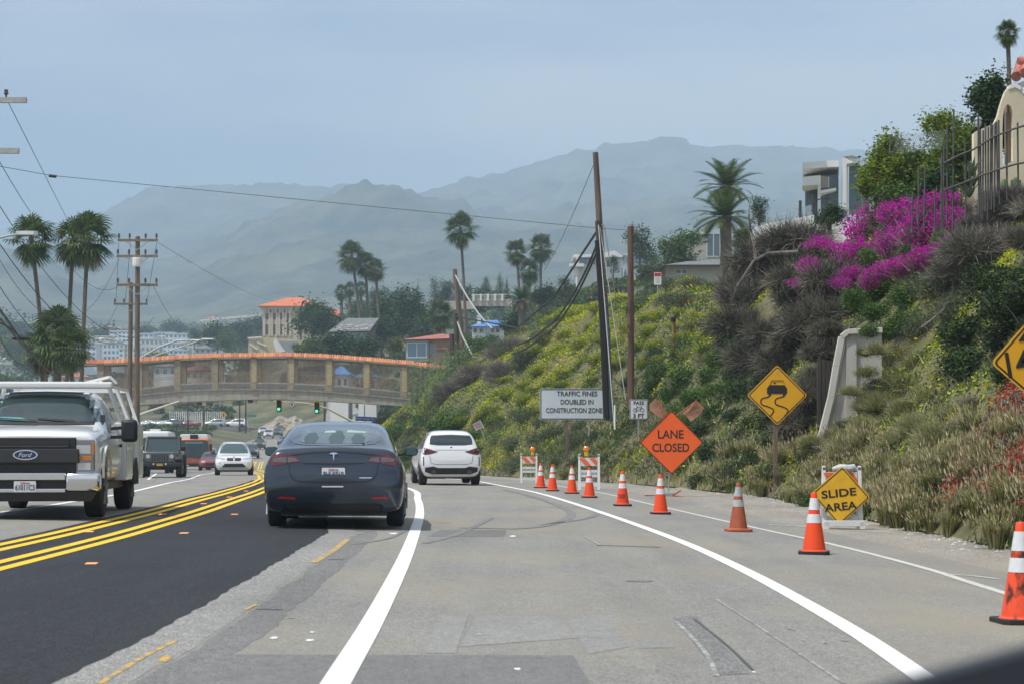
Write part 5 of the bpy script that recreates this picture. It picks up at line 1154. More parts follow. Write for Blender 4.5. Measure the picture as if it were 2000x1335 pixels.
b = MB(); b.bar(q(484, 660)-Vector((0, .3, 0)), q(512, 658)-Vector((0, .3, 0)), .3); b.bar(q(488, 672)-Vector((0, .2, 0)), q(503, 682)-Vector((0, .2, 0)), .3); b.bar(q(503, 668)-Vector((0, .2, 0)), q(520, 676)-Vector((0, .2, 0)), .3); b.build('coping', M_WHITE, t)
b = MB(); b.prism([q(534, 668)-Vector((0, .3, 0)), q(538, 660)-Vector((0, .3, 0)), q(558, 686)-Vector((0, .3, 0)), q(540, 688)-Vector((0, .3, 0))], (0, .25, 0)); b.build('stair_wall', M_WHITE, t)
b = MB(); b.prism([q(546, 666)-Vector((0, .3, 0)), q(580, 666)-Vector((0, .3, 0)), q(585, 690)-Vector((0, .3, 0)), q(560, 690)-Vector((0, .3, 0))], (0, .25, 0)); b.build('ramp', mat('grey_ramp', (.3, .31, .33), .9), t)
# shingle roof house
D = 300; t = thing('house', 'house with large weathered grey shingle roof behind the bridge', 'house', P(690, 662, D)); o_ = t.location; q = lambda px, py, dy=0: P(px, py, D)-o_+Vector((0, dy, 0))
b = MB(); b.box(q(655, 0).x, q(725, 0).x, .5, 9, -2, q(0, 645).z); b.build('wall', mat('brown_wall', (.2, .15, .12), .9), t)
b = MB(); b.add([q(640, 648, -.3), q(722, 646, -.3), q(736, 617, 5), q(673, 617, 5), q(645, 648, 10), q(725, 646, 10)], [(0, 1, 2, 3), (4, 3, 2, 5), (0, 3, 4), (1, 5, 2), (0, 4, 5, 1)]); b.build('roof', M_ROOFG, t)
b = MB(); rr = random.Random(5)
for k in range(24): f = rr.random(); g = rr.uniform(.05, .5); p0 = q(655, 647, -.3).lerp(q(720, 645, -.3), f); p1 = q(675, 618, 5).lerp(q(733, 618, 5), f); c_ = p0.lerp(p1, g)+Vector((0, -.06, .03)); u_ = (p1-p0).normalized()*.18; b.add([c_-u_+Vector((-.22, 0, 0)), c_-u_+Vector((.22, 0, 0)), c_+u_+Vector((.25, 0, 0)), c_+u_+Vector((-.15, 0, 0))], [(0, 1, 2, 3)])
b.build('pale_shingles', mat('bare_shingle', (.42, .42, .41), .9), t)
for px_ in (662, 672, 682, 692, 702, 712): win(t, q(px_-4, 0).x, q(px_+3, 0).x, q(0, 660).z, q(0, 650).z, .5, M_BGLASS)
# tile roof house beside the bridge
D = 240; t = thing('house', 'tan stucco house with red tile roof and bay window above the bridge end', 'house', P(840, 710, D)); o_ = t.location; q = lambda px, py, dy=0: P(px, py, D)-o_+Vector((0, dy, 0)); M_TAN = mat('tan_stucco', (.46, .33, .23), .9, var=.08, scale=1)
b = MB(); b.box(q(838, 0).x, q(900, 0).x, 0, 8, -4, q(0, 662).z); b.build('wall', M_TAN, t)
b = MB(); b.box(q(793, 0).x, q(837.6, 0).x, -.6, 7, q(0, 705).z, q(0, 664).z); b.build('bay', mat('bay_frame', (.3, .36, .36), .8), t)
win(t, q(797, 0).x, q(832, 0).x, q(0, 697).z, q(0, 671).z, -.6, M_BGLASS); win(t, q(840, 0).x, q(850, 0).x, q(0, 691).z, q(0, 673).z, 0, M_BGLASS); win(t, q(863, 0).x, q(867, 0).x, q(0, 697).z, q(0, 690).z, 0)
b = MB(); b.add([q(785, 664, -1.2), q(838, 663, -1.2), q(900, 661, -1.2), q(895, 652, 4), q(860, 648, 4), q(815, 655, 4), q(785, 664, 8), q(900, 661, 8)], [(0, 1, 4, 5), (1, 2, 3, 4), (0, 5, 6), (6, 5, 4, 3, 7), (2, 7, 3)])
b.build('roof', mat('red_tile_rows', (.42, .15, .11), .85, var=.45, scale=4, bump=.8, stretch=(2.5, .4, .4)), t)
b = MB(); b.prism([q(852, 681, -.01), q(893, 680, -.01), q(893, 676, -.01), q(856, 676, -.01)], (0, -.9, -.1)); b.build('lower_eave', MATS['red_tile_rows'], t)
# blue roof house
D = 285; t = thing('house', 'small white house with bright blue roof and chimney', 'house', P(955, 652, D)); o_ = t.location; q = lambda px, py, dy=0: P(px, py, D)-o_+Vector((0, dy, 0))
b = MB(); b.box(q(922, 0).x, q(984, 0).x, 0, 8, -1.5, q(0, 638).z); b.build('wall', M_WHITE, t)
b = MB(); b.add([q(918, 638, -.8), q(985, 638, -.8), q(992, 622, 4), q(945, 622, 4), q(918, 638, 9), q(990, 638, 9)], [(0, 1, 2, 3), (0, 3, 4), (3, 2, 5, 4), (1, 5, 2)]); b.build('roof', M_ROOFB, t)
b = MB(); b.box(q(932, 0).x, q(939, 0).x, 1, 2.2, q(0, 640).z, q(0, 617).z); b.box(q(931, 0).x, q(940, 0).x, .9, 2.3, q(0, 617).z, q(0, 615).z); b.build('chimney', M_WHITE, t)
for px_ in (928, 940, 962, 972): win(t, q(px_-3, 0).x, q(px_+3, 0).x, q(0, 649).z, q(0, 642).z, 0)
b = MB(); b.box(q(949.4, 0).x, q(951.2, 0).x, -1.2, -1.0, -1.5, q(0, 631).z); b.build('post', M_ROOFB, t)
# white modern house behind the leaning pole
D = 330; t = thing('house', 'white modern house with round pillar deck behind the leaning pole', 'house', P(1160, 540, D)); o_ = t.location; q = lambda px, py, dy=0: P(px, py, D)-o_+Vector((0, dy, 0))
b = MB(); b.box(q(1128, 0).x, q(1215, 0).x, 1, 9, -2, q(0, 498).z); b.build('wall', M_WHITE, t)
b = MB(); b.prism([q(1120, 498, -.6), q(1167, 497, -.6), q(1200, 490, -.6), q(1215, 500, -.6), q(1215, 503, -.6), q(1120, 503, -.6)], (0, 10, 0)); b.build('roof', mat('white_roof', (.8, .8, .78), .7), t)
win(t, q(1132, 0).x, q(1163, 0).x, q(0, 515).z, q(0, 501.5).z, 1, M_BGLASS); win(t, q(1186, 0).x, q(1196, 0).x, q(0, 520).z, q(0, 508).z, 1, M_DGLASS)
b = MB(); b.box(q(1112, 0).x, q(1140, 0).x, -1.2, .98, q(0, 522).z, q(0, 516).z); b.build('deck', M_WHITE, t); b = MB(); b.tube([q(1124, 540, -.2), q(1124, 522, -.2)], .5, 12); b.build('pillar', M_WHITE, t)
b = MB(); b.bar(q(1127, 516, -.9), q(1127, 501, -.9), .35); b.build('column', M_WHITE, t)
block('house', 'white gabled house with blue glazed porch right of the poles', 1222, 1284, 499, 518, 335, 9, mat('pale_blue_wall', (.5, .58, .6), .8), mat('white_roof', (.8, .8, .78), .7), 1.0, 'gable', (4, 1), wm=M_BGLASS, wfrac=(.7, .6))
# grey hipped roof house on the crest
D = 190; t = thing('house', 'low beige house with grey hipped roof on the crest', 'house', P(1350, 545, D)); o_ = t.location; q = lambda px, py, dy=0: P(px, py, D)-o_+Vector((0, dy, 0))
b = MB(); b.box(q(1300, 0).x, q(1440, 0).x, 0, 8, -3, q(0, 518).z); b.build('wall', mat('beige_wall', (.42, .39, .33), .9, var=.08, scale=.8), t)
b = MB(); b.add([q(1262, 536, -1), q(1296, 519, -1), q(1440, 519, -1), q(1412, 500, 4), q(1350, 503, 4), q(1262, 533, 9), q(1440, 519, 9)], [(0, 1, 4), (1, 2, 3, 4), (0, 4, 5), (5, 4, 3, 6), (2, 6, 3)]); b.build('roof', M_ROOFG, t)
b = MB(); b.bar(q(1260, 537.5, -1.05), q(1297, 520.5, -1.05), .12); b.bar(q(1297, 520.5, -1.05), q(1440, 520.5, -1.05), .12); b.build('gutter', M_BLACK, t)
win(t, q(1320, 0).x, q(1330, 0).x, q(0, 534).z, q(0, 527).z, 0); win(t, q(1332, 0).x, q(1341, 0).x, q(0, 534).z, q(0, 527).z, 0)
# tall dark glass house behind
D = 215; t = thing('house', 'tall glass-fronted house between the round tree and the big palm', 'house', P(1370, 500, D)); o_ = t.location; q = lambda px, py, dy=0: P(px, py, D)-o_+Vector((0, dy, 0))
b = MB(); b.box(q(1345, 0).x, q(1411, 0).x, .3, 8, -3, q(0, 455).z); b.build('wall', mat('beige_wall', (.42, .39, .33)), t)
win(t, q(1382, 0).x, q(1406, 0).x, q(0, 500).z, q(0, 456.5).z, .3, mat('grey_glass', (.10, .15, .17), .15))
b = MB(); b.box(q(1340, 0).x, q(1384, 0).x, 0, 8.2, q(0, 457).z, q(0, 454).z); b.build('roof', M_WHITE, t)
# white cubic house at upper right
D = 120; t = thing('house', 'white cubic modern house with balconies above the terrace wall', 'house', P(1630, 420, D)); o_ = t.location; q = lambda px, py, dy=0: P(px, py, D)-o_+Vector((0, dy, 0))
def bxs(px0, px1, py0, py1, y0, y1, nm, m, par=None):
    b = MB(); b.prism([q(px0, py1, y0)+Vector((.14*y0, 0, 0)), q(px1, py1, y0)+Vector((.14*y0, 0, 0)), q(px1, py0, y0)+Vector((.14*y0, 0, 0)), q(px0, py0, y0)+Vector((.14*y0, 0, 0))], (.16*(y1-y0), y1-y0, 0)); return b.build(nm, m, par or t)
rfv = MB(); rfv.prism([q(1567, 318, 0), q(1625, 304, 2.2), q(1650, 303, 2.2), q(1650, 316, 2.2), q(1625, 317, 2.2), q(1567, 330, 0)][::-1], (.8, 5, 0)); rfv.build('roof', M_WHITE, t)
bxs(1575, 1690, 425, 620, 1.5, 7, 'foundation', M_WHITE)
bxs(1573, 1640, 330, 430, 3, 7, 'wall', mat('grey_glass', (.10, .15, .17), .15))
b = MB(); b.prism([q(1567, 346, 0), q(1609, 337, 1.2), q(1609, 356, 1.2), q(1567, 363, 0)], (.4, 2.6, 0)); b.build('balcony_wall', M_WHITE, t)
b = MB(); b.prism([q(1603, 357, 1.2), q(1609, 356, 1.2), q(1609, 425, 1.2), q(1603, 425, 1.2)], (.3, 2, 0)); b.build('pier', M_WHITE, t)
bxs(1610.5, 1632, 371, 412, 3.2, 3.9, 'lower_wall', M_WHITE)
b = MB(); b.prism([q(1609.5, 366, 1.5), q(1646, 357, 2.4), q(1646, 362, 2.4), q(1609.5, 372, 1.5)], (.3, 2, 0)); b.build('balcony', M_WHITE, t)
b = MB(); b.prism([q(1610, 338, 1.4), q(1630, 337, 2), q(1630, 358, 2), q(1610, 362, 1.4)], (0, .05, 0)); b.build('glass_rail', glassmat('rail_glass'), t)
bxs(1647, 1658, 303, 400, 2.6, 6, 'wall_fin', M_WHITE)
b = MB(); b.prism([q(1652, 301, 1.2), q(1670, 298, 1.2), q(1693, 299, 2.2), q(1693, 312, 2.2), q(1670, 313, 1.2), q(1660, 315, 1.2), q(1660, 400, 1.2), q(1652, 400, 1.2)], (.2, 1.3, 0)); b.build('frame_wall', M_WHITE, t)
bxs(1661, 1700, 313, 400, 2.6, 5, 'glazed_wall', mat('grey_glass', (.10, .15, .17)))
for px_ in (1577, 1590, 1603, 1618, 1667, 1676): bxs(px_-.6, px_+.6, 332, 425, 2.93, 2.99, 'mullion', mat('dark_metal', (.06, .06, .06)))
# terrace wall under it
D = 95; t = thing('terrace_wall', 'white and stone terrace wall with glass railing below the cubic house', 'wall', P(1520, 480, D)); o_ = t.location; q = lambda px, py, dy=0: P(px, py, D)-o_+Vector((0, dy, 0))
b = MB(); b.prism([q(1470, 446), q(1500, 436), q(1590, 420), q(1590, 448), q(1470, 467)], (.45, 3, 0)); b.build('upper_wall', M_WHITE, t)
b = MB(); b.prism([q(1473, 467, .1), q(1590, 448, .1), q(1590, 510, .1), q(1473, 510, .1)], (.42, 2.8, 0)); b.build('stone_wall', mat('pale_rubble', (.5, .45, .36), .95, var=.3, scale=5, bump=.6), t)
b = MB(); b.prism([q(1498, 418, .4), q(1590, 398, .4), q(1590, 421, .4), q(1498, 437, .4)], (0, .03, 0)); b.build('glass_rail', glassmat('rail_glass'), t)
b = MB()
for px_ in (1499, 1520, 1541, 1562, 1583): f = (px_-1498)/92; b.bar(q(px_, 437-16*f, .38), q(px_, 417-19*f, .38), .035)
b.build('rail_posts', M_GALV, t)
t = thing('garden_gate', 'dark arched garden gate post beside the white terrace', 'gate', P(1565, 425, 80)); o_ = t.location; q = lambda px, py: P(px, py, 80)-o_
b = MB(); b.bar(q(1563, 425), q(1563, 392), .1); b.bar(q(1587, 415), q(1587, 380), .06); b.tube([q(1587, 402), q(1592, 392), q(1605, 388), q(1622, 388)], .025, 6); b.build('frame', M_WOODD, t)

# ------------------------------------------------------------------ far left town
rr = random.Random(9); M_APT = mat('white_apartment', (.72, .75, .76), .9, var=.05, scale=.3); M_APT2 = mat('cream_apartment', (.62, .58, .50), .9)
for i, (x0, x1, yt, yb, D) in enumerate([(160, 214, 657, 690, 930), (185, 250, 671, 704, 880), (214, 262, 647, 668, 980), (262, 300, 652, 676, 960), (275, 318, 662, 700, 900), (300, 340, 650, 668, 980), (322, 372, 652, 680, 940), (318, 352, 671, 700, 890), (352, 384, 668, 694, 900), (160, 188, 676, 704, 860), (232, 268, 680, 706, 850), (330, 366, 684, 706, 860)]):
    block('apartment_block', 'white terraced apartment block on the far left slope, %s' % (ORD[i] if i < 12 else ''), x0, x1, yt, yb, D, 12, M_APT if i % 4 else M_APT2, None, .4, 'flat', (max(3, int((x1-x0)/8)), 3), cat='apartment block', group='white apartment blocks on the far slope', wm=M_BGLASS, extra_base=6, wfrac=(.6, .5))
for i, (x0, x1, yt, yb, D, rm, wm_) in enumerate([(55, 100, 720, 742, 620, M_ROOFT, M_WHITE), (-10, 40, 712, 735, 640, M_ROOFG, M_APT2), (48, 78, 730, 745, 600, M_ROOFG, M_WHITE), (100, 150, 712, 740, 640, M_ROOFT, M_WHITE), (120, 165, 735, 752, 560, M_ROOFT, M_WHITE), (-20, 16, 681, 692, 760, M_ROOFT, M_WHITE), (35, 62, 682, 700, 740, M_ROOFT, M_APT2), (410, 440, 690, 702, 700, M_ROOFG, M_WHITE), (380, 412, 680, 690, 760, M_ROOFG, M_APT2), (400, 428, 622, 627, 1150, M_ROOFT, M_APT2), (275, 300, 640, 648, 1150, M_ROOFG, M_APT2), (200, 226, 640, 650, 1150, M_ROOFT, M_APT2), (440, 478, 700, 712, 640, M_ROOFG, M_WHITE), (300, 345, 715, 735, 560, M_ROOFG, M_WHITE), (360, 400, 722, 742, 520, M_ROOFT, M_WHITE), (405, 440, 730, 745, 500, M_ROOFG, M_APT2), (645, 680, 730, 760, 330, M_ROOFB, M_WHITE), (700, 735, 735, 765, 330, M_ROOFB, M_WHITE)]):
    block('house', ['red-roofed white house behind the left palms', 'grey-roofed house at the far left edge', 'small white house with grey roof behind the truck', 'red-roofed house right of the bushy palms', 'low red-roofed house behind the left end of the bridge', 'pale house with red roof at the left edge under the lamp', 'small red-roofed house on the wooded slope at left', 'white house with grey roof behind the dark tree', 'cream house at the foot of the apartments', 'red-roofed house on the far ridge', 'grey-roofed house on the far ridge above the apartments', 'red-roofed house on the far ridge above the second pole', 'low white house above the bridge coping', 'white house seen through the left bridge railing', 'red-roofed house seen through the bridge railing', 'cream house seen through the bridge railing', 'white house with blue awning seen through the bridge railing', 'white house with blue roof behind the person on the bridge'][i],
          x0, x1, yt, yb, D, 9, wm_, rm, 1.6, 'hip', (3, 1), cat='house', wm=M_BGLASS if i % 2 else M_DGLASS, extra_base=6)
t = thing('hillside_wall', 'long white terrace line on the far ridge left of the villa', 'wall', P(450, 622, 1100)); o_ = t.location; b = MB()
b.prism([P(390, 628, 1100)-o_, P(510, 617, 1100)-o_, P(510, 613.5, 1100)-o_, P(390, 624.5, 1100)-o_], (0, 3, 0)); b.build('wall', M_WHITE, t)
t = thing('hillside_wall', 'long pale terrace line on the ridge behind the left palms', 'wall', P(100, 640, 1400)); o_ = t.location; b = MB()
b.prism([P(-20, 639, 1400)-o_, P(235, 641, 1400)-o_, P(235, 638, 1400)-o_, P(-20, 635, 1400)-o_], (0, 3, 0)); b.build('wall', M_APT2, t)

# ------------------------------------------------------------------ palms
palm_specs = [  # px, crown y, base y, D, crown radius px, trunk lean px, seed
 (60, 455, 905, 128, 40, -18, 1, 'tall fan palm at the left, leftmost of the tall three'), (143, 460, 900, 130, 38, 8, 2, 'tall fan palm at the left, middle of the tall three'), (172, 452, 900, 127, 44, 8, 3, 'tall fan palm at the left, rightmost of the tall three')]
for (px, yc, yb, D, rp, ln, sd_, lb) in palm_specs:
    base = P(px-ln+(20 if ln < 0 else -8), yb, D); h = P(px, yc+8, D).z-base.z; dx = (P(px, 0, D).x-base.x)/h
    fan_palm(base, h, lb, 'tall fan palms at the left', crown=rp/F*D*1.3, lean=(dx, 0), tr=.135, seed=sd_, wind=.35, nf=34, skirt=.3)
for i, (px, yc, D, rp, lb) in enumerate([(112, 650, 122, 46, 'short bushy fan palm in front of the tall palms, middle one'), (83, 678, 124, 34, 'short bushy fan palm in front of the tall palms, left one'), (140, 672, 120, 36, 'short bushy fan palm in front of the tall palms, right one')]):
    base = P(px, 900, D); fan_palm(base, P(px, yc, D).z-base.z, lb, 'short fan palms behind the truck', crown=rp/F*D*1.35, tr=.24 if i == 0 else .13, seed=10+i, wind=.2, nf=34, skirt=.9)
for i, (px, yc, yb, D, rp, ln, lb) in enumerate([(686, 498, 700, 330, 24, -22, 'fan palm above the shingle roof, tallest and leftmost of three'), (714, 515, 700, 332, 20, -6, 'fan palm above the shingle roof, middle of three'), (733, 525, 705, 328, 18, -10, 'fan palm above the shingle roof, lowest and rightmost of three'),
      (667, 570, 612, 400, 13, 0, 'small fan palm left of the three tall ones by the villa'), (683, 564, 605, 405, 12, 0, 'second small fan palm beside the villa roof'), (705, 562, 600, 410, 12, 0, 'third small fan palm behind the tall trunks'),
      (899, 445, 700, 270, 27, -12, 'single tall fan palm in the centre'), (1009, 490, 600, 300, 20, -6, 'slim fan palm right of centre, left one of a pair'), (1056, 480, 600, 300, 22, 0, 'slim fan palm right of centre, right one of a pair'), (1034, 528, 600, 290, 20, 0, 'short fan palm between the slim pair'),
      (860, 612, 680, 260, 24, 0, 'dusty fan palm behind the red tile roof'), (845, 505, 610, 700, 8, 0, 'tiny distant fan palm on the ridge'), (1968, 62, 300, 75, 20, -6, 'lone fan palm at the top right corner')]):
    if lb.startswith('tiny'): continue
    base = P(px-ln, yb, D); h = P(px, yc, D).z-base.z
    fan_palm(base, h, lb, None, crown=rp/F*D*1.35, lean=((P(px, 0, D).x-base.x)/h, 0), tr=.00075*D if D > 200 else .085, seed=20+i, nf=36 if rp > 15 else 24, skirt=1 if i in (6, 10) else .6)
date_palm(P(1020, 640, 235), P(1020, 588, 235).z-P(1020, 640, 235).z, 36/F*235, 'shaggy low palm above the blue roof', seed=41, dry=.35, tr=.5)
q = hit(1416, 520) or P(1416, 500, 150)
date_palm(P(1416, 540, 140), P(1416, 424, 140).z-P(1416, 540, 140).z, 74/F*140, 'lower crown of the big feather palm pair on the crest', 'big feather palms', seed=42, nf=38, dry=.06, tr=.36)
date_palm(P(1420, 520, 146), P(1420, 366, 146).z-P(1420, 520, 146).z, 68/F*146, 'upper crown of the big feather palm pair on the crest', 'big feather palms', seed=43, nf=34, dry=.12, tr=.36, up=.95)

# ------------------------------------------------------------------ trees far off
def tr_at(px, yt, yb, wpx, D, kind, label, shape='round', n=3200, group=None, seed=0, name='broadleaf_tree', sz=None, trunk_h=.12):
    base = P(px, yb, D); h = P(px, yt, D).z-base.z
    return make_tree(name, base, h, wpx/2/F*D, kind, label, 'tree', group, n=n, shape=shape, seed=seed, trunk_h=trunk_h, sz=sz or max(.12, wpx/2/F*D*.15))
TR_ = [(610, 585, 680, 90, 380, 'dark', 'large dark tree in front of the villa'), (640, 596, 660, 70, 370, 'dark', 'dark tree between villa and shingle roof'), (588, 600, 660, 40, 385, 'dark', 'dark tree against the villa front'),
 (760, 575, 680, 80, 350, 'dark', 'dark broad tree behind the three palms'), (800, 572, 670, 90, 345, 'dark', 'largest dark tree in the middle of the wooded slope'), (830, 600, 690, 60, 330, 'dark', 'dark tree left of the cut poles'), (745, 620, 700, 60, 310, 'dark', 'dark tree right of the shingle roof'),
 (665, 655, 700, 90, 285, 'dark', 'dark low tree under the shingle roof'), (620, 660, 705, 70, 290, 'olive', 'olive tree under the villa'), (715, 665, 705, 70, 280, 'dark', 'dark low tree by the palm trunks'), (770, 660, 705, 50, 262, 'olive', 'rusty olive tree left of the tan house'), (590, 668, 700, 40, 300, 'green', 'green bush tree below the ramp'),
 (425, 630, 690, 72, 600, 'dark', 'round dark tree right of the apartments'), (470, 625, 690, 60, 640, 'dark', 'dark tree left of the villa terrace'), (500, 618, 660, 50, 700, 'dark', 'dark tree behind the villa'), (380, 640, 680, 40, 700, 'dark', 'dark tree above the apartments'), (445, 640, 690, 50, 560, 'green', 'green tree between dark ones left of villa'),
 (740, 560, 620, 60, 480, 'dark', 'dark tree on the ridge behind the palms'), (780, 560, 620, 60, 470, 'olive', 'olive tree on the ridge'), (700, 585, 640, 60, 430, 'green', 'green tree behind the palm trunks'), (870, 545, 610, 50, 420, 'dark', 'feathery dark tree right of the ridge conifers'), (905, 545, 610, 40, 415, 'dark', 'dark tree behind the tall centre palm'),
 (940, 572, 602, 80, 360, 'dark', 'clipped dark hedge tree above the white wall, left'), (975, 570, 600, 60, 355, 'dark', 'clipped dark hedge tree above the white wall, right'), (1065, 560, 600, 60, 300, 'dark', 'dark tree left of the white modern house'), (1100, 545, 590, 50, 290, 'olive', 'olive tree below the white modern house'),
 (1000, 610, 660, 60, 250, 'dark', 'dark tree right of the blue roof'), (905, 640, 690, 30, 230, 'green', 'green tree behind the cut poles'), (930, 660, 700, 60, 215, 'green', 'bright green tree below the blue roof'), (960, 655, 690, 50, 220, 'green', 'green tree under the blue roof house'),
 (1250, 446, 525, 72, 300, 'dark', 'round dark pine behind the brown pole'), (1335, 455, 535, 96, 200, 'green', 'round green tree behind the grey roof'), (1302, 465, 535, 54, 202, 'green', 'green tree left part behind the grey roof'), (1198, 500, 540, 24, 320, 'dark', 'dark shrub tree beside the white house'), (1265, 520, 545, 60, 230, 'olive', 'low olive tree behind the red sign'),
 (1482, 380, 450, 46, 125, 'dark', 'dark round tree beside the big palm'), (1455, 445, 500, 60, 118, 'olive', 'pale olive tree at the foot of the big palm'), (1620, 405, 440, 60, 84, 'dark', 'dark tree below the cubic house'),
 (30, 655, 710, 90, 700, 'green', 'green tree left of the disc lamp'), (15, 625, 680, 120, 900, 'dark', 'dark trees far behind the disc lamp'), (110, 640, 690, 100, 860, 'dark', 'dark tree far behind the short palms'), (200, 640, 680, 90, 1000, 'dark', 'dark tree far above the apartments'), (280, 640, 660, 60, 1020, 'dark', 'dark tree far right of the tall pole'), (340, 632, 655, 60, 1050, 'dark', 'dark tree on the ridge above the apartments'), (60, 690, 745, 80, 560, 'olive', 'olive tree behind the truck roof'), (20, 730, 780, 90, 520, 'green', 'green tree behind the truck rack'), (130, 700, 760, 60, 600, 'dark', 'dark tree behind the palm trunks'),
 (310, 690, 712, 60, 700, 'green', 'green tree between the apartments and the bridge'), (430, 790, 822, 60, 470, 'dark', 'dark tree under the bridge above the street wall'), (380, 786, 815, 50, 470, 'green', 'green tree under the bridge'), (500, 785, 815, 60, 470, 'dark', 'dark tree under the bridge right'), (350, 750, 800, 60, 480, 'olive', 'olive tree seen through the bridge railing'), (640, 745, 790, 60, 480, 'dark', 'dark tree seen through the bridge railing, left of person'), (560, 760, 800, 60, 480, 'olive', 'olive tree seen through the bridge railing, middle')]
for i, (px, yt, yb, wp, D, kd, lb) in enumerate(TR_): tr_at(px, yt, yb, wp, D, kd, lb, seed=i, n=2600 if wp < 60 else 3600)
for i, (px, yt, yb, wp, D, lb) in enumerate([(815, 549, 600, 22, 430, 'narrow conifer on the ridge, left of the cut poles'), (849, 540, 600, 34, 425, 'tall conifer on the ridge, tallest'), (949, 540, 575, 28, 400, 'rounded conifer above the white wall, left one'), (977, 531, 575, 26, 395, 'rounded conifer above the white wall, tallest'), (990, 540, 575, 12, 395, 'narrow little conifer above the white wall'), (1190, 492, 520, 20, 340, 'dark conifer behind the white house')]):
    tr_at(px, yt, yb, wp, D, 'dark', lb, 'cone', 2200, 'conifers on the ridge', seed=70+i, name='conifer')
# woodland on the slopes (a mass nobody could count) in two separate sheets
def wood2(name, n, px0, px1, D0, D1, kinds, sz, label, seed):
    rs = np.random.RandomState(seed); px = rs.uniform(px0, px1, n); D = rs.uniform(D0, D1, n); X = (px-CX)/F*D
    xl = np.interp(D, *EDL)-2; xr = np.interp(D, *EDR)+2; sx = np.interp(D, [262, 455], [(660-CX)/F*262, (662-CX)/F*455]); sw = np.interp(D, [262, 455], [6.5, 4])
    ok = ~((X > xl-4) & (X < xr+3)) & ~(abs(X-sx) < sw) & ~((D > 386) & (D < 430) & (X < (480-CX)/F*D)); X, D = X[ok], D[ok]
    Z = np.array([terr(a, b) for a, b in zip(X, D)]); m0 = len(X); k = np.repeat(np.arange(m0), 110); m = len(k); R_ = sz*(.4+.8*rs.rand(m0)); u = unit(m, rs); u[:, 2] = abs(u[:, 2])
    c = np.stack([X[k], D[k], Z[k]], 1)+u*(R_[k]*(.65+.35*rs.rand(m)))[:, None]*[1, 1, .8]; a = unit(m, rs); b_ = np.cross(a, unit(m, rs)); b_ /= np.linalg.norm(b_, axis=1, keepdims=True)+1e-9; s_ = sz*.15*(.6+.8*rs.rand(m))
    V, Fq = quads(c, a*s_[:, None], b_*(s_*.6)[:, None]); kk = rs.randint(0, len(kinds), m0)[k]
    tag(npmesh(name, V, Fq, [ML[q] for q in kinds], kk), label, kind='stuff')
wood2('scrub', 2000, 100, 1500, 235, 420, ['green', 'olive', 'olive', 'dark'], 1.3, 'low scrub on the middle slope', 3)
wood2('woodland', 900, -100, 1500, 430, 760, ['dark', 'green', 'olive', 'dark'], 2.8, 'trees and scrub on the far slope', 4)
wood2('far_woodland', 1400, -200, 1400, 760, 1700, ['dark', 'green', 'dark'], 5.0, 'distant woodland below the mountains', 5)
# ------------------------------------------------------------------ plants and walls high on the right bank
def tree_px(px, yt, yb, wp, D, kd, lb, n=9000, shape='round', sz=.16, group=None, name='broadleaf_tree', seed=0, th=.05):
    base = P(px, yb, D); h = P(px, yt, D).z-base.z
    return make_tree(name, base, h, wp/2/F*D, kd, lb, 'tree', group, n=n, sz=sz, seed=seed, shape=shape, trunk_h=th)
for i, (px, yt, yb, wp, D, kd, lb) in enumerate([(1758, 262, 400, 120, 68, 'lime', 'bright yellow-green leafy tree right of the cubic house'), (1722, 300, 400, 80, 70, 'lime', 'yellow-green bush tree against the cubic house'), (1860, 225, 400, 130, 66, 'lime', 'bright yellow-green tree behind the stick fence'),
     (1800, 300, 430, 130, 67, 'green', 'green tree below the yellow-green crowns'), (1850, 330, 480, 140, 62, 'dark', 'dark green tree left of the arched wall'), (1940, 140, 330, 84, 64, 'dark', 'tall dark tree behind the arched wall'), (1760, 370, 470, 120, 66, 'green', 'green tree above the magenta blossom')]):
    tree_px(px, yt, yb, wp, D, kd, lb, seed=200+i, n=17000, sz=.15)
D = 56; t = thing('arched_wall', 'cream mission style wall with curved gable and tall arched opening', 'wall', P(1950, 440, D)); o_ = t.location; q = lambda px, py, dy=0: P(px, py, D)-o_+Vector((0, dy, 0))
outl = [(1900, 470), (1900, 262), (1906, 257), (1940, 243), (1947, 228), (1953, 205), (1961, 182), (1970, 169), (1980, 164), (1992, 172), (2001, 186), (2012, 202), (2020, 222), (2060, 240), (2060, 470)]
hole = [(1956, 326), (1956, 250), (1957, 228), (1960, 212), (1966, 205), (1972, 209), (1976, 222), (1976, 316)]
cu = bpy.data.curves.new('arched', 'CURVE'); cu.dimensions = '2D'; cu.fill_mode = 'BOTH'; cu.extrude = .12
for poly in (outl, hole):
    sp = cu.splines.new('POLY'); sp.points.add(len(poly)-1); sp.use_cyclic_u = True
    for i_, (a_, c_) in enumerate(poly): v = q(a_, c_); sp.points[i_].co = (v.x, v.z, 0, 1)
tmp = bpy.data.objects.new('arched', cu); C.objects.link(tmp); me = eval_mesh(tmp); bpy.data.objects.remove(tmp); me.transform(Matrix.Rotation(R(90), 4, 'X')); me.materials.clear(); me.materials.append(M_CREAM)
o = bpy.data.objects.new('wall', me); C.objects.link(o); o.parent = t
b = MB(); cp = [(1970, 168), (1980, 163.5), (1992, 171), (2001, 185), (2012, 201), (2020, 221)]
for i_ in range(len(cp)-1): b.prism([q(*cp[i_], -.15), q(*cp[i_+1], -.15), q(cp[i_+1][0]+(3 if i_ > 0 else 0), cp[i_+1][1]+9, -.15), q(cp[i_][0]-3*(i_ == 0), cp[i_][1]+9, -.15)], (0, .34, 0))
b.build('coping', M_WHITE, t)
b = MB(); b.prism([q(1976.5, 206, .13), q(1956, 206, .13), q(1956, 330, .13), q(1976.5, 330, .13)], (0, .9, 0)); 
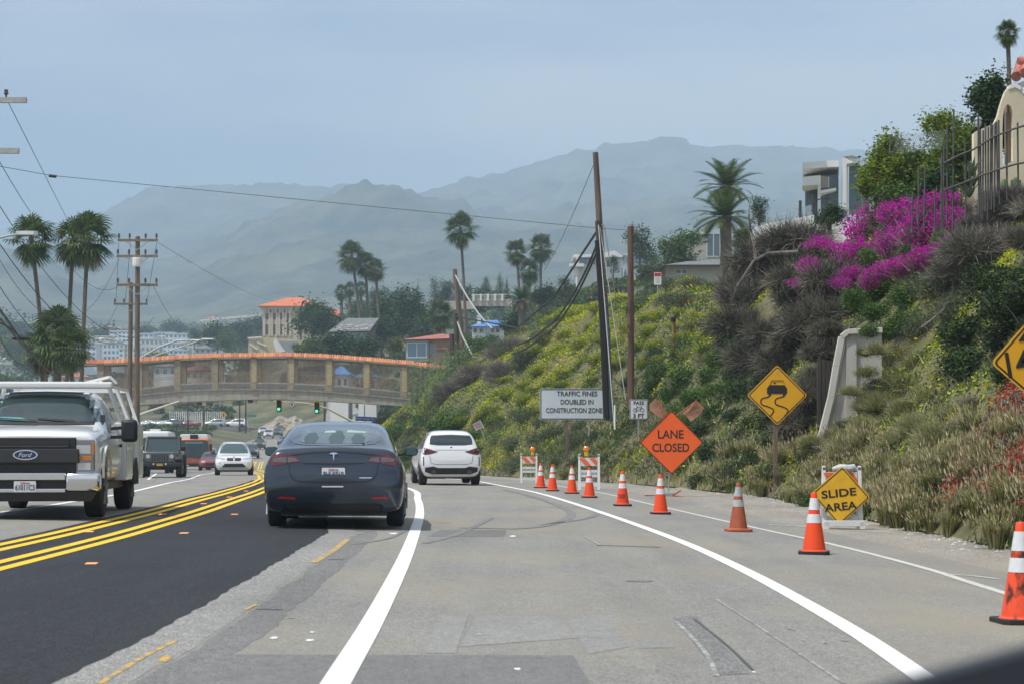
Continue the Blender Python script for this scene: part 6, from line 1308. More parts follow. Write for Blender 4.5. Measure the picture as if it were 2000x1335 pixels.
b2 = MB(); b2.prism([q(1970, 204, .13), q(1982, 204, .13), q(1982, 330, .13), q(1970, 330, .13)], (0, .35, 0)); b2.build('reveal', mat('brown_reveal', (.32, .22, .15), .9), t)
t = thing('tile_roof', 'terracotta barrel tile roof edge at the top right corner', 'roof', P(2020, 170, 58)); o_ = t.location; b = MB()
for k in range(4): b.tube([P(1985+k*16, 150-k*7, 58)-o_, P(1995+k*16, 120-k*2, 60)-o_], .15, 10)
b.tube([P(1988, 122, 59)-o_, P(2060, 118, 59)-o_], .15, 10); b.build('tiles', mat('red_tile_rows', (.42, .15, .11)), t, smooth=True)
b = MB(); b.bar(P(1990, 168, 57.7)-o_, P(2060, 140, 57.7)-o_, .15); b.build('rafter', mat('grey_beam', (.35, .34, .33), .8), t)
t = thing('lantern', 'globe lantern on a post beside the arched wall', 'lantern', P(1911, 300, 55)); o_ = t.location
b = MB(); b.tube([Vector((0, 0, 0)), P(1911, 252, 55)-o_], .03, 6); b.build('post', M_GALV, t); q2 = P(1911, 240, 55)-o_
b = MB(); b.lathe([(.03, -.14), (.08, -.06), (.09, .02), (.06, .09), (.02, .12)], 12, tuple(q2)); b.build('globe', mat('lantern_glass', (.45, .5, .52), .2), t, smooth=True); b = MB(); b.lathe([(.11, .02), (.09, .07), (.02, .12)], 12, tuple(q2+Vector((0, 0, .06)))); b.build('cap', M_GALV, t)
# rail fence of dark pipes
D = 51; t = thing('pipe_fence', 'dark pipe fence with two rails in front of the arched wall', 'fence', P(1900, 440, D)); o_ = t.location; q = lambda px, py, dy=0: P(px, py, D)-o_+Vector((0, dy, 0)); rr = random.Random(4); M_PIPE = mat('dark_pipe', (.085, .08, .08), .8, var=.3, scale=5)
for (px, yt, yb) in [(1794, 325, 450), (1806, 320, 455), (1839, 300, 470), (1843, 290, 460), (1862, 215, 460), (1850, 250, 440), (1885, 268, 430), (1911, 225, 420), (1915, 252, 425), (1920, 255, 430), (1925, 245, 415), (1930, 248, 430), (1935, 240, 390), (1938, 244, 410), (1943, 240, 415), (1947, 238, 380), (1951, 235, 400), (1966, 220, 395), (1988, 240, 385), (1739, 265, 300), (1782, 375, 455), (1826, 370, 455)]:
    b = MB(); j = rr.uniform(-3, 3); b.tube([q(px+j*.6, yb), q(px+j*.1, (yt+yb)/2), q(px-j*.3, yt)], .024, 6); b.build('post', M_PIPE, t)
for pts in ([(1842, 320), (1870, 305), (1900, 293), (1940, 268), (1975, 254), (2010, 243)], [(1842, 373), (1880, 358), (1925, 340), (1960, 328), (1985, 321), (2010, 317)]):
    b = MB(); b.tube([q(*p, -.05) for p in pts], .028, 6); b.build('rail', M_PIPE, t)
b = MB()
for i in range(26):
    x = 1742+i*3.7; b.tube([q(x, 265+rr.uniform(-1, 1)-(i*.35)), q(x+14, 300-(i*.35))], .004, 3, cap=False); b.tube([q(x+14, 263-(i*.35)), q(x, 300-(i*.35))], .004, 3, cap=False)
b.build('wire_mesh', M_GALV, t)
for i, (px, yt, yb, w_) in enumerate([(1924, 372, 420, .12), (1961, 350, 400, .08), (1984, 346, 395, .09), (1989, 350, 370, .05), (1979, 352, 372, .05)][:3]):
    t = thing('cactus', 'green column cactus at the foot of the arched wall, %s' % ['leftmost', 'middle', 'rightmost with arms'][i], 'cactus', P(px, yb+12, 53.5), 0, 'column cacti by the arched wall'); o_ = t.location
    b = MB(); 
    L = [Vector((0, 0, 0)), (P(px-1, (yt+yb)/2, 53.5)-o_), (P(px, yt+4, 53.5)-o_), (P(px, yt, 53.5)-o_)]
    b.tube(L, [w_*.8, w_, w_*.9, w_*.3], 8)
    if i == 2:
        for s_ in (-1, 1): b.tube([P(px, 374, 53.5)-o_, P(px+7*s_, 370, 53.5)-o_, P(px+8*s_, 352, 53.5)-o_], [.04, .05, .035], 7)
    b.build('stem', mat('cactus_green', (.09, .16, .05), .7, var=.3, scale=5), t, smooth=True)
for (px, py, D_) in ((1898, 330, 53), (1900, 350, 53), (1893, 372, 53)):
    b = MB(); c = P(px, py+14, D_)
    for k in range(14): a_ = k*2.4; e = Vector((math.cos(a_)*.35, math.sin(a_)*.2, .3+.1*(k % 3))); s_ = e.cross(Vector((0, 0, 1))).normalized()*.04; b.add([-s_, s_, e*.6+s_*1.1, e, e*.6-s_*1.1], [(0, 1, 2, 3, 4)])
    tag(b.build('agave', ML['sage'], loc=c), 'spiky agave left of the arched wall, %s' % {330: 'top one', 350: 'middle one', 372: 'bottom one'}[py], 'agave', 'agaves by the arched wall')
made = []
for i, (px, py, r) in enumerate([(1905, 455, 46), (1935, 440, 44), (1965, 425, 46), (1995, 412, 50), (1885, 480, 44), (2025, 405, 50), (1950, 470, 46), (1990, 465, 50), (1915, 500, 46)]):
    c = P(px, py, 51.5); rr_ = r/F*51.5; made.append((px, py, put_shrub('brush', (c.x, c.y, c.z-rr_*.4), rr_, 'x', 'grey brush under the arched wall', 'dead_brush', 1, 'dead brush')))
order_labels(made, 'grey brush mound under the arched wall')
for i, (px, py, r) in enumerate([(1665, 770, 26), (1690, 730, 30), (1650, 830, 26), (1700, 800, 34), (1680, 870, 30), (1635, 870, 22), (1715, 690, 30)]):
    c = P(px, py, 45.2); rr_ = r/F*45.2; put_shrub(['dry', 'olive', 'sage'][i % 3], (c.x, c.y, c.z-rr_*.4), rr_, ['tan bush', 'olive bush', 'grey-green bush', 'small tan bush', 'large olive bush', 'low grey-green bush', 'high tan bush'][i]+' spilling over the pale concrete retaining wall', 'bushes over the retaining wall')
for i, (kd, px, py, r) in enumerate([('darkbrush', 1600, 700, 40), ('darkbrush', 1585, 780, 40), ('darkbrush', 1615, 650, 34), ('green', 1700, 650, 26), ('sage', 1712, 760, 36), ('olive', 1705, 840, 34), ('green', 1690, 690, 18), ('dry', 1592, 868, 26), ('olive', 1575, 885, 26)]):
    c = P(px, py, 45.4 if i > 2 else 52.5); rr_ = r/F*46; put_shrub(kd, (c.x, c.y, c.z-rr_*.4), rr_, ['dark dead vine left of the concrete wall, middle one', 'dark dead vine left of the concrete wall, lowest', 'dark dead vine left of the concrete wall, top one', 'green bush on the top corner of the concrete wall', 'grey-green bush at the right side of the concrete wall', 'olive bush at the right foot of the concrete wall', 'small green bush below the top of the concrete wall', 'tan bush at the left foot of the concrete wall', 'olive bush left of the foot of the concrete wall'][i], 'plants against the concrete wall', 'shrub' if i > 2 else 'dead_vine', 1, 'shrub' if i > 2 else 'dead vine')
# concrete wing wall on the bank
D = 46.5; t = thing('retaining_wall', 'curving pale concrete retaining wall on the bank behind the slide area sign', 'wall', P(1640, 880, D)); o_ = t.location; q = lambda px, py, dy=0: P(px, py, D)-o_+Vector((0, dy, 0)); M_RW = mat('pale_concrete', (.50, .48, .43), .9, var=.15, scale=1.5, bump=.2, detail=8)
edge = [(1588, 880), (1606, 838), (1622, 775), (1632, 715), (1643, 658), (1655, 648), (1722, 645)]
b = MB(); b.prism([q(*p) for p in edge]+[q(1722, 880)], (0, .35, 0)); b.build('wall', M_RW, t)
b = MB()
for i_ in range(len(edge)-1):
    p0, p1 = q(*edge[i_], -.06), q(*edge[i_+1], -.06); b.bar(p0, p1, .15, .12)
b.build('coping', mat('coping_concrete', (.58, .56, .5), .9, var=.1, scale=2), t, bevel=.01)
b = MB(); b.box(q(1652, 0).x, q(1672, 0).x, -.07, -.003, q(0, 860).z, q(0, 668).z); b.build('pilaster', M_RW, t)
b = MB()
for e_ in ([(1596, 880), (1614, 838), (1630, 775), (1640, 715), (1649, 672)],): b.tube([q(*p, -.06) for p in e_], .03, 5)
b.build('moulding', M_RW, t)
b = MB(); t2 = thing('timber_lagging', 'dark brown timber wall standing behind the concrete retaining wall', 'wall', P(1620, 870, 48.5)); o_ = t2.location
for k in range(7): x0 = P(1596+k*8.5, 0, 48.5).x-o_.x; b.box(x0+.01, x0+.1, 0, .1, -.5, P(0, 700+k*1.5, 48.5).z-o_.z)
b.build('boards', mat('dark_timber', (.055, .045, .04), .9, var=.4, scale=6, bump=.5, stretch=(1, 1, .1)), t2)
# ribbed dark drain pipes
for i, (pts, lb) in enumerate([([(1265, 740), (1275, 712), (1290, 690)], 'black ribbed drain pipe emerging from bushes beside the brown pole')]):
    L = []; Dp = hit(*pts[0]).y-.4 if i == 0 else 46.2
    pv_ = [P(*p, Dp) for p in pts]; b = MB(); n = 40; rad = []
    for k in range(n+1):
        f = k/n*(len(pv_)-1); j = min(int(f), len(pv_)-2); L.append(pv_[j].lerp(pv_[j+1], f-j)); rad.append(.2 if k % 2 else .15)
    b.tube(L, rad, 10); tag(b.build('drain_pipe', mat('black_plastic', (.03, .032, .035), .5)), lb, 'drain pipe')
# dead branches reaching out of the dark vines
M_BR = mat('bare_branch', (.16, .14, .125), .9, var=.4, scale=8)
for i, (pts, r_) in enumerate([([(1560, 492), (1500, 495), (1472, 510), (1440, 560), (1425, 600)], .07), ([(1540, 540), (1490, 545), (1450, 572), (1400, 570)], .06), ([(1477, 508), (1466, 450), (1462, 420)], .05), ([(1620, 560), (1560, 552), (1520, 565)], .03), ([(1620, 690), (1580, 670), (1540, 655)], .03), ([(1480, 670), (1465, 690), (1450, 715)], .025), ([(1690, 640), (1660, 590), (1640, 560)], .03), ([(1800, 640), (1850, 600), (1862, 570)], .03)]):
    h = hit(*pts[len(pts)//2]) or P(0, 0, 60); Dp = h.y-1.6; b = MB(); L = [P(*p, Dp+.5*math.sin(k*2)) for k, p in enumerate(pts)]
    b.tube(L, [r_*(1-.7*k/(len(L)-1)) for k in range(len(L))], 6)
    rr = random.Random(i)
    for k in range(14):
        j = rr.randint(0, len(L)-2); s_ = L[j].lerp(L[j+1], rr.random()); e = s_+Vector((rr.uniform(-.5, .5), rr.uniform(-.4, .2), rr.uniform(-.4, .5))); b.tube([s_, (s_+e)/2+Vector((0, 0, .08)), e], [r_*.3, r_*.2, r_*.08], 4)
    tag(b.build('dead_branch', M_BR, smooth=True), ['long bare limb reaching left over the dark vines', 'second bare limb below the long one', 'upright bare limb beside the big palm', 'thin pale branch across the dark vines', 'thin pale branch right of the skidding car sign', 'short pale stick left above the skidding car sign', 'bare branch above the concrete wall', 'bare branch left of the height sign'][i], 'dead branch', 'bare branches on the bank')

# ------------------------------------------------------------------ cones
M_ORG = mat('cone_orange', (.88, .085, .02), .45, spec=.3); M_ORGD = mat('cone_orange_dirty', (.50, .11, .04), .7, col2=(.30, .08, .04), scale=9)
M_REFW = mat('reflective_white', (.72, .73, .74), .5, var=.08, scale=20); M_REFWD = mat('reflective_white_dirty', (.42, .44, .44), .6, var=.25, scale=14)
def scuffed():
    m = mat('cone_orange_scuffed', (.88, .085, .02), .5); t_ = m.node_tree; b_ = t_.nodes['Principled BSDF']; tc_ = N(t_, 'ShaderNodeTexCoord'); n_ = N(t_, 'ShaderNodeTexNoise'); n_.inputs['Scale'].default_value = 7; n_.inputs['Detail'].default_value = 6
    mp_ = N(t_, 'ShaderNodeMapping'); mp_.inputs['Scale'].default_value = (1, 1, .6); mp_.inputs['Location'].default_value = (.1, .3, .2)
    r_ = N(t_, 'ShaderNodeValToRGB'); r_.color_ramp.elements[0].position = .42; r_.color_ramp.elements[1].position = .5; r_.color_ramp.elements[0].color = (.06, .02, .015, 1); r_.color_ramp.elements[1].color = (.88, .085, .02, 1)
    t_.links.new(tc_.outputs['Object'], mp_.inputs[0]); t_.links.new(mp_.outputs[0], n_.inputs[0]); t_.links.new(n_.outputs[0], r_.inputs[0]); t_.links.new(r_.outputs[0], b_.inputs['Base Color']); return m
def make_cone(body_m, base_m, white_m, label):
    t = thing('traffic_cone', label, 'traffic cone', (0, 0, 0), 0, 'orange cones along the closed lane')
    b = MB(); b.prism([(-.18, -.14, 0), (-.14, -.18, 0), (.14, -.18, 0), (.18, -.14, 0), (.18, .14, 0), (.14, .18, 0), (-.14, .18, 0), (-.18, .14, 0)], (0, 0, .035)); b.build('base', base_m, t, bevel=.006)
    rz = lambda z: .132-.102*(z-.035)/.675
    b = MB(); b.lathe([(rz(.035)+.02, .035), (rz(.05)+.004, .05), (rz(.65), .65), (.033, .70), (.026, .712)], 28); b.build('body', body_m, t, smooth=True)
    for z0, z1 in ((.36, .46), (.51, .645)):
        b = MB(); b.lathe([(rz(z0)+.004, z0), (rz(z1)+.004, z1)], 28); b.build('reflective_collar', white_m, t, smooth=True)
    return t
cA = make_cone(M_ORG, M_BLACK, M_REFW, 'x'); cD = make_cone(M_ORGD, M_ORGD, M_REFWD, 'x'); cS = make_cone(scuffed(), M_BLACK, M_REFW, 'x')
cones = [(1993, 1216, cS, 'large orange cone with black scuffs cut off at the right edge'), (1590, 1081, cA, 'orange cone standing in front of the slide area sign'), (1442, 1037, cD, 'dirty brownish orange cone with orange base'), (1290, 1003, cA, 'orange cone just below the lane closed sign'), (1216, 987, cA, 'orange cone with dark lettering on its body'), (1151, 971, cA, 'orange cone in front of the right barricade'), (1117, 963, cA, 'orange cone left of the right barricade'), (1079, 958, cA, 'orange cone, second nearest the left barricade'), (1056, 952, cA, 'farthest orange cone touching the left barricade')]
usedc = set()
for i, (px, py, src, lb) in enumerate(cones):
    g = on_road(px, py)
    if id(src) in usedc: t = copy_tree(src)
    else: t = src; usedc.add(id(src))
    t.location = (g.x, g.y, g.z+.004); t.rotation_euler = (0, 0, rnd.uniform(-.2, .2) if i else .1); t['label'] = lb
    if i == 4:
        tx = text('DOT', .09, mat('dark_print', (.12, .02, .02), .7), t, (-.02, -.119, .2), bold=.002, fit=(.16, .085)); tx.rotation_euler = (R(81), 0, 0)
    t.scale = (1.0,)*3
# ------------------------------------------------------------------ signs
M_SORG = mat('roll_up_orange', (.92, .135, .015), .6, var=.04, scale=6); M_SYEL = mat('sign_amber', (.80, .40, .008), .45, var=.04, scale=3); M_SYEL2 = mat('sign_amber_dirty', (.74, .42, .012), .5, var=.12, scale=6); M_SBLK = mat('sign_black', (.015, .013, .012), .6); M_SWHT = mat('sign_white', (.60, .66, .69), .5, var=.04, scale=2)
def rdiamond(h, r, n=4):
    """rounded diamond outline in (x,z)"""
    pts = []
    for k, (cx, cz) in enumerate(((0, h), (-h, 0), (0, -h), (h, 0))):
        ux, uz = (cx/h, cz/h); c0 = (cx-ux*r*1.414, cz-uz*r*1.414); a0 = math.atan2(uz, ux)
        for j in range(n+1): a = a0-math.pi/4+math.pi/2*j/n; pts.append((c0[0]+r*math.cos(a), 0, c0[1]+r*math.sin(a)))
    return pts
def ring(b, po, pi, y0, y1):
    n = len(po); vs = [(p[0], y1, p[2]) for p in po]+[(p[0], y1, p[2]) for p in pi]+[(p[0], y0, p[2]) for p in po]+[(p[0], y0, p[2]) for p in pi]
    fs = []
    for i in range(n): j = (i+1) % n; fs += [(i, j, n+j, n+i), (2*n+i, 3*n+i, 3*n+j, 2*n+j), (i, 2*n+i, 2*n+j, j), (n+i, n+j, 3*n+j, 3*n+i)]
    b.add(vs, fs)
def rect(x, z, r, n=3):
    pts = []
    for cx, cz, a0 in ((x-r, z-r, 0), (-x+r, z-r, 90), (-x+r, -z+r, 180), (x-r, -z+r, 270)):
        for j in range(n+1): a = R(a0+90*j/n); pts.append((cx+r*math.cos(a), 0, cz+r*math.sin(a)))
    return pts
def diamond_panel(par, c, h, face, border=True, name='panel', rot=0, inset=.035, bw_=.022, bm_=None, r=.06):
    b = MB(); b.prism(rdiamond(h, r), (0, .012, 0)); p = b.build(name, face, par); p.location = c; p.rotation_euler = (0, rot, 0)
    if border:
        b = MB(); ring(b, rdiamond(h-inset, r*.8), rdiamond(h-inset-bw_*1.4, r*.7), -.001, -.004); b.build('border', bm_ or M_SBLK, p)
    return p
# LANE CLOSED
D = 50; g = Vector((P(1307, 966, D).x, D, gzf(P(1307, 966, D).x, D))); t = thing('lane_closed_sign', 'orange roll-up diamond sign reading LANE CLOSED on a folding stand', 'road sign', g); o_ = t.location; q = lambda px, py, dy=0: P(px, py, D)-o_+Vector((0, dy, 0))
pn = diamond_panel(t, q(1311.5, 863), 62.5/F*D, M_SORG, inset=.004, bw_=.022, bm_=mat('sign_rim', (.10, .02, .015), .6), r=.035)
for (s_, y_, w_) in (('LANE', 847, 50), ('CLOSED', 873, 72)): text(s_, .3, M_SBLK, pn, ((1310-1311.5)/F*D, -.003, (863-y_)/F*D), bold=.004, fit=(w_/F*D, 16.5/F*D))
b = MB(); b.bar(q(1311, 925, .05), q(1311, 801, .05), .03); b.bar(q(1250, 863, .05), q(1373, 863, .05), .02); b.build('crossbrace', M_GALV, t)
b = MB(); b.tube([q(1306, 966, .1), q(1309, 900, .06)], .02, 6); b.build('mast', M_GALV, t)
for (a_, c_) in (((1258, 966), (1300, 968)), ((1312, 967), (1348, 971)), ((1300, 968), (1285, 955)), ((1312, 967), (1330, 957))):
    b = MB(); b.bar(q(*a_, -.3 if a_[1] > 960 and c_[1] > 960 else .0), q(*c_, .05), .035); b.build('leg', mat('orange_tube', (.6, .09, .03), .5), t)
b = MB(); b.box(-.12, .10, -.07, .12, 0, .1); b.build('hub', M_GALV, t, bevel=.02)
for sg, a_, c_ in ((-1, (1303, 806), (1280, 777)), (1, (1330, 808), (1361, 781))):
    b = MB(); b.tube([q(1311, 818, .04), q(*c_, .04)], .01, 6); st = b.build('flag_staff', mat('orange_tube', (.6, .09, .03)), t); b = MB()
    if sg < 0: pts = [(1280, 777), (1303, 806), (1296, 817), (1285, 812), (1270, 800), (1268, 790)]
    else: pts = [(1361, 781), (1334, 806), (1341, 812), (1350, 823), (1368, 808), (1376, 795)]
    b.prism([q(*p, .07+.03*math.sin(k*1.7)) for k, p in enumerate(pts)], (0, .01, 0)); b.build('flag', mat('mesh_flag', (.34, .17, .10), .8, var=.25, scale=9), st)
# slippery when wet
D = 50; g = P(1515, 930, D); t = thing('slippery_road_sign', 'amber diamond sign with skidding car symbol on a wooden post', 'road sign', (g.x, D, gzf(g.x, D))); o_ = t.location.copy()
b = MB(); b.bar(Vector((0, .08, -.2)), P(1516, 800, D)-o_+Vector((0, .08, 0)), .1); b.build('post', M_WOOD, t)
h_ = 59/F*D; cc = (1518, 771); pn = diamond_panel(t, P(*cc, D)-o_, h_, M_SYEL, r=.06)
u_ = lambda px, py: ((px-cc[0])/F*D, -.005, (cc[1]-py)/F*D)
b = MB()
b.prism([u_(*p) for p in ((1498, 768), (1498, 757), (1503, 751), (1532, 751), (1537, 757), (1537, 768), (1534, 768), (1534, 772), (1529, 772), (1529, 768), (1506, 768), (1506, 772), (1501, 772), (1501, 768))], (0, -.003, 0))
for a_, c_ in (((1503, 751), (1507, 742)), ((1507, 742), (1529, 742)), ((1529, 742), (1533, 751))): b.bar(u_(*a_), u_(*c_), .022, .004)
b.tube([(u_(1513, 747)[0], -.004, u_(1513, 747)[2]), (u_(1513, 747)[0], -.008, u_(1513, 747)[2])], .024, 10)
def swirl(x0): return [(x0+2, 771), (x0, 774), (x0-11, 777), (x0-15, 782), (x0-13, 789), (x0-2, 793), (x0+7, 797), (x0+10, 801), (x0+8, 806), (x0+3, 812)]
for x0 in (1501, 1529):
    L = [Vector(u_(*p)) for p in swirl(x0)]; S_ = []
    for i_ in range(len(L)-1):
        p0 = L[max(i_-1, 0)]; p1 = L[i_]; p2 = L[i_+1]; p3 = L[min(i_+2, len(L)-1)]
        for k in range(5): f = k/5; S_.append(.5*((2*p1)+(p2-p0)*f+(2*p0-5*p1+4*p2-p3)*f*f+(p3-3*p2+3*p1-p0)*f**3))
    S_.append(L[-1]); nv = len(b.v); vs = []
    for i_, p in enumerate(S_):
        d = (S_[min(i_+1, len(S_)-1)]-S_[max(i_-1, 0)]).normalized(); nn = Vector((-d.z, 0, d.x))*.016; vs += [p-nn, p+nn]
    b.add(vs, [(2*i_, 2*i_+1, 2*i_+3, 2*i_+2) for i_ in range(len(S_)-1)])
b.build('symbol', M_SBLK, pn)
for py in (727, 813): b = MB(); x_, y_, z_ = u_(1518, py); b.tube([(x_, -.001, z_), (x_, -.012, z_)], .014, 8); b.build('bolt', M_GALV, pn)
# SLIDE AREA on a folding barricade
M_BARW = mat('barricade_white', (.74, .74, .72), .5, var=.08, scale=9); M_STRO = mat('barricade_orange', (.85, .16, .04), .5)
def barricade(name, label, px0, px1, yt, yb, lamp=None, group=None, simple_=False):
    g = on_road((px0+px1)/2, yb); D_ = g.y; t = thing(name, label, 'barricade', (g.x, D_, g.z+.004), 0, group); w_ = (px1-px0)/F*D_/2; H = (yb-yt)/F*D_
    lean = .13
    for sgn in (0, 1):
        dy = lambda z: (lean*(1-z/H))*(-1 if sgn == 0 else 1)*1.0+(.0)
        for s_ in (-1, 1):
            b = MB(); x0 = s_*w_; x1 = s_*(w_-.075); a_, c_ = min(x0, x1), max(x0, x1)
            b.add([(a_, dy(0)-.02, 0), (c_, dy(0)-.02, 0), (c_, dy(0)+.02, 0), (a_, dy(0)+.02, 0), (a_+.01, dy(H)-.02, H), (c_-.01, dy(H)-.02, H), (c_-.01, dy(H)+.02, H), (a_+.01, dy(H)+.02, H)], [(0, 3, 2, 1), (4, 5, 6, 7), (0, 1, 5, 4), (1, 2, 6, 5), (2, 3, 7, 6), (3, 0, 4, 7)]); b.build('leg', M_BARW, t, bevel=.006)
        for (z0, z1) in ((.67*H, .90*H), (.36*H, .56*H), (.10*H, .2*H)):
            b = MB(); yy = dy((z0+z1)/2); b.box(-w_+.076, w_-.076, yy-.012, yy+.012, z0, z1); b.build('rail', M_BARW, t)
    b = MB(); yy = -lean*(1-.785)-.016; z0, z1 = .68*H, .89*H; k0 = -w_+.06
    # diagonal orange bars on the top board
    for k in range(3):
        x = -w_+.02+k*w_*.95
        P4 = [(x, z1), (x+.16, z1), (x+.16+(z1-z0)*.9, z0), (x+(z1-z0)*.9, z0)]; P4 = [(min(max(px_, -w_+.004), w_-.004), z_) for px_, z_ in P4]
        if P4[1][0]-P4[0][0] > .01 or P4[2][0]-P4[3][0] > .01: b.prism([(px_, yy-.008, z_) for px_, z_ in P4], (0, .006, 0))
    b.build('stripes', M_STRO, t)
    for s_ in (-1, 1): b = MB(); b.box(s_*(w_-.04)-.022, s_*(w_-.04)+.022, -.03, -.022, H*.93, H*.975); b.build('handle_slot', mat('slot_dark', (.12, .12, .12), .6), t)
    b = MB()
    for k, f in enumerate((-.6, -.3, 0, .3, .6)): b.box(f*w_-.04, f*w_+.04, -.085, -.081, .43*H, .49*H)
    b.build('lettering', mat('faded_print', (.35, .35, .35), .8), t)
    if lamp:
        x = lamp; b = MB(); b.box(x-.055, x+.055, -.04, .04, H-.06, H+.06); b.build('lamp_battery', mat('lamp_yellow', (.75, .42, .02), .4), t, bevel=.012)
        b = MB(); b.tube([(x, -.05, H+.14), (x, -.02, H+.14), (x, .02, H+.14), (x, .05, H+.14)], [.05, .085, .085, .05], 16); b.build('lamp_lens', mat('amber_lens', (.85, .26, .01), .2, spec=.7), t, smooth=True)
    return t
bt = barricade('barricade', 'white folding barricade holding the slide area sign', 1604, 1683, 909, 1031, group='white folding barricades')
barricade('barricade', 'white barricade with amber lamp, the right one behind the cones', 1129, 1172, 886, 956, .01-.09, 'white folding barricades'); barricade('barricade', 'white barricade with amber lamp, the left one farthest away', 1016, 1050, 885, 943, .12, 'white folding barricades')
D = bt.location.y-.2; t = thing('slide_area_sign', 'amber diamond sign reading SLIDE AREA leaning on the barricade', 'road sign', P(1642, 1020, D)); o_ = t.location.copy()
h_ = 58/F*D; pn = diamond_panel(t, P(1642, 967, D)-o_, h_, M_SYEL2, r=.04, rot=R(-2), inset=.02, bw_=.014)
pn.rotation_euler = (R(-4), R(4), 0)
# lower tip is hidden behind the bottom rail of the barricade, as photographed
for (s_, y_, x_, w_) in (('SLIDE', 962, 1638, 68), ('AREA', 988, 1643, 64)): tx = text(s_, .2, M_SBLK, pn, ((x_-1642)/F*D, -.003, (967-y_)/F*D), bold=.004, fit=(w_/F*D, 15.5/F*D)); tx.rotation_euler = (R(90), R(-10), 0)
b = MB(); b.box(-.315, .315, -.06, -.02, .04, .13)
o = b.build('front_rail', M_BARW, bt, bevel=.006); o.location = (0, -.22, 0)
for s_ in (-1, 1): b = MB(); b.box(s_*.28-.04, s_*.28+.04, -.28, -.24, 0, .10); b.build('foot', M_BARW, bt)
b = MB(); rr = random.Random(2); b.tube([(-.16, 0, .97), (-.05, -.03, .99), (.08, -.02, .97), (.17, 0, 1.0), (.22, .02, .95)], [.03, .06, .07, .05, .03], 9); tag(b.build('sandbag', mat('grey_plastic_bag', (.55, .57, .58), .5, var=.2, scale=10), smooth=True, loc=(bt.location.x+.02, bt.location.y, bt.location.z-.05)), 'crumpled grey bag draped on top of the slide area barricade', 'bag')
# height sign at the right edge
D = 27; t = thing('clearance_sign', 'large tilted amber diamond sign with 14 cut off at the right edge', 'road sign', P(2056, 1000, D)); o_ = t.location.copy(); h_ = 122/F*D
pn = diamond_panel(t, P(2057, 700, D)-o_, h_, M_SYEL, r=.07, rot=R(0)); pn.rotation_euler = (0, R(-4), 0)
b = MB(); b.bar(Vector((0, .06, -1)), P(2056, 700, D)-o_+Vector((0, .06, 0)), .1); b.build('post', M_WOOD, t)
tx = text('14', .4, M_SBLK, pn, (-69/F*D, -.006, -4/F*D), bold=.006, fit=(46/F*D, 50/F*D)); tx.rotation_euler = (R(90), R(-6), 0)
for s_, dx in (("'", 0), ): tx = text('2', .3, M_SBLK, pn, (-52/F*D, -.006, 58/F*D), bold=.006, fit=(26/F*D, 40/F*D))
# traffic fines sign
D = 77; t = thing('traffic_fines_sign', 'wide white sign reading TRAFFIC FINES DOUBLED IN CONSTRUCTION ZONE', 'road sign', P(1107, 892, D)); o_ = t.location.copy(); cx_, cy_ = 1124, 788.5; w_, hh = 69.5/F*D, 30.5/F*D
b = MB(); b.prism(rect(w_, hh, .05), (0, .02, 0)); pn = b.build('panel', M_SWHT, t); pn.location = P(cx_, cy_, D)-o_
b = MB(); ring(b, rect(w_-.02, hh-.02, .05), rect(w_-.055, hh-.055, .04), -.001, -.005); b.build('border', M_SBLK, pn)
for (s_, x_, y_, ww) in (('TRAFFIC FINES', 1127, 768, 79), ('DOUBLED IN', 1127, 784, 64), ('CONSTRUCTION ZONE', 1121.5, 800.5, 110)): text(s_, .25, M_SBLK, pn, ((x_-cx_)/F*D, -.007, (cy_-y_)/F*D), bold=.003, fit=(ww/F*D, 9.6/F*D))
for px in (1107, 1150): b = MB(); b.bar(P(px, 900 if px < 1110 else 850, D)-o_+Vector((0, .08, 0)), P(px, 765, D)-o_+Vector((0, .08, 0)), .1 if px < 1110 else .05); b.build('post', M_WOOD if px < 1110 else M_GALV, t)
# pass bicycle sign
D = 72; t = thing('bicycle_sign', 'white sign reading PASS 3 FT with a bicycle symbol', 'road sign', P(1247, 850, D)); o_ = t.location.copy(); cx_, cy_ = 1247.5, 798.5; w_, hh = 17.5/F*D, 19.5/F*D
b = MB(); b.prism(rect(w_, hh, .03), (0, .015, 0)); pn = b.build('panel', mat('sign_white_bright', (.70, .72, .73), .5), t); pn.location = P(cx_, cy_, D)-o_
b = MB(); ring(b, rect(w_-.012, hh-.012, .03), rect(w_-.03, hh-.03, .025), -.001, -.004); b.build('border', M_SBLK, pn)
text('PASS', .15, M_SBLK, pn, (0, -.006, 12.5/F*D), bold=.003, fit=(20/F*D, 7/F*D)); text('3 FT', .15, M_SBLK, pn, (0, -.006, -12.5/F*D), bold=.004, fit=(22/F*D, 8/F*D))
b = MB(); r_ = .075
for sx in (-.13, .13):
    ring(b, [(sx+r_*math.cos(k*.393), 0, r_*math.sin(k*.393)-.03) for k in range(16)], [(sx+(r_-.018)*math.cos(k*.393), 0, (r_-.018)*math.sin(k*.393)-.03) for k in range(16)], -.001, -.006)
for a_, c_ in (((-.13, -.03), (-.06, .09)), ((-.06, .09), (.09, .09)), ((.09, .09), (.13, -.03)), ((-.06, .09), (.01, -.04)), ((.01, -.04), (.09, .09)), ((.09, .09), (.10, .13)), ((-.09, .12), (-.04, .12)), ((-.13, -.03), (.01, -.04))): b.bar((a_[0], -.004, a_[1]), (c_[0], -.004, c_[1]), .016, .005)
b.build('symbol', M_SBLK, pn); b = MB(); b.bar(P(1247, 850, D)-o_+Vector((0, .06, -.3)), P(1247, 782, D)-o_+Vector((0, .06, 0)), .06); b.build('post', M_GALV, t)
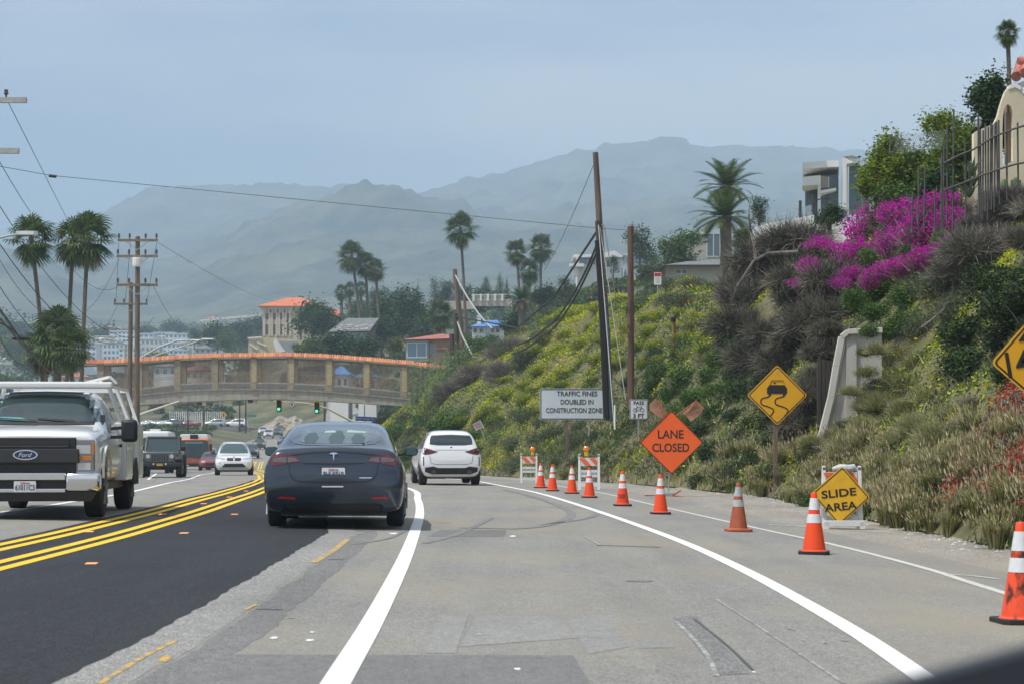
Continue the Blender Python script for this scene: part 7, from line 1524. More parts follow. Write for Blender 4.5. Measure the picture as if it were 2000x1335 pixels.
# red warning sign on the slope
h = hit(1285, 592); D = h.y-.5; t = thing('warning_sign', 'small red and white notice on a thin post on the slope', 'notice sign', P(1285, 598, D)); o_ = t.location.copy()
b = MB(); b.tube([Vector((0, .03, 0)), P(1285, 535, D)-o_+Vector((0, .03, 0))], .03, 6); b.build('post', M_GALV, t)
cx_, cy_ = 1284.5, 544; b = MB(); b.prism(rect(7/F*D, 12/F*D, .02), (0, .015, 0)); pn = b.build('panel', M_WHITE, t); pn.location = P(cx_, cy_, D)-o_
b = MB(); b.prism([(x_, -.002, z_) for x_, z_ in ((-6.2/F*D, 4/F*D), (6.2/F*D, 4/F*D), (6.2/F*D, 11/F*D), (-6.2/F*D, 11/F*D))], (0, -.003, 0)); b.build('red_band', mat('sign_red', (.5, .03, .03), .5), pn)
b = MB()
for k in range(5): b.box(-4.5/F*D, 4.5/F*D, -.006, -.002, (1-k*2.4)/F*D, (1.7-k*2.4)/F*D)
b.build('print_lines', M_GALV, pn); text('STOP', .1, M_WHITE, pn, (0, -.008, 7.5/F*D), fit=(9/F*D, 3.4/F*D)) if False else None
# leaning faded sign beside the white car
D = 82; t = thing('leaning_sign', 'faded leaning sign on a bent post beside the white car', 'notice sign', P(948, 850, D)); o_ = t.location.copy(); b = MB(); b.tube([Vector((0, .05, -.3)), P(944, 848, D)-o_, P(937, 832, D)-o_], .025, 6); b.build('post', M_GALV, t)
b = MB(); b.prism(rect(9/F*D, 7.5/F*D, .02), (0, .015, 0)); pn = b.build('panel', mat('faded_sign', (.42, .36, .36), .6, var=.15, scale=5), t); pn.location = P(934, 830, D)-o_+Vector((0, -.05, 0)); pn.rotation_euler = (0, R(-28), 0)
b = MB()
for k in range(4): b.box(-6/F*D, 6/F*D, -.005, -.002, (4-k*2.8)/F*D, (5-k*2.8)/F*D)
b.build('print_lines', mat('faded_red', (.3, .12, .12), .7), pn)
# ------------------------------------------------------------------ vehicles
def paintmat(name, col, rough=.28, metal=0, coat=.8): return mat(name, col, rough=rough, metal=metal, coat=coat)
M_GREYCAR = paintmat('dark_blue_grey_paint', (.028, .042, .062), .2, .35)
M_WCAR = paintmat('white_car_paint', (.78, .79, .80), .3); M_WTRUCK = paintmat('white_truck_paint', (.76, .77, .77), .35)
M_BLKCAR = paintmat('black_car_paint', (.03, .033, .038), .25); M_SILV = paintmat('silver_car_paint', (.42, .44, .46), .3, .5); M_REDCAR = paintmat('dark_red_car_paint', (.22, .03, .03), .3); M_BLUECAR = paintmat('blue_car_paint', (.04, .08, .2), .3); M_GUN = paintmat('gunmetal_paint', (.10, .11, .11), .35, .3)
M_TYRE = mat('tyre_rubber', (.022, .022, .022), .85); M_RIM = mat('alloy_rim', (.35, .36, .37), .35, metal=.8); M_TRIM = mat('black_trim', (.018, .018, .02), .55); M_CHROME = mat('chrome', (.75, .76, .78), .12, metal=1)
M_CARGL = mat('car_glass_dark', (.025, .035, .037), .04, spec=.9, coat=.5); M_LRED = mat('tail_lamp_red', (.10, .005, .008), .15, coat=.6, spec=.7); M_LCLR = mat('lamp_clear', (.55, .56, .58), .12, coat=.6, metal=.3); M_LAMB = mat('lamp_amber', (.55, .2, .04), .2)
M_PLATE = mat('plate_white', (.72, .73, .73), .5); M_PBLU = mat('plate_print', (.03, .04, .12), .6); M_PRED = mat('plate_script', (.5, .05, .06), .6); M_REFLR = mat('rear_reflector', (.40, .02, .03), .3)
def prof(z0, zb, zt, wl, wm, wb, wt, zm=None, bulge=.02):
    zm = zm or z0+(zb-z0)*.5
    return [(0, z0), (wl*.85, z0), (wl, z0+.05), (wm, zm), (wm*.99, zm+(zb-zm)*.65), (wb, zb), (wb+(wt-wb)*.45+bulge, zb+(zt-zb)*.5), (wt, zt-(zt-zb)*.12), (wt*.82, zt-.01*(zt-zb > .1)), (wt*.45, zt+.008), (0, zt+.012)]
def loft_body(name, st, par, m, sub=2, wells=(), well_r=.37, hw=.95, crease=None):
    """lofted shell from stations (y, half profile), smoothed, with round wheel openings cut"""
    n = len(st[0][1]); V = []; Fc = []; k = 2*n-2
    for y, pf in st:
        ring_ = [(x, y, z) for x, z in pf]+[(-x, y, z) for x, z in pf[-2:0:-1]]; V += ring_
    for i in range(len(st)-1):
        for j in range(k): Fc.append((i*k+j, i*k+(j+1) % k, (i+1)*k+(j+1) % k, (i+1)*k+j))
    for base in (0, (len(st)-1)*k):
        h = k//2                  # strips across the end cap
        for j in range(h-1):
            a, b_, c, d = j, j+1, (k-j-1) % k, (k-j) % k
            f = [base+a, base+b_, base+c, base+d]; f = list(dict.fromkeys(f))
            Fc.append(f)
        Fc.append([base+h-1, base+h, base+h+1])
    b = MB(); b.add(V, Fc); o = b.build(name, m); ss = o.modifiers.new('s', 'SUBSURF'); ss.levels = sub; ss.render_levels = sub
    cuts = []
    for yc in wells:
        cb = MB()
        for s_ in (-1, 1): cb.tube([(s_*(hw-.30), yc, well_r-.03), (s_*(hw+.3), yc, well_r-.03)], well_r, 28)
        co_ = cb.build('cut', m); cuts.append(co_); bo = o.modifiers.new('b', 'BOOLEAN'); bo.object = co_; bo.operation = 'DIFFERENCE'; bo.solver = 'EXACT'
    me = eval_mesh(o); bpy.data.objects.remove(o)
    for c in cuts: bpy.data.objects.remove(c)
    me.materials.clear(); me.materials.append(m); me.polygons.foreach_set('use_smooth', [True]*len(me.polygons))
    me.polygons.foreach_set('material_index', [0]*len(me.polygons))
    me.set_sharp_from_angle(angle=R(38))
    o = bpy.data.objects.new(name, me); C.objects.link(o); o.parent = par
    bm = bmesh.new(); bm.from_mesh(me); o_bvh = BVHTree.FromBMesh(bm); bm.free()
    return o, o_bvh
def patch(name, bvh, poly, view, m, par, off_=.005, res=.07, smooth=True):
    """sheet following the body: 2-D outline projected on the shell seen from rear, front, left, right or top"""
    bm = bmesh.new(); vs = [bm.verts.new((p[0], p[1], 0)) for p in poly]; bm.faces.new(vs)
    xs = [p[0] for p in poly]; ys = [p[1] for p in poly]
    for ax, lo, hi in ((0, min(xs), max(xs)), (1, min(ys), max(ys))):
        c = lo+res
        while c < hi:
            co_ = [0, 0, 0]; no_ = [0, 0, 0]; co_[ax] = c; no_[ax] = 1
            bmesh.ops.bisect_plane(bm, geom=bm.verts[:]+bm.edges[:]+bm.faces[:], plane_co=co_, plane_no=no_); c += res
    bmesh.ops.triangulate(bm, faces=bm.faces)
    bad = []
    for v in bm.verts:
        a, c = v.co.x, v.co.y
        o_, d = {'rear': ((a, -6, c), (0, 1, 0)), 'front': ((a, 12, c), (0, -1, 0)), 'right': ((6, a, c), (-1, 0, 0)), 'left': ((-6, a, c), (1, 0, 0)), 'top': ((a, c, 8), (0, 0, -1))}[view]
        h = bvh.ray_cast(Vector(o_), Vector(d))
        if h[0] is None: bad.append(v)
        else:
            nn = h[1] if h[1].dot(Vector(d)) < 0 else -h[1]
            v.co = h[0]+nn*off_
    bmesh.ops.delete(bm, geom=bad, context='VERTS')
    bmesh.ops.recalc_face_normals(bm, faces=bm.faces)
    me = bpy.data.meshes.new(name); bm.to_mesh(me); bm.free(); me.materials.append(m)
    if smooth: me.polygons.foreach_set('use_smooth', [True]*len(me.polygons))
    o = bpy.data.objects.new(name, me); C.objects.link(o); o.parent = par; return o
def line_patch(name, bvh, pts, w_, view, m, par, off_=.006):
    L = [Vector((p[0], p[1])) for p in pts]; a = []; c = []
    for i, p in enumerate(L):
        d = (L[min(i+1, len(L)-1)]-L[max(i-1, 0)]).normalized(); n_ = Vector((-d.y, d.x))*w_/2; a.append(p+n_); c.append(p-n_)
    return patch(name, bvh, [tuple(p) for p in a]+[tuple(p) for p in c[::-1]], view, m, par, off_, .12)
def mirror(poly): return [(-x, z) for x, z in poly][::-1]
def wheel(par, x, y, r, w_, rim=True, m=None):
    s_ = 1 if x > 0 else -1; b = MB(); L = [(-w_/2, r*.86), (-w_/2+.02, r*.97), (-w_/2+.05, r), (w_/2-.05, r), (w_/2-.02, r*.97), (w_/2, r*.86), (w_/2-.015, r*.66)]
    b.tube([(x+a*s_, y, r) for a, _ in L], [q_ for _, q_ in L], 28); t_ = b.build('wheel', M_TYRE, par, smooth=True)
    if rim:
        b = MB(); xo = x+s_*(w_/2-.012); b.tube([(xo-s_*.05, y, r), (xo, y, r)], [r*.66, r*.64], 24)
        rm = b.build('rim', mat('rim_shadow', (.05, .05, .05), .5), t_, smooth=True); b = MB()
        for k in range(5): a_ = k*2*math.pi/5+.3; b.bar((xo+s_*.006, y, r), (xo+s_*.004, y+math.cos(a_)*r*.62, r+math.sin(a_)*r*.62), .07, .02)
        b.tube([(xo, y, r), (xo+s_*.02, y, r)], .06, 12); b.build('spokes', m or M_RIM, t_)
    return t_
def plate(par, txt, x, y, z, face=-1, tilt=0, w_=.305, h_=.152, top='California', dark=None):
    b = MB(); b.prism(rect(w_/2, h_/2, .012), (0, .006, 0)); p = b.build('licence_plate', dark or M_PLATE, par); p.location = (x, y, z); p.rotation_euler = (R(tilt), 0, 0 if face < 0 else math.pi)
    text(txt, .08, M_PBLU, p, (0, -.003, -.012), name='plate_number', bold=.001, fit=(w_*.88, h_*.52))
    if top: text(top, .03, M_PRED, p, (0, -.003, h_*.34), name='plate_script', fit=(w_*.42, h_*.17), shear=.2)
    return p
def mirror_cap(par, x, y, z, m, w_=.2, h_=.13):
    s_ = 1 if x > 0 else -1; b = MB(); b.box(x-w_/2, x+w_/2, y-.06, y+.07, z-h_/2, z+h_/2); o = b.build('side_mirror', m, par, bevel=.045, smooth=True)
    b = MB(); b.bar((x-s_*w_/2, y, z-h_*.3), (x-s_*(w_/2+.12), y+.02, z-h_*.45), .03); b.build('mirror_arm', M_TRIM, o); return o

# ---- the dark blue-grey sedan straight ahead, seen from behind
g = on_road(648, 1033); SC = 1.03; t = thing('car', 'dark blue-grey fastback sedan ahead with plate 8HLK010, seen from behind', 'car', (g.x+.03, g.y-.1, g.z+.004), R(2.6)); t.scale = (SC,)*3; sed = t
st = [(.0, prof(.50, .60, .68, .50, .62, .58, .45)), (.02, prof(.38, .62, .74, .76, .85, .80, .62)), (.06, prof(.29, .70, .86, .82, .90, .85, .68)), (.115, prof(.245, .82, .98, .86, .915, .87, .74)), (.15, prof(.225, .90, 1.045, .88, .925, .86, .74)),
      (.20, prof(.21, .94, 1.075, .89, .93, .85, .72)), (.30, prof(.20, .97, 1.085, .90, .93, .83, .66)), (.55, prof(.19, .975, 1.16, .90, .93, .82, .685)), (.9, prof(.185, .965, 1.275, .90, .93, .82, .67)), (1.4, prof(.18, .955, 1.385, .90, .93, .82, .66)), (2.0, prof(.18, .94, 1.44, .90, .93, .82, .65)),
      (2.5, prof(.18, .93, 1.43, .90, .93, .82, .64)), (3.0, prof(.18, .92, 1.30, .90, .93, .82, .63)), (3.35, prof(.18, .91, 1.10, .90, .93, .82, .68)), (3.6, prof(.18, .89, .97, .84, .925, .80, .62)), (4.2, prof(.2, .8, .86, .82, .91, .78, .6)), (4.55, prof(.25, .66, .73, .72, .82, .74, .55)), (4.68, prof(.3, .52, .6, .5, .6, .56, .4))]
body, bv = loft_body('body', st, t, M_GREYCAR, wells=(.98, 3.85), well_r=.37)
glass_p = [(-.60, 1.17), (-.54, 1.125), (-.38, 1.105), (0, 1.095), (.38, 1.105), (.54, 1.125), (.60, 1.17), (.56, 1.34), (.52, 1.40), (0, 1.435), (-.52, 1.40), (-.56, 1.34)]
patch('rear_window', bv, glass_p, 'rear', mat('tinted_roof_glass', (.05, .065, .085), .05, spec=.8, coat=.6), t, .004)
rw = patch('rear_glass', bv, [(-.47, 1.16), (-.40, 1.128), (0, 1.118), (.40, 1.128), (.47, 1.16), (.44, 1.30), (.40, 1.325), (0, 1.335), (-.40, 1.325), (-.44, 1.30)], 'rear', mat('rear_glass_light', (.085, .125, .13), .12, spec=.8, coat=.5), t, .008)
for a in ([(-.16, 1.265), (.0, 1.27), (-.02, 1.30), (-.15, 1.29)], [(.14, 1.27), (.40, 1.265), (.40, 1.285), (.15, 1.305)]): patch('interior_glint', bv, a, 'rear', mat('windscreen_beyond', (.36, .50, .48), .1), rw, .010)
for a in ([(-.40, 1.13), (-.26, 1.125), (-.22, 1.2), (-.27, 1.27), (-.37, 1.26), (-.42, 1.2)], [(.24, 1.125), (.38, 1.13), (.40, 1.2), (.35, 1.25), (.26, 1.25), (.21, 1.19)], [(-.06, 1.12), (.1, 1.12), (.13, 1.2), (.08, 1.29), (.02, 1.3), (-.04, 1.27), (-.09, 1.2)]): patch('head_rest', bv, a, 'rear', mat('seat_shadow', (.05, .075, .08), .3), rw, .009)
for s_ in (1, -1):
    f = (lambda pl: pl) if s_ > 0 else mirror
    patch('tail_light', bv, f([(.42, .885), (.56, .872), (.62, .86), (.80, .83), (.845, .90), (.835, .975), (.80, .99), (.62, .985), (.5, .955)]), 'rear', M_LRED, t, .006, .05)
    patch('lamp_lens', bv, f([(.46, .895), (.60, .88), (.79, .88), (.80, .925), (.70, .945), (.60, .945), (.5, .935)]), 'rear', mat('lens_grey_pink', (.11, .085, .095), .12, coat=.7), t, .009, .05)
    patch('lamp_inner', bv, f([(.60, .868), (.62, .862), (.62, .975), (.60, .975)]), 'rear', M_GREYCAR, t, .012, .05)
    patch('reflector', bv, f([(.50, .395), (.73, .41), (.70, .435), (.50, .425)]), 'rear', M_REFLR, t, .005)
    patch('quarter_glass', bv, [(1.0, 1.02), (1.35, .99), (2.75, .97), (3.1, 1.0), (2.7, 1.28), (2.2, 1.35), (1.7, 1.33), (1.2, 1.2)], 'right' if s_ > 0 else 'left', M_CARGL, t, .006)
    mirror_cap(t, s_*1.01, 2.75, 1.02, M_GREYCAR, .19, .135)
    b = MB(); b.box(s_*1.01-.075, s_*1.01+.075, 2.675, 2.685, .97, 1.07); b.build('mirror_glass', mat('mirror_blue', (.12, .2, .23), .05, metal=.9), t)
M_GAP = mat('panel_gap', (.008, .009, .012), .7)
line_patch('boot_gap', bv, [(-.585, .86), (-.57, .74), (-.53, .665), (-.45, .63), (0, .615), (.45, .63), (.53, .665), (.57, .74), (.585, .86)], .012, 'rear', M_GAP, t)
line_patch('boot_gap', bv, [(-.41, .87), (0, .862), (.41, .87)], .012, 'rear', M_GAP, t)
patch('spoiler_lip', bv, [(-.62, .975), (-.3, 1.02), (0, 1.03), (.3, 1.02), (.62, .975), (.6, .962), (.3, 1.0), (0, 1.012), (-.3, 1.0), (-.6, .962)], 'rear', M_GAP, t, .006, .1)
patch('diffuser', bv, [(-.62, .23), (.62, .23), (.66, .30), (.6, .335), (-.6, .335), (-.66, .30)], 'rear', M_TRIM, t, .008)
pl = plate(t, '8HLK010', 0, .012, .735, tilt=-3)
b = MB(); b.prism(rect(.165, .085, .015), (0, .004, 0)); o = b.build('plate_frame', M_TRIM, t); o.location = (0, .019, .735); o.rotation_euler = (R(-3), 0, 0)
b = MB(); b.prism([(x, 0, z) for x, z in ((-.055, .05), (-.03, .043), (-.012, .043), (0, -.06), (.012, .043), (.03, .043), (.055, .05), (.04, .062), (0, .068), (-.04, .062))], (0, .006, 0)); o = b.build('emblem', M_CHROME, t); o.location = (0, .085, .945); o.rotation_euler = (R(-10), 0, 0)
patch('badge', bv, [(.34, .672), (.50, .672), (.50, .684), (.34, .684)], 'rear', M_CHROME, t, .006); patch('bumper_highlight', bv, [(-.15, .555), (.13, .555), (.13, .572), (-.15, .572)], 'rear', M_PLATE, t, .006)  # last patch: bright highlight of the bumper ledge, painted as a pale strip
for x in (-.80, .80):
    for y in (.98, 3.85): wheel(t, x, y, .335, .235)
b = MB(); b.box(-.7, .7, .25, 4.3, .17, .25); b.build('underbody', M_TRIM, t)
# ---- generic estate / off-roader body, front or rear visible
def suv(name, label, pos, rz, col, H=1.68, W=.945, L=4.7, view='rear', group=None, glass=M_CARGL, plate_txt=None, detail=True, kind='suv', scale=1.0):
    t = thing(name, label, 'car', pos, rz, group); t.scale = (scale,)*3
    hb = H*.62; hl = {'suv': 1.0, 'sedan': .9}[kind]
    if kind == 'suv':
        st = [(0, prof(.52, .64, .74, .50, .66, .62, .5)), (.03, prof(.38, .72, .92, .72, .86, .80, .64)), (.08, prof(.30, .92, 1.10, .80, .92, .83, .68)), (.14, prof(.26, 1.03, 1.22, .82, .935, .84, .68)), (.22, prof(.24, 1.05, H*.83, .83, W, .85, .66)), (.36, prof(.24, 1.06, H*.955, .83, W, .86, .64)), (.5, prof(.24, 1.06, H*.985, .83, W, .86, .635)), (1.2, prof(.22, 1.04, H, .83, W, .86, .63)), (2.2, prof(.22, 1.02, H*.995, .83, W, .86, .62)), (2.75, prof(.22, 1.01, H*.96, .83, W, .86, .61)),
              (3.1, prof(.22, 1.0, H*.84, .83, W, .86, .62)), (3.42, prof(.22, .99, 1.13, .83, W, .85, .66)), (3.6, prof(.22, .97, 1.04, .83, W, .85, .7)), (4.2, prof(.24, .9, .98, .83, W*.985, .84, .7)), (4.5, prof(.27, .82, .92, .80, .90, .80, .66)), (4.64, prof(.32, .70, .80, .72, .84, .76, .6)), (L, prof(.42, .58, .66, .5, .64, .6, .45))]
    else:
        st = [(0, prof(.48, .6, .68, .5, .62, .6, .5)), (.04, prof(.32, .7, .86, .74, .84, .8, .66)), (.12, prof(.24, .86, 1.0, .8, .9, .83, .68)), (.7, prof(.2, .92, 1.04, .83, .92, .82, .66)), (.95, prof(.2, .93, 1.14, .83, .92, .82, .6)), (1.4, prof(.2, .93, 1.38, .83, .92, .82, .56)), (2.1, prof(.2, .92, 1.45, .83, .92, .82, .56)), (2.7, prof(.2, .91, 1.40, .83, .92, .82, .56)), (3.2, prof(.2, .9, 1.12, .83, .92, .82, .6)), (3.5, prof(.2, .88, .97, .83, .92, .82, .64)), (4.2, prof(.22, .8, .86, .82, .9, .8, .62)), (4.55, prof(.28, .66, .74, .72, .82, .76, .58)), (4.68, prof(.36, .54, .6, .5, .6, .56, .4))]
    body, bv = loft_body('body', st, t, col, wells=(.92, 3.78) if detail else (), well_r=.39, hw=W)
    Hs = H if kind == 'suv' else 1.44
    # windscreen
    if kind == 'suv': ws = [(-.70, 1.10), (0, 1.09), (.70, 1.10), (.60, Hs*.925), (.5, Hs*.945), (-.5, Hs*.945), (-.60, Hs*.925)]; sw = [(.45, 1.13), (3.0, 1.08), (2.55, Hs*.92), (.6, Hs*.94)]
    else: ws = [(-.68, .99), (.68, .99), (.52, 1.36), (-.52, 1.36)]; sw = [(.95, 1.0), (3.1, .97), (2.5, 1.36), (1.5, 1.37)]
    patch('windscreen', bv, ws, 'front', glass, t, .006)
    for v in ('right', 'left'): patch('side_window', bv, sw, v, glass, t, .006, .15)
    for s_ in (-1, 1): mirror_cap(t, s_*(W+.09), 3.0, 1.12 if kind == 'suv' else 1.0, M_TRIM if col is not M_WCAR or view == 'rear' else col)
    for x in (-W+.13, W-.13):
        for y in (.92, 3.78): wheel(t, x, y, .36 if kind == 'suv' else .33, .25, rim=detail)
    b = MB(); b.box(-.7, .7, .3, 4.3, .2, .3); b.build('underbody', M_TRIM, t)
    return t, bv
# ---- white car ahead in the lane
g = on_road(880, 947); t, bv = suv('car', 'white compact off-roader car ahead in the right lane, seen from behind', (g.x+.03, g.y, g.z+.004), R(7), M_WCAR)
patch('rear_window', bv, [(-.66, 1.245), (-.4, 1.215), (.4, 1.215), (.66, 1.245), (.64, 1.42), (.585, 1.515), (0, 1.54), (-.585, 1.515), (-.64, 1.42)], 'rear', M_CARGL, t, .006, .06)
for s_ in (1, -1):
    f = (lambda pl: pl) if s_ > 0 else mirror
    patch('tail_light', bv, f([(.40, 1.02), (.50, 1.045), (.66, 1.10), (.80, 1.14), (.86, 1.09), (.86, .95), (.80, .925), (.66, .94), (.52, .98)]), 'rear', M_LRED, t, .007, .05)
    patch('lamp_inner', bv, f([(.68, .98), (.80, .975), (.83, 1.02), (.79, 1.07), (.70, 1.05)]), 'rear', mat('lamp_shadow', (.03, .005, .008), .2), t, .010, .05)
    patch('side_vent', bv, f([(.83, .60), (.86, .60), (.86, .86), (.83, .88)]), 'rear', M_TRIM, t, .008, .05)
    b = MB(); b.tube([(s_*.55, .02, .40), (s_*.55, -.03, .40)], .075, 14); b.build('exhaust', mat('dark_chrome', (.1, .1, .1), .3, metal=.8), t)
patch('lower_bumper', bv, [(-.80, .42), (-.6, .34), (.6, .34), (.80, .42), (.80, .54), (.55, .575), (.42, .53), (-.42, .53), (-.55, .575), (-.80, .54)], 'rear', M_TRIM, t, .010, .06)
plate(t, '8TJV213', 0, .055, .945, tilt=-4, top=None); b = MB(); b.tube([(0, .14, 1.135), (0, .095, 1.135)], .04, 16); b.build('emblem', mat('badge_blue', (.05, .1, .25), .3), t)
line_patch('tailgate_gap', bv, [(-.66, .90), (-.62, .68), (-.5, .64), (.5, .64), (.62, .68), (.66, .90)], .012, 'rear', MATS['panel_gap'], t); line_patch('tailgate_crease', bv, [(-.5, 1.07), (0, 1.075), (.5, 1.07)], .012, 'rear', mat('crease_grey', (.3, .31, .33), .5), t)
for s_ in (-1, 1): b = MB(); b.tube([(s_*.62, .9, 1.665), (s_*.62, 1.1, 1.71), (s_*.62, 2.3, 1.71), (s_*.62, 2.5, 1.665)], .018, 6); b.build('roof_rail', M_TRIM, t)
# ---- oncoming vehicles: root turned about, so their front (+y) faces us
def oncoming(px, py, D, **k): pass
def gpos(px, D): X = (px-CX)/F*D; return (X, D, float(road_z(X, D))+.02)
def face_front(t, bv, col, kid=True, lights='suv', plate_txt=None, grille=M_TRIM, dbl=False):
    if lights == 'suv':
        for s_ in (1, -1):
            f = (lambda pl: pl) if s_ > 0 else mirror
            patch('headlight', bv, f([(.42, .80), (.62, .79), (.80, .83), (.84, .90), (.62, .89), (.42, .87)]), 'front', M_LCLR, t, .008, .06)
            patch('fog_light', bv, f([(.64, .60), (.78, .61), (.77, .69), (.65, .68)]), 'front', mat('lamp_grey', (.55, .56, .56)), t, .008, .06)
            if dbl: patch('grille', bv, f([(.03, .73), (.30, .73), (.36, .80), (.33, .88), (.03, .88)]), 'front', grille, t, .010, .06)
        if not dbl: patch('grille', bv, [(-.36, .70), (.36, .70), (.40, .88), (-.40, .88)], 'front', grille, t, .010, .06)
        patch('air_intake', bv, [(-.60, .42), (.60, .42), (.44, .60), (-.44, .60)], 'front', M_TRIM, t, .010, .06)
        patch('skid_trim', bv, [(-.74, .34), (.74, .34), (.66, .40), (-.66, .40)], 'front', M_SILV, t, .010, .06)
    else:
        for s_ in (1, -1):
            f = (lambda pl: pl) if s_ > 0 else mirror
            patch('headlight', bv, f([(.42, .68), (.72, .70), (.72, .76), (.45, .76)]), 'front', M_LCLR, t, .008, .06)
        patch('grille', bv, [(-.38, .42), (.38, .42), (.38, .62), (-.38, .62)], 'front', grille, t, .008, .06)
def turn(t, yaw, L=4.7):
    """car root at its tail: turn so that the nose stands at the root point"""
    p = t.location.copy(); a = math.pi+yaw; t.rotation_euler = (0, 0, a); d = Vector((-math.sin(a), math.cos(a), 0))*L*t.scale[0]; t.location = p-d; t.location.z = float(road_z(t.location.x, t.location.y))+.015 if t.location.y < 460 else t.location.z
t, bv = suv('car', 'white oncoming off-roader car with twin grille, nearest in its lane', gpos(457, 97.5), 0, M_WCAR, glass=mat('screen_teal', (.055, .10, .105), .05, spec=.8)); face_front(t, bv, M_WCAR, dbl=True); turn(t, R(8))
b = MB(); b.tube([(0, 4.66, .92), (0, 4.68, .92)], .035, 10); b.build('emblem', mat('badge_blue', (.05, .1, .25)), t)
# off-road vehicle with round lamps and slotted grille
g = gpos(312, 85.5); t = thing('car', 'dark grey boxy off-road car with round headlights and slotted grille', 'car', g); jp = t
b = MB(); b.box(-.74, .74, .6, 4.0, .62, 1.12); b.box(-.80, .80, .2, 2.45, .60, 1.16); b.build('body', M_GUN, t, bevel=.04, smooth=True)
b = MB(); b.add([(-.62, 4.0, .66), (.62, 4.0, .66), (.62, 4.0, 1.10), (-.62, 4.0, 1.10), (-.72, 2.45, .66), (.72, 2.45, .66), (.74, 2.45, 1.2), (-.74, 2.45, 1.2)], [(0, 1, 2, 3), (3, 2, 6, 7), (1, 5, 6, 2), (0, 3, 7, 4)]); b.build('bonnet', M_GUN, t)
b = MB(); b.prism([(-.70, 2.44, 1.17), (.70, 2.44, 1.17), (.64, 2.2, 1.72), (-.64, 2.2, 1.72)], (0, -.04, 0)); ws_ = b.build('windscreen', mat('screen_dark_teal', (.04, .07, .075), .05, spec=.8), t)
b = MB()
for a_, c_ in (((-.74, 2.46, 1.17), (-.67, 2.2, 1.76)), ((.74, 2.46, 1.17), (.67, 2.2, 1.76)), ((-.67, 2.2, 1.76), (.67, 2.2, 1.76)), ((-.74, 2.46, 1.17), (.74, 2.46, 1.17))): b.bar(a_, c_, .07)
b.build('screen_frame', M_GUN, t)
b = MB(); b.box(-.70, .70, .25, 2.2, 1.14, 1.80); b.build('hard_top', M_TRIM, t, bevel=.05)
b = MB(); b.box(-.62, .62, 3.98, 4.03, .68, 1.10); gr = b.build('grille', M_GUN, t, bevel=.03)
for k in range(7): b = MB(); x = (k-3)*.105; b.box(x-.03, x+.03, 4.031, 4.036, .74, 1.02); b.build('slot', mat('black_trim', (.018, .018, .02)), gr)
for s_ in (-1, 1):
    b = MB(); b.tube([(s_*.50, 4.02, .93), (s_*.50, 4.05, .93)], [.095, .09], 18); b.build('headlight', M_LCLR, t)
    b = MB(); b.prism([(s_*.66, 3.98, .66), (s_*.66, 3.2, .66), (s_*.66, 3.25, .96), (s_*.66, 3.55, 1.03), (s_*.66, 3.95, .95), (s_*.66, 4.1, .80)], (s_*.28, 0, 0)); b.build('mudguard', M_TRIM, t, bevel=.03)
    b = MB(); b.prism([(s_*.72, 1.3, .6), (s_*.72, .4, .6), (s_*.72, .45, .95), (s_*.72, .7, 1.0), (s_*.72, 1.1, .98)], (s_*.22, 0, 0)); b.build('mudguard', M_TRIM, t, bevel=.03)
    for y in (3.55, .8): wheel(t, s_*.80, y, .40, .27)
    mirror_cap(t, s_*.88, 2.3, 1.27, M_TRIM, .22, .2); b = MB(); b.tube([(s_*.26, 4.18, .60), (s_*.26, 4.21, .60)], .045, 12); b.build('fog_light', M_LCLR, t)
b = MB(); b.box(-.93, .93, 4.02, 4.17, .48, .66); b.build('bumper', M_TRIM, t, bevel=.03); b = MB(); b.box(-.13, .13, 4.172, 4.18, .52, .62); b.build('licence_plate', mat('plate_amber', (.5, .3, .03), .5), t)
b = MB(); b.box(-.6, .6, .3, 3.9, .35, .6); b.build('underbody', M_TRIM, t); turn(t, R(6), 4.1)
# white motorhome behind it
g = gpos(294, 118); t = thing('camper', 'white high-roofed camper van behind the dark off-road car', 'camper van', g); b = MB(); b.box(-1.05, 1.05, 0, 5.5, .6, 2.55); b.build('body', M_WCAR, t, bevel=.15, smooth=True)
b = MB(); b.box(-.9, .9, 5.5, 6.4, .5, 1.35); b.build('bonnet', M_WCAR, t, bevel=.12, smooth=True); b = MB(); b.prism([(-.92, 5.52, 1.4), (.92, 5.52, 1.4), (.9, 5.52, 2.15), (-.9, 5.52, 2.15)], (0, .05, 0)); b.build('windscreen', mat('screen_dark_teal', (.04, .07, .075)), t)
b = MB(); b.box(-.3, .3, 2, 3, 2.56, 2.7); b.build('roof_vent', M_WHITE, t); 
for s_ in (-1, 1):
    for y in (5.3, 1.2): wheel(t, s_*.9, y, .37, .25, rim=False)
    mirror_cap(t, s_*1.2, 5.6, 1.6, M_WCAR, .2, .3)
turn(t, R(6), 6.4)
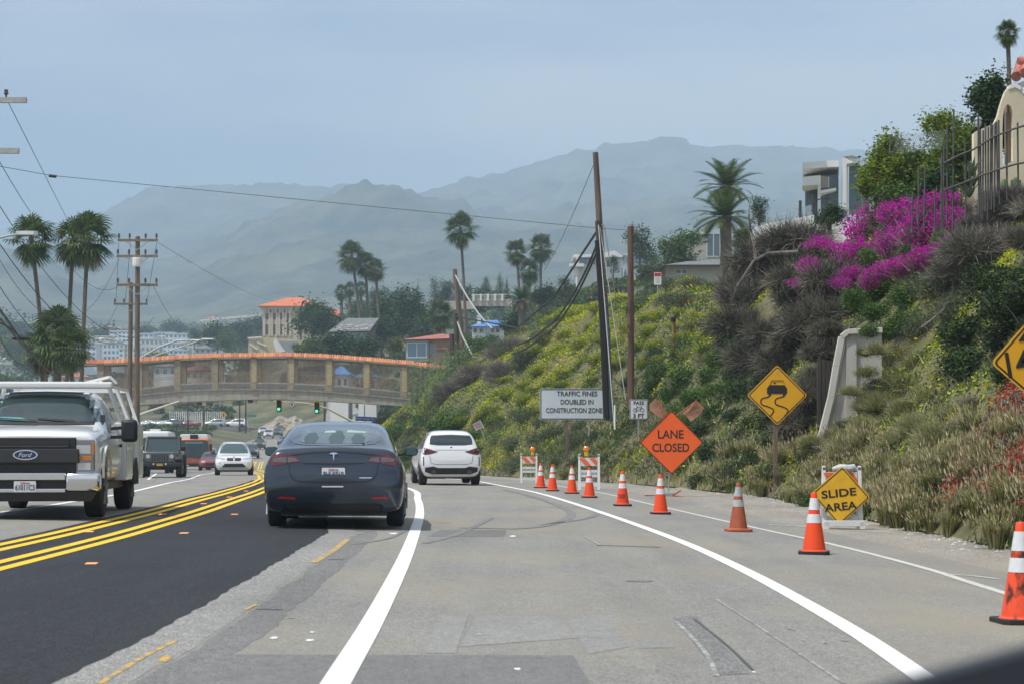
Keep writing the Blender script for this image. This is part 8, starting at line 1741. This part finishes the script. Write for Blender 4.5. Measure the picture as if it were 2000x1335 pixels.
# orange bus under the bridge
g = gpos(379, 163); t = thing('bus', 'orange and white city bus with large dark windscreen under the bridge', 'bus', g); BW = 1.2; M_BORG = mat('bus_orange', (.80, .20, .03), .4, coat=.4); M_BRED = mat('bus_rust_orange', (.42, .085, .03), .45, coat=.3)
b = MB(); b.box(-BW, BW, 0, 10, .35, 2.62); b.build('body', M_BORG, t, bevel=.12, smooth=True)
b = MB(); b.prism([(-BW+.02, 0, 2.55), (BW-.02, 0, 2.55), (BW-.1, 0, 2.98), (-BW+.1, 0, 2.98)], (0, 9.9, 0)); b.build('roof_pod', M_WCAR, t, bevel=.08); b = MB(); b.box(-.32, .32, 9.93, 9.98, 2.6, 2.95); b.build('roof_vent', M_TRIM, t)
b = MB(); b.prism([(-BW+.06, 10.02, 1.05), (BW-.06, 10.02, 1.05), (BW-.08, 10.02, 2.42), (.8, 10.02, 2.5), (-.8, 10.02, 2.5), (-BW+.08, 10.02, 2.42)], (0, .02, 0)); wsb = b.build('windscreen', mat('screen_dark_teal', (.04, .07, .075)), t)
b = MB(); b.box(-.72, .72, 10.045, 10.05, 2.22, 2.36); b.build('destination_display', mat('display_grey', (.2, .23, .23), .5), wsb)
b = MB(); b.box(-BW+.04, BW-.04, 10.015, 10.03, .55, 1.03); b.build('front_panel', M_BRED, t); b = MB(); b.box(-BW, BW, 10.0, 10.12, .32, .6); b.build('bumper', M_TRIM, t, bevel=.03)
for s_ in (-1, 1):
    b = MB(); b.box(s_*.95-.16, s_*.95+.16, 10.03, 10.05, .72, .84); b.build('headlight', M_LCLR, t); b = MB(); b.box(s_*.6-.16, s_*.6+.16, 10.121, 10.13, .38, .48); b.build('fog_light', mat('lamp_grey', (.55, .56, .56)), t)
    b = MB(); b.box(s_*(BW+.16)-.1, s_*(BW+.16)+.1, 10, 10.15, 1.5, 2.2); b.build('side_mirror', M_TRIM, t, bevel=.04)
    b = MB(); b.box(s_*BW-.01, s_*BW+.01, .4, 9.5, 1.3, 2.3); b.build('side_window', M_CARGL, t)
    for y in (8.0, 2.5): wheel(t, s_*(BW-.16), y, .46, .28, rim=False)
text('CC', .22, M_CHROME, t, (0, 10.05, .8), name='badge', rot=(R(90), 0, math.pi)); turn(t, R(7), 10)
# smaller vehicles farther back: (kind, paint, px, D, yaw, label)
FV = [('suv', M_BLKCAR, 491, 228, 9, 'black oncoming car close behind the white off-roader'), ('suv', M_GUN, 507, 300, 8, 'grey oncoming car with roof box further back'), ('sedan', M_REDCAR, 412, 150, 8, 'dark red car behind the bus'), ('suv', M_SILV, 408, 185, 8, 'silver car above the dark red one behind the bus'),
      ('suv', M_WCAR, 524, 372, 6, 'white oncoming off-roader, front one of a pair far up the road'), ('suv', M_WCAR, 513, 395, 6, 'white pickup-like car, rear one of the far pair'), ('sedan', M_BLUECAR, 553, 325, 6, 'blue car beside the roof of the near sedan'), ('suv', M_BLKCAR, 541, 385, 4, 'dark car far up the road beside the white pair'), ('suv', M_BLKCAR, 546, 410, 4, 'farthest dark car under the left signal'), ('sedan', M_SILV, 516, 430, 4, 'faint silver car at the bend')]
for kd, col, px, D, yw, lb in FV:
    X = (px-CX)/F*D; t, bv = suv('car', lb, (X, D, float(road_z(X, D))+.02), 0, col, detail=False, kind=kd, group='oncoming cars far up the road'); face_front(t, bv, col, lights='suv' if kd == 'suv' else 'sedan'); turn(t, R(yw))
    if 'roof box' in lb: b = MB(); b.box(-.35, .35, 1.2, 2.6, 1.72, 1.95); b.build('roof_box', M_TRIM, t, bevel=.06)
for kd, col, px, yb, lb in (('sedan', M_WCAR, 286, 825, 'white car on the upper street, leftmost'), ('sedan', M_SILV, 318, 828, 'silver car on the upper street, second from left'), ('suv', M_GUN, 336, 830, 'grey car on the upper street, third from left'), ('sedan', M_REDCAR, 369, 829, 'dark red car on the upper street'), ('suv', M_SILV, 420, 833, 'silver car on the upper street right of the pedestrian sign'), ('suv', M_WCAR, 461, 834, 'white off-roader at the right end of the upper street')):
    D = 400; p = P(px, yb, D); t, bv = suv('car', lb, (p.x+2.3, D, P(px, 834, 396).z+.12), R(82), col, detail=False, kind=kd, group='cars parked along the upper street')

# ---- white utility pickup at the left edge
t = thing('utility_truck', 'white service-body pickup truck with ladder rack at the left edge', 'truck', (0, 0, 0)); tk = t
W_ = 1.0
def tprof(z0, zb, zt, wl, wm, wb, wt): return prof(z0, zb, zt, wl, wm, wb, wt, bulge=.01)
# y: 0 = front bumper, grows to the tail; root is turned to face us below
st = [(.12, tprof(.55, 1.02, 1.17, .92, .95, .93, .84)), (.17, tprof(.5, 1.08, 1.22, .96, .99, .965, .86)), (.3, tprof(.48, 1.10, 1.27, .98, 1.01, .975, .86)), (.9, tprof(.48, 1.14, 1.31, .98, 1.02, .97, .84)), (1.45, tprof(.48, 1.17, 1.34, .98, 1.02, .965, .82)), (1.55, tprof(.48, 1.18, 1.38, .98, 1.02, .96, .80)), (1.9, tprof(.48, 1.19, 1.66, .98, 1.02, .96, .75)), (2.15, tprof(.48, 1.19, 1.84, .98, 1.02, .96, .73)), (2.3, tprof(.48, 1.19, 1.885, .98, 1.02, .96, .725)), (3.0, tprof(.48, 1.19, 1.90, .98, 1.02, .96, .725)), (3.28, tprof(.48, 1.19, 1.88, .98, 1.02, .96, .72)), (3.32, tprof(.5, 1.18, 1.84, .97, 1.01, .95, .70))]
st = [(-y, pf) for y, pf in st][::-1]
body, bv = loft_body('cab', st, t, M_WTRUCK, wells=(-.95,), well_r=.47, hw=1.02, sub=2)
patch('windscreen', bv, [(-.86, 1.40), (0, 1.385), (.86, 1.40), (.76, 1.78), (.70, 1.815), (0, 1.83), (-.70, 1.815), (-.76, 1.78)], 'front', mat('screen_inside', (.045, .075, .078), .35), t, .004)
patch('dash_cloth', bv, [(.15, 1.405), (.55, 1.41), (.72, 1.43), (.6, 1.47), (.3, 1.46)], 'front', mat('teal_cloth', (.25, .62, .60), .8), t, .007)
patch('steering_wheel', bv, [(.30, 1.46), (.56, 1.46), (.60, 1.58), (.52, 1.66), (.36, 1.66), (.27, 1.58)], 'front', mat('cab_shadow', (.02, .03, .032), .6), t, .006)
patch('windscreen_glass', bv, [(-.86, 1.40), (0, 1.385), (.86, 1.40), (.76, 1.78), (.70, 1.815), (0, 1.83), (-.70, 1.815), (-.76, 1.78)], 'front', glassmat('windscreen_clear', (.7, .85, .85), .1), t, .012)
M_SEAL = mat('screen_seal', (.03, .03, .032), .6)
line_patch('screen_seal', bv, [(-.87, 1.39), (-.77, 1.79), (-.70, 1.825), (0, 1.84), (.70, 1.825), (.77, 1.79), (.87, 1.39)], .03, 'front', M_SEAL, t, .014); line_patch('cowl', bv, [(-.88, 1.375), (0, 1.36), (.88, 1.375)], .04, 'front', M_SEAL, t, .012)
for a_, c_ in (((-.5, 1.39), (.05, 1.43)), ((.05, 1.39), (.62, 1.43))): line_patch('wiper', bv, [a_, c_], .02, 'front', M_TRIM, t, .03)
b = MB(); b.box(-.70, .70, -.13, -.10, .60, 1.16); gr = b.build('grille', M_TRIM, t, bevel=.015)
for z0, z1 in ((1.06, 1.12), (.66, .78), (.98, 1.03)): 
    b = MB()
    for k in range(4): z = z0+(z1-z0)*k/4; b.box(-.60, .60, -.098, -.085, z, z+.012)
    b.build('grille_slats', mat('grille_dark', (.035, .035, .038), .4), gr)
b = MB(); b.box(-.74, .74, -.10, -.055, .80, 1.0); b.box(-.60, .60, -.10, -.07, 1.015, 1.05); b.build('grille_bar', mat('grille_bar_black', (.025, .026, .03), .3, coat=.4), gr, bevel=.015)
em = MB(); em.tube([(0, -.055, .915), (0, -.04, .915)], 1, 36); o = em.build('emblem', M_CHROME, gr); 
for v in o.data.vertices: v.co.x *= .172; v.co.z = .915+(v.co.z-.915)*.072
em = MB(); em.tube([(0, -.04, .915), (0, -.034, .915)], 1, 36); o = em.build('emblem_oval', mat('emblem_blue', (.012, .04, .13), .3), gr)
for v in o.data.vertices: v.co.x *= .152; v.co.z = .915+(v.co.z-.915)*.056
tx = text('Ford', .1, M_CHROME, gr, (0, -.030, .915), name='emblem_script', fit=(.19, .062), rot=(R(90), 0, math.pi), shear=.35, bold=.001)
for s_ in (1, -1):
    f = (lambda pl: pl) if s_ > 0 else mirror
    b = MB(); xs_ = sorted((s_*.62, s_*.955)); b.box(xs_[0], xs_[1], -.155, -.115, .68, 1.13); hl = b.build('headlight', mat('lamp_bezel', (.25, .26, .27), .2, metal=.7, coat=.6), t, bevel=.02)
    for (x0, x1, z0, z1, m_) in ((.70, .90, .93, 1.05, M_LCLR), (.68, .92, .84, .90, M_LAMB), (.72, .90, .70, .80, M_LCLR), (.915, .95, .92, 1.10, M_LAMB)):
        b = MB(); q0, q1 = sorted((s_*x0, s_*x1)); b.box(q0, q1, -.113, -.105, z0, z1); b.build('lamp', m_, hl, bevel=.008)
    b = MB(); q0, q1 = sorted((s_*.56, s_*1.03)); b.prism([(q0, -.02, .40), (q0, 0, .50), (q0, -.01, .66), (q0, -.3, .66), (q0, -.3, .40)], (q1-q0, 0, 0)); b.build('chrome_bumper', M_CHROME, t, bevel=.035, smooth=True)
    b = MB(); q0, q1 = sorted((s_*1.02, s_*1.055)); b.prism([(q0, -.42, .58), (q0, -.44, .75), (q0, -.56, .93), (q0, -.78, 1.03), (q0, -.95, 1.05), (q0, -1.12, 1.03), (q0, -1.34, .93), (q0, -1.46, .75), (q0, -1.48, .58), (q0, -1.43, .58), (q0, -1.41, .75), (q0, -1.30, .89), (q0, -1.1, .98), (q0, -.95, 1.0), (q0, -.8, .98), (q0, -.6, .89), (q0, -.49, .75), (q0, -.47, .58)], (q1-q0, 0, 0)); b.build('wheel_arch', M_WTRUCK, t, bevel=.008)
    wheel(t, s_*.87, -.95, .41, .27, m=mat('steel_rim', (.3, .3, .3), .5, metal=.5)); wheel(t, s_*.86, -5.0, .41, .27, m=MATS['steel_rim'])
    v = 'right' if s_ > 0 else 'left'
    patch('side_window', bv, [(-1.98, 1.24), (-3.1, 1.24), (-3.1, 1.76), (-2.45, 1.76), (-2.30, 1.70)], v, M_CARGL, t, .006, .1)
    line_patch('door_gap', bv, [(-1.62, 1.2), (-1.64, .9), (-1.62, .55)], .014, v, M_SEAL, t); line_patch('door_gap', bv, [(-3.15, 1.7), (-3.17, .9), (-3.15, .55)], .014, v, M_SEAL, t)
    b = MB(); b.box(s_*1.03-.015, s_*1.03+.015, -3.0, -2.82, 1.02, 1.07); b.build('door_handle', M_TRIM, t, bevel=.008)
    b = MB(); b.bar((s_*.98, -1.95, 1.30), (s_*1.22, -1.93, 1.32), .05); b.bar((s_*.98, -1.95, 1.17), (s_*1.22, -1.93, 1.18), .05); ar = b.build('mirror_bracket', M_TRIM, t)
    b = MB(); q0, q1 = sorted((s_*1.14, s_*1.38)); b.box(q0, q1, -2.0, -1.86, 1.10, 1.44); b.build('side_mirror', M_TRIM, t, bevel=.05, smooth=True)
b = MB(); b.box(-.56, .56, -.06, -.012, .56, .66); b.box(-.56, .56, -.10, -.02, .385, .44); b.build('chrome_bumper', M_CHROME, t, bevel=.012); b = MB(); b.box(-.56, .56, -.14, -.07, .44, .56); b.build('bumper_inset', M_TRIM, t)
b = MB(); b.prism([(-.98, -.03, .40), (-.90, -.05, .26), (.90, -.05, .26), (.98, -.03, .40)], (0, -.2, 0)); b.build('air_dam', M_TRIM, t)
plate(t, '61011C3', 0, 0.0, .47, face=1, top='California')
# service body
b = MB(); b.box(-1.03, 1.03, -6.2, -3.40, .56, 1.22); b.build('service_body', M_WTRUCK, t, bevel=.015)
for s_ in (-1, 1):
    q0, q1 = sorted((s_*.66, s_*1.06)); b = MB(); b.box(q0, q1, -6.2, -3.38, 1.222, 1.40); b.box(q0, q1, -4.4, -3.38, .50, 1.22); b.box(q0, q1, -6.2, -5.56, .50, 1.22); sb = b.build('side_locker', M_WTRUCK, t, bevel=.012)
    for y0, y1 in ((-4.36, -3.92), (-3.88, -3.44), (-6.16, -5.6)):
        b = MB(); x = s_*1.062; q0, q1 = sorted((x, x+s_*.012)); b.box(q0, q1, y0, y1, .56, 1.36); d_ = b.build('locker_door', M_WTRUCK, sb, bevel=.004); b = MB(); b.box(*sorted((x+s_*.012, x+s_*.03)), (y0+y1)/2-.05, (y0+y1)/2+.05, .98, 1.03); b.build('latch', M_CHROME, d_)
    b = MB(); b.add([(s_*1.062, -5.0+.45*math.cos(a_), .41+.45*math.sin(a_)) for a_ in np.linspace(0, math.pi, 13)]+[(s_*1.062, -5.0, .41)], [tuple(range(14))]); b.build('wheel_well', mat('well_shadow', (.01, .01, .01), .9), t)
b = MB(); b.box(-.9, .9, -6.0, -.5, .38, .50); b.build('chassis', M_TRIM, t); b = MB(); b.box(-1.0, 1.0, -6.3, -6.2, .5, .62); b.build('rear_bumper', M_TRIM, t)
# ladder rack
M_RACK = mat('rack_white', (.72, .72, .70), .5)
b = MB()
for s_ in (-1, 1):
    b.bar((s_*.98, -3.5, 1.40), (s_*.80, -3.3, 1.98), .05); b.bar((s_*.98, -6.1, 1.40), (s_*.80, -6.1, 1.98), .05); b.bar((s_*.80, -2.1, 1.98), (s_*.80, -6.15, 1.98), .05); b.bar((s_*.99, -3.6, 1.40), (s_*.99, -6.1, 1.40), .05)
    b.bar((s_*.80, -2.1, 1.98), (s_*.80, -2.2, 2.0), .05); b.bar((s_*.98, -4.9, 1.40), (s_*.80, -4.4, 1.98), .05)
for y in (-2.12, -3.3, -4.7, -6.1): b.bar((-.82, y, 1.98), (.82, y, 1.98), .06)
rk = b.build('ladder_rack', M_RACK, t)
b = MB(); b.box(-1.0, .80, -2.16, -1.98, 1.905, 2.005); b.build('rack_front_beam', M_RACK, t, bevel=.03)
b = MB(); b.bar((.80, -2.05, 2.0), (.84, -2.1, 2.08), .05); b.bar((.84, -2.1, 2.08), (1.02, -2.3, 2.14), .05); b.bar((1.02, -2.3, 2.14), (1.12, -2.9, 2.1), .05); b.bar((.95, -2.2, 2.1), (.97, -2.2, 1.98), .03); b.bar((.84, -2.1, 2.02), (1.1, -2.8, 1.95), .05); b.build('ladder_hook', M_RACK, t); b = MB(); b.bar((-1.0, -2.6, 2.0), (-.9, -2.6, 2.1), .04); b.bar((-.9, -2.6, 2.1), (-.45, -3.4, 2.04), .04); b.build('ladder_hook', M_RACK, t)
b = MB(); b.tube([(.98, -2.4, 2.0), (1.16, -2.5, 1.98)], .16, 18); b.tube([(1.17, -2.5, 1.98), (1.19, -2.5, 1.98)], .10, 14); b.build('cable_reel', mat('navy_reel', (.03, .05, .09), .5), t)
L_ = [(.9+.1*math.sin(k*.9), -2.3-.1*k, 2.02+.03*math.cos(k*1.7)) for k in range(12)]; b = MB(); b.tube(L_, .025, 6); b.build('coiled_hose', M_TRIM, t)
t.rotation_euler = (0, 0, R(180-5.2+180)); 
# front of the truck faces the camera (-y): local +y is its nose, so turn it round
t.rotation_euler = (0, 0, R(180+5.2)); X0, Y0 = -6.85, 28.0; t.location = (X0, Y0, float(road_z(X0-.2, 29.2))+.0)

# ---- bonnet edge of the car the picture was taken from
b = MB(); pts = []
for i in range(9):
    for j in range(9):
        u, v = i/8, j/8; x = .195+.5*u; y = 1.02+.55*v; z = 1.24-.121*y+.034*min(1, u*4)-.05*v**2; pts.append((x, y, z))
fs = [(i*9+j, (i+1)*9+j, (i+1)*9+j+1, i*9+j+1) for i in range(8) for j in range(8)]
n0 = len(pts); pts += [(x, y, z-.08) for x, y, z in pts]; fs += [(n0+a_, n0+d_, n0+c_, n0+b_) for a_, b_, c_, d_ in fs[:64]]
rim_ = [j for j in range(9)]+[i*9+8 for i in range(1, 9)]+[72+j for j in range(7, -1, -1)]+[i*9 for i in range(7, 0, -1)]
fs += [(rim_[k], rim_[(k+1) % len(rim_)], n0+rim_[(k+1) % len(rim_)], n0+rim_[k]) for k in range(len(rim_))]
tag(b.add(pts, fs).build('car_bonnet', mat('dark_dashboard', (.02, .025, .035), .5), smooth=True), 'dark blurred bonnet edge of the camera car at the bottom right corner', 'car bonnet')
# ------------------------------------------------------------------ haze: one closed box of even air round everything
hb = MB(); hb.box(-7000, 7000, -300, 8000, -7, 760)
hm = bpy.data.materials.new('haze_air'); hm.use_nodes = True; t = hm.node_tree; t.nodes.clear()
ho = N(t, 'ShaderNodeOutputMaterial'); pv = N(t, 'ShaderNodeVolumePrincipled')
pv.inputs['Color'].default_value = (.62, .79, .97, 1); pv.inputs['Density'].default_value = HAZE; pv.inputs['Anisotropy'].default_value = -.3
t.links.new(pv.outputs[0], ho.inputs['Volume'])
hz = hb.build('haze', hm); tag(hz, 'thin bluish sea haze in the air', 'haze', kind='stuff'); del hz['category']
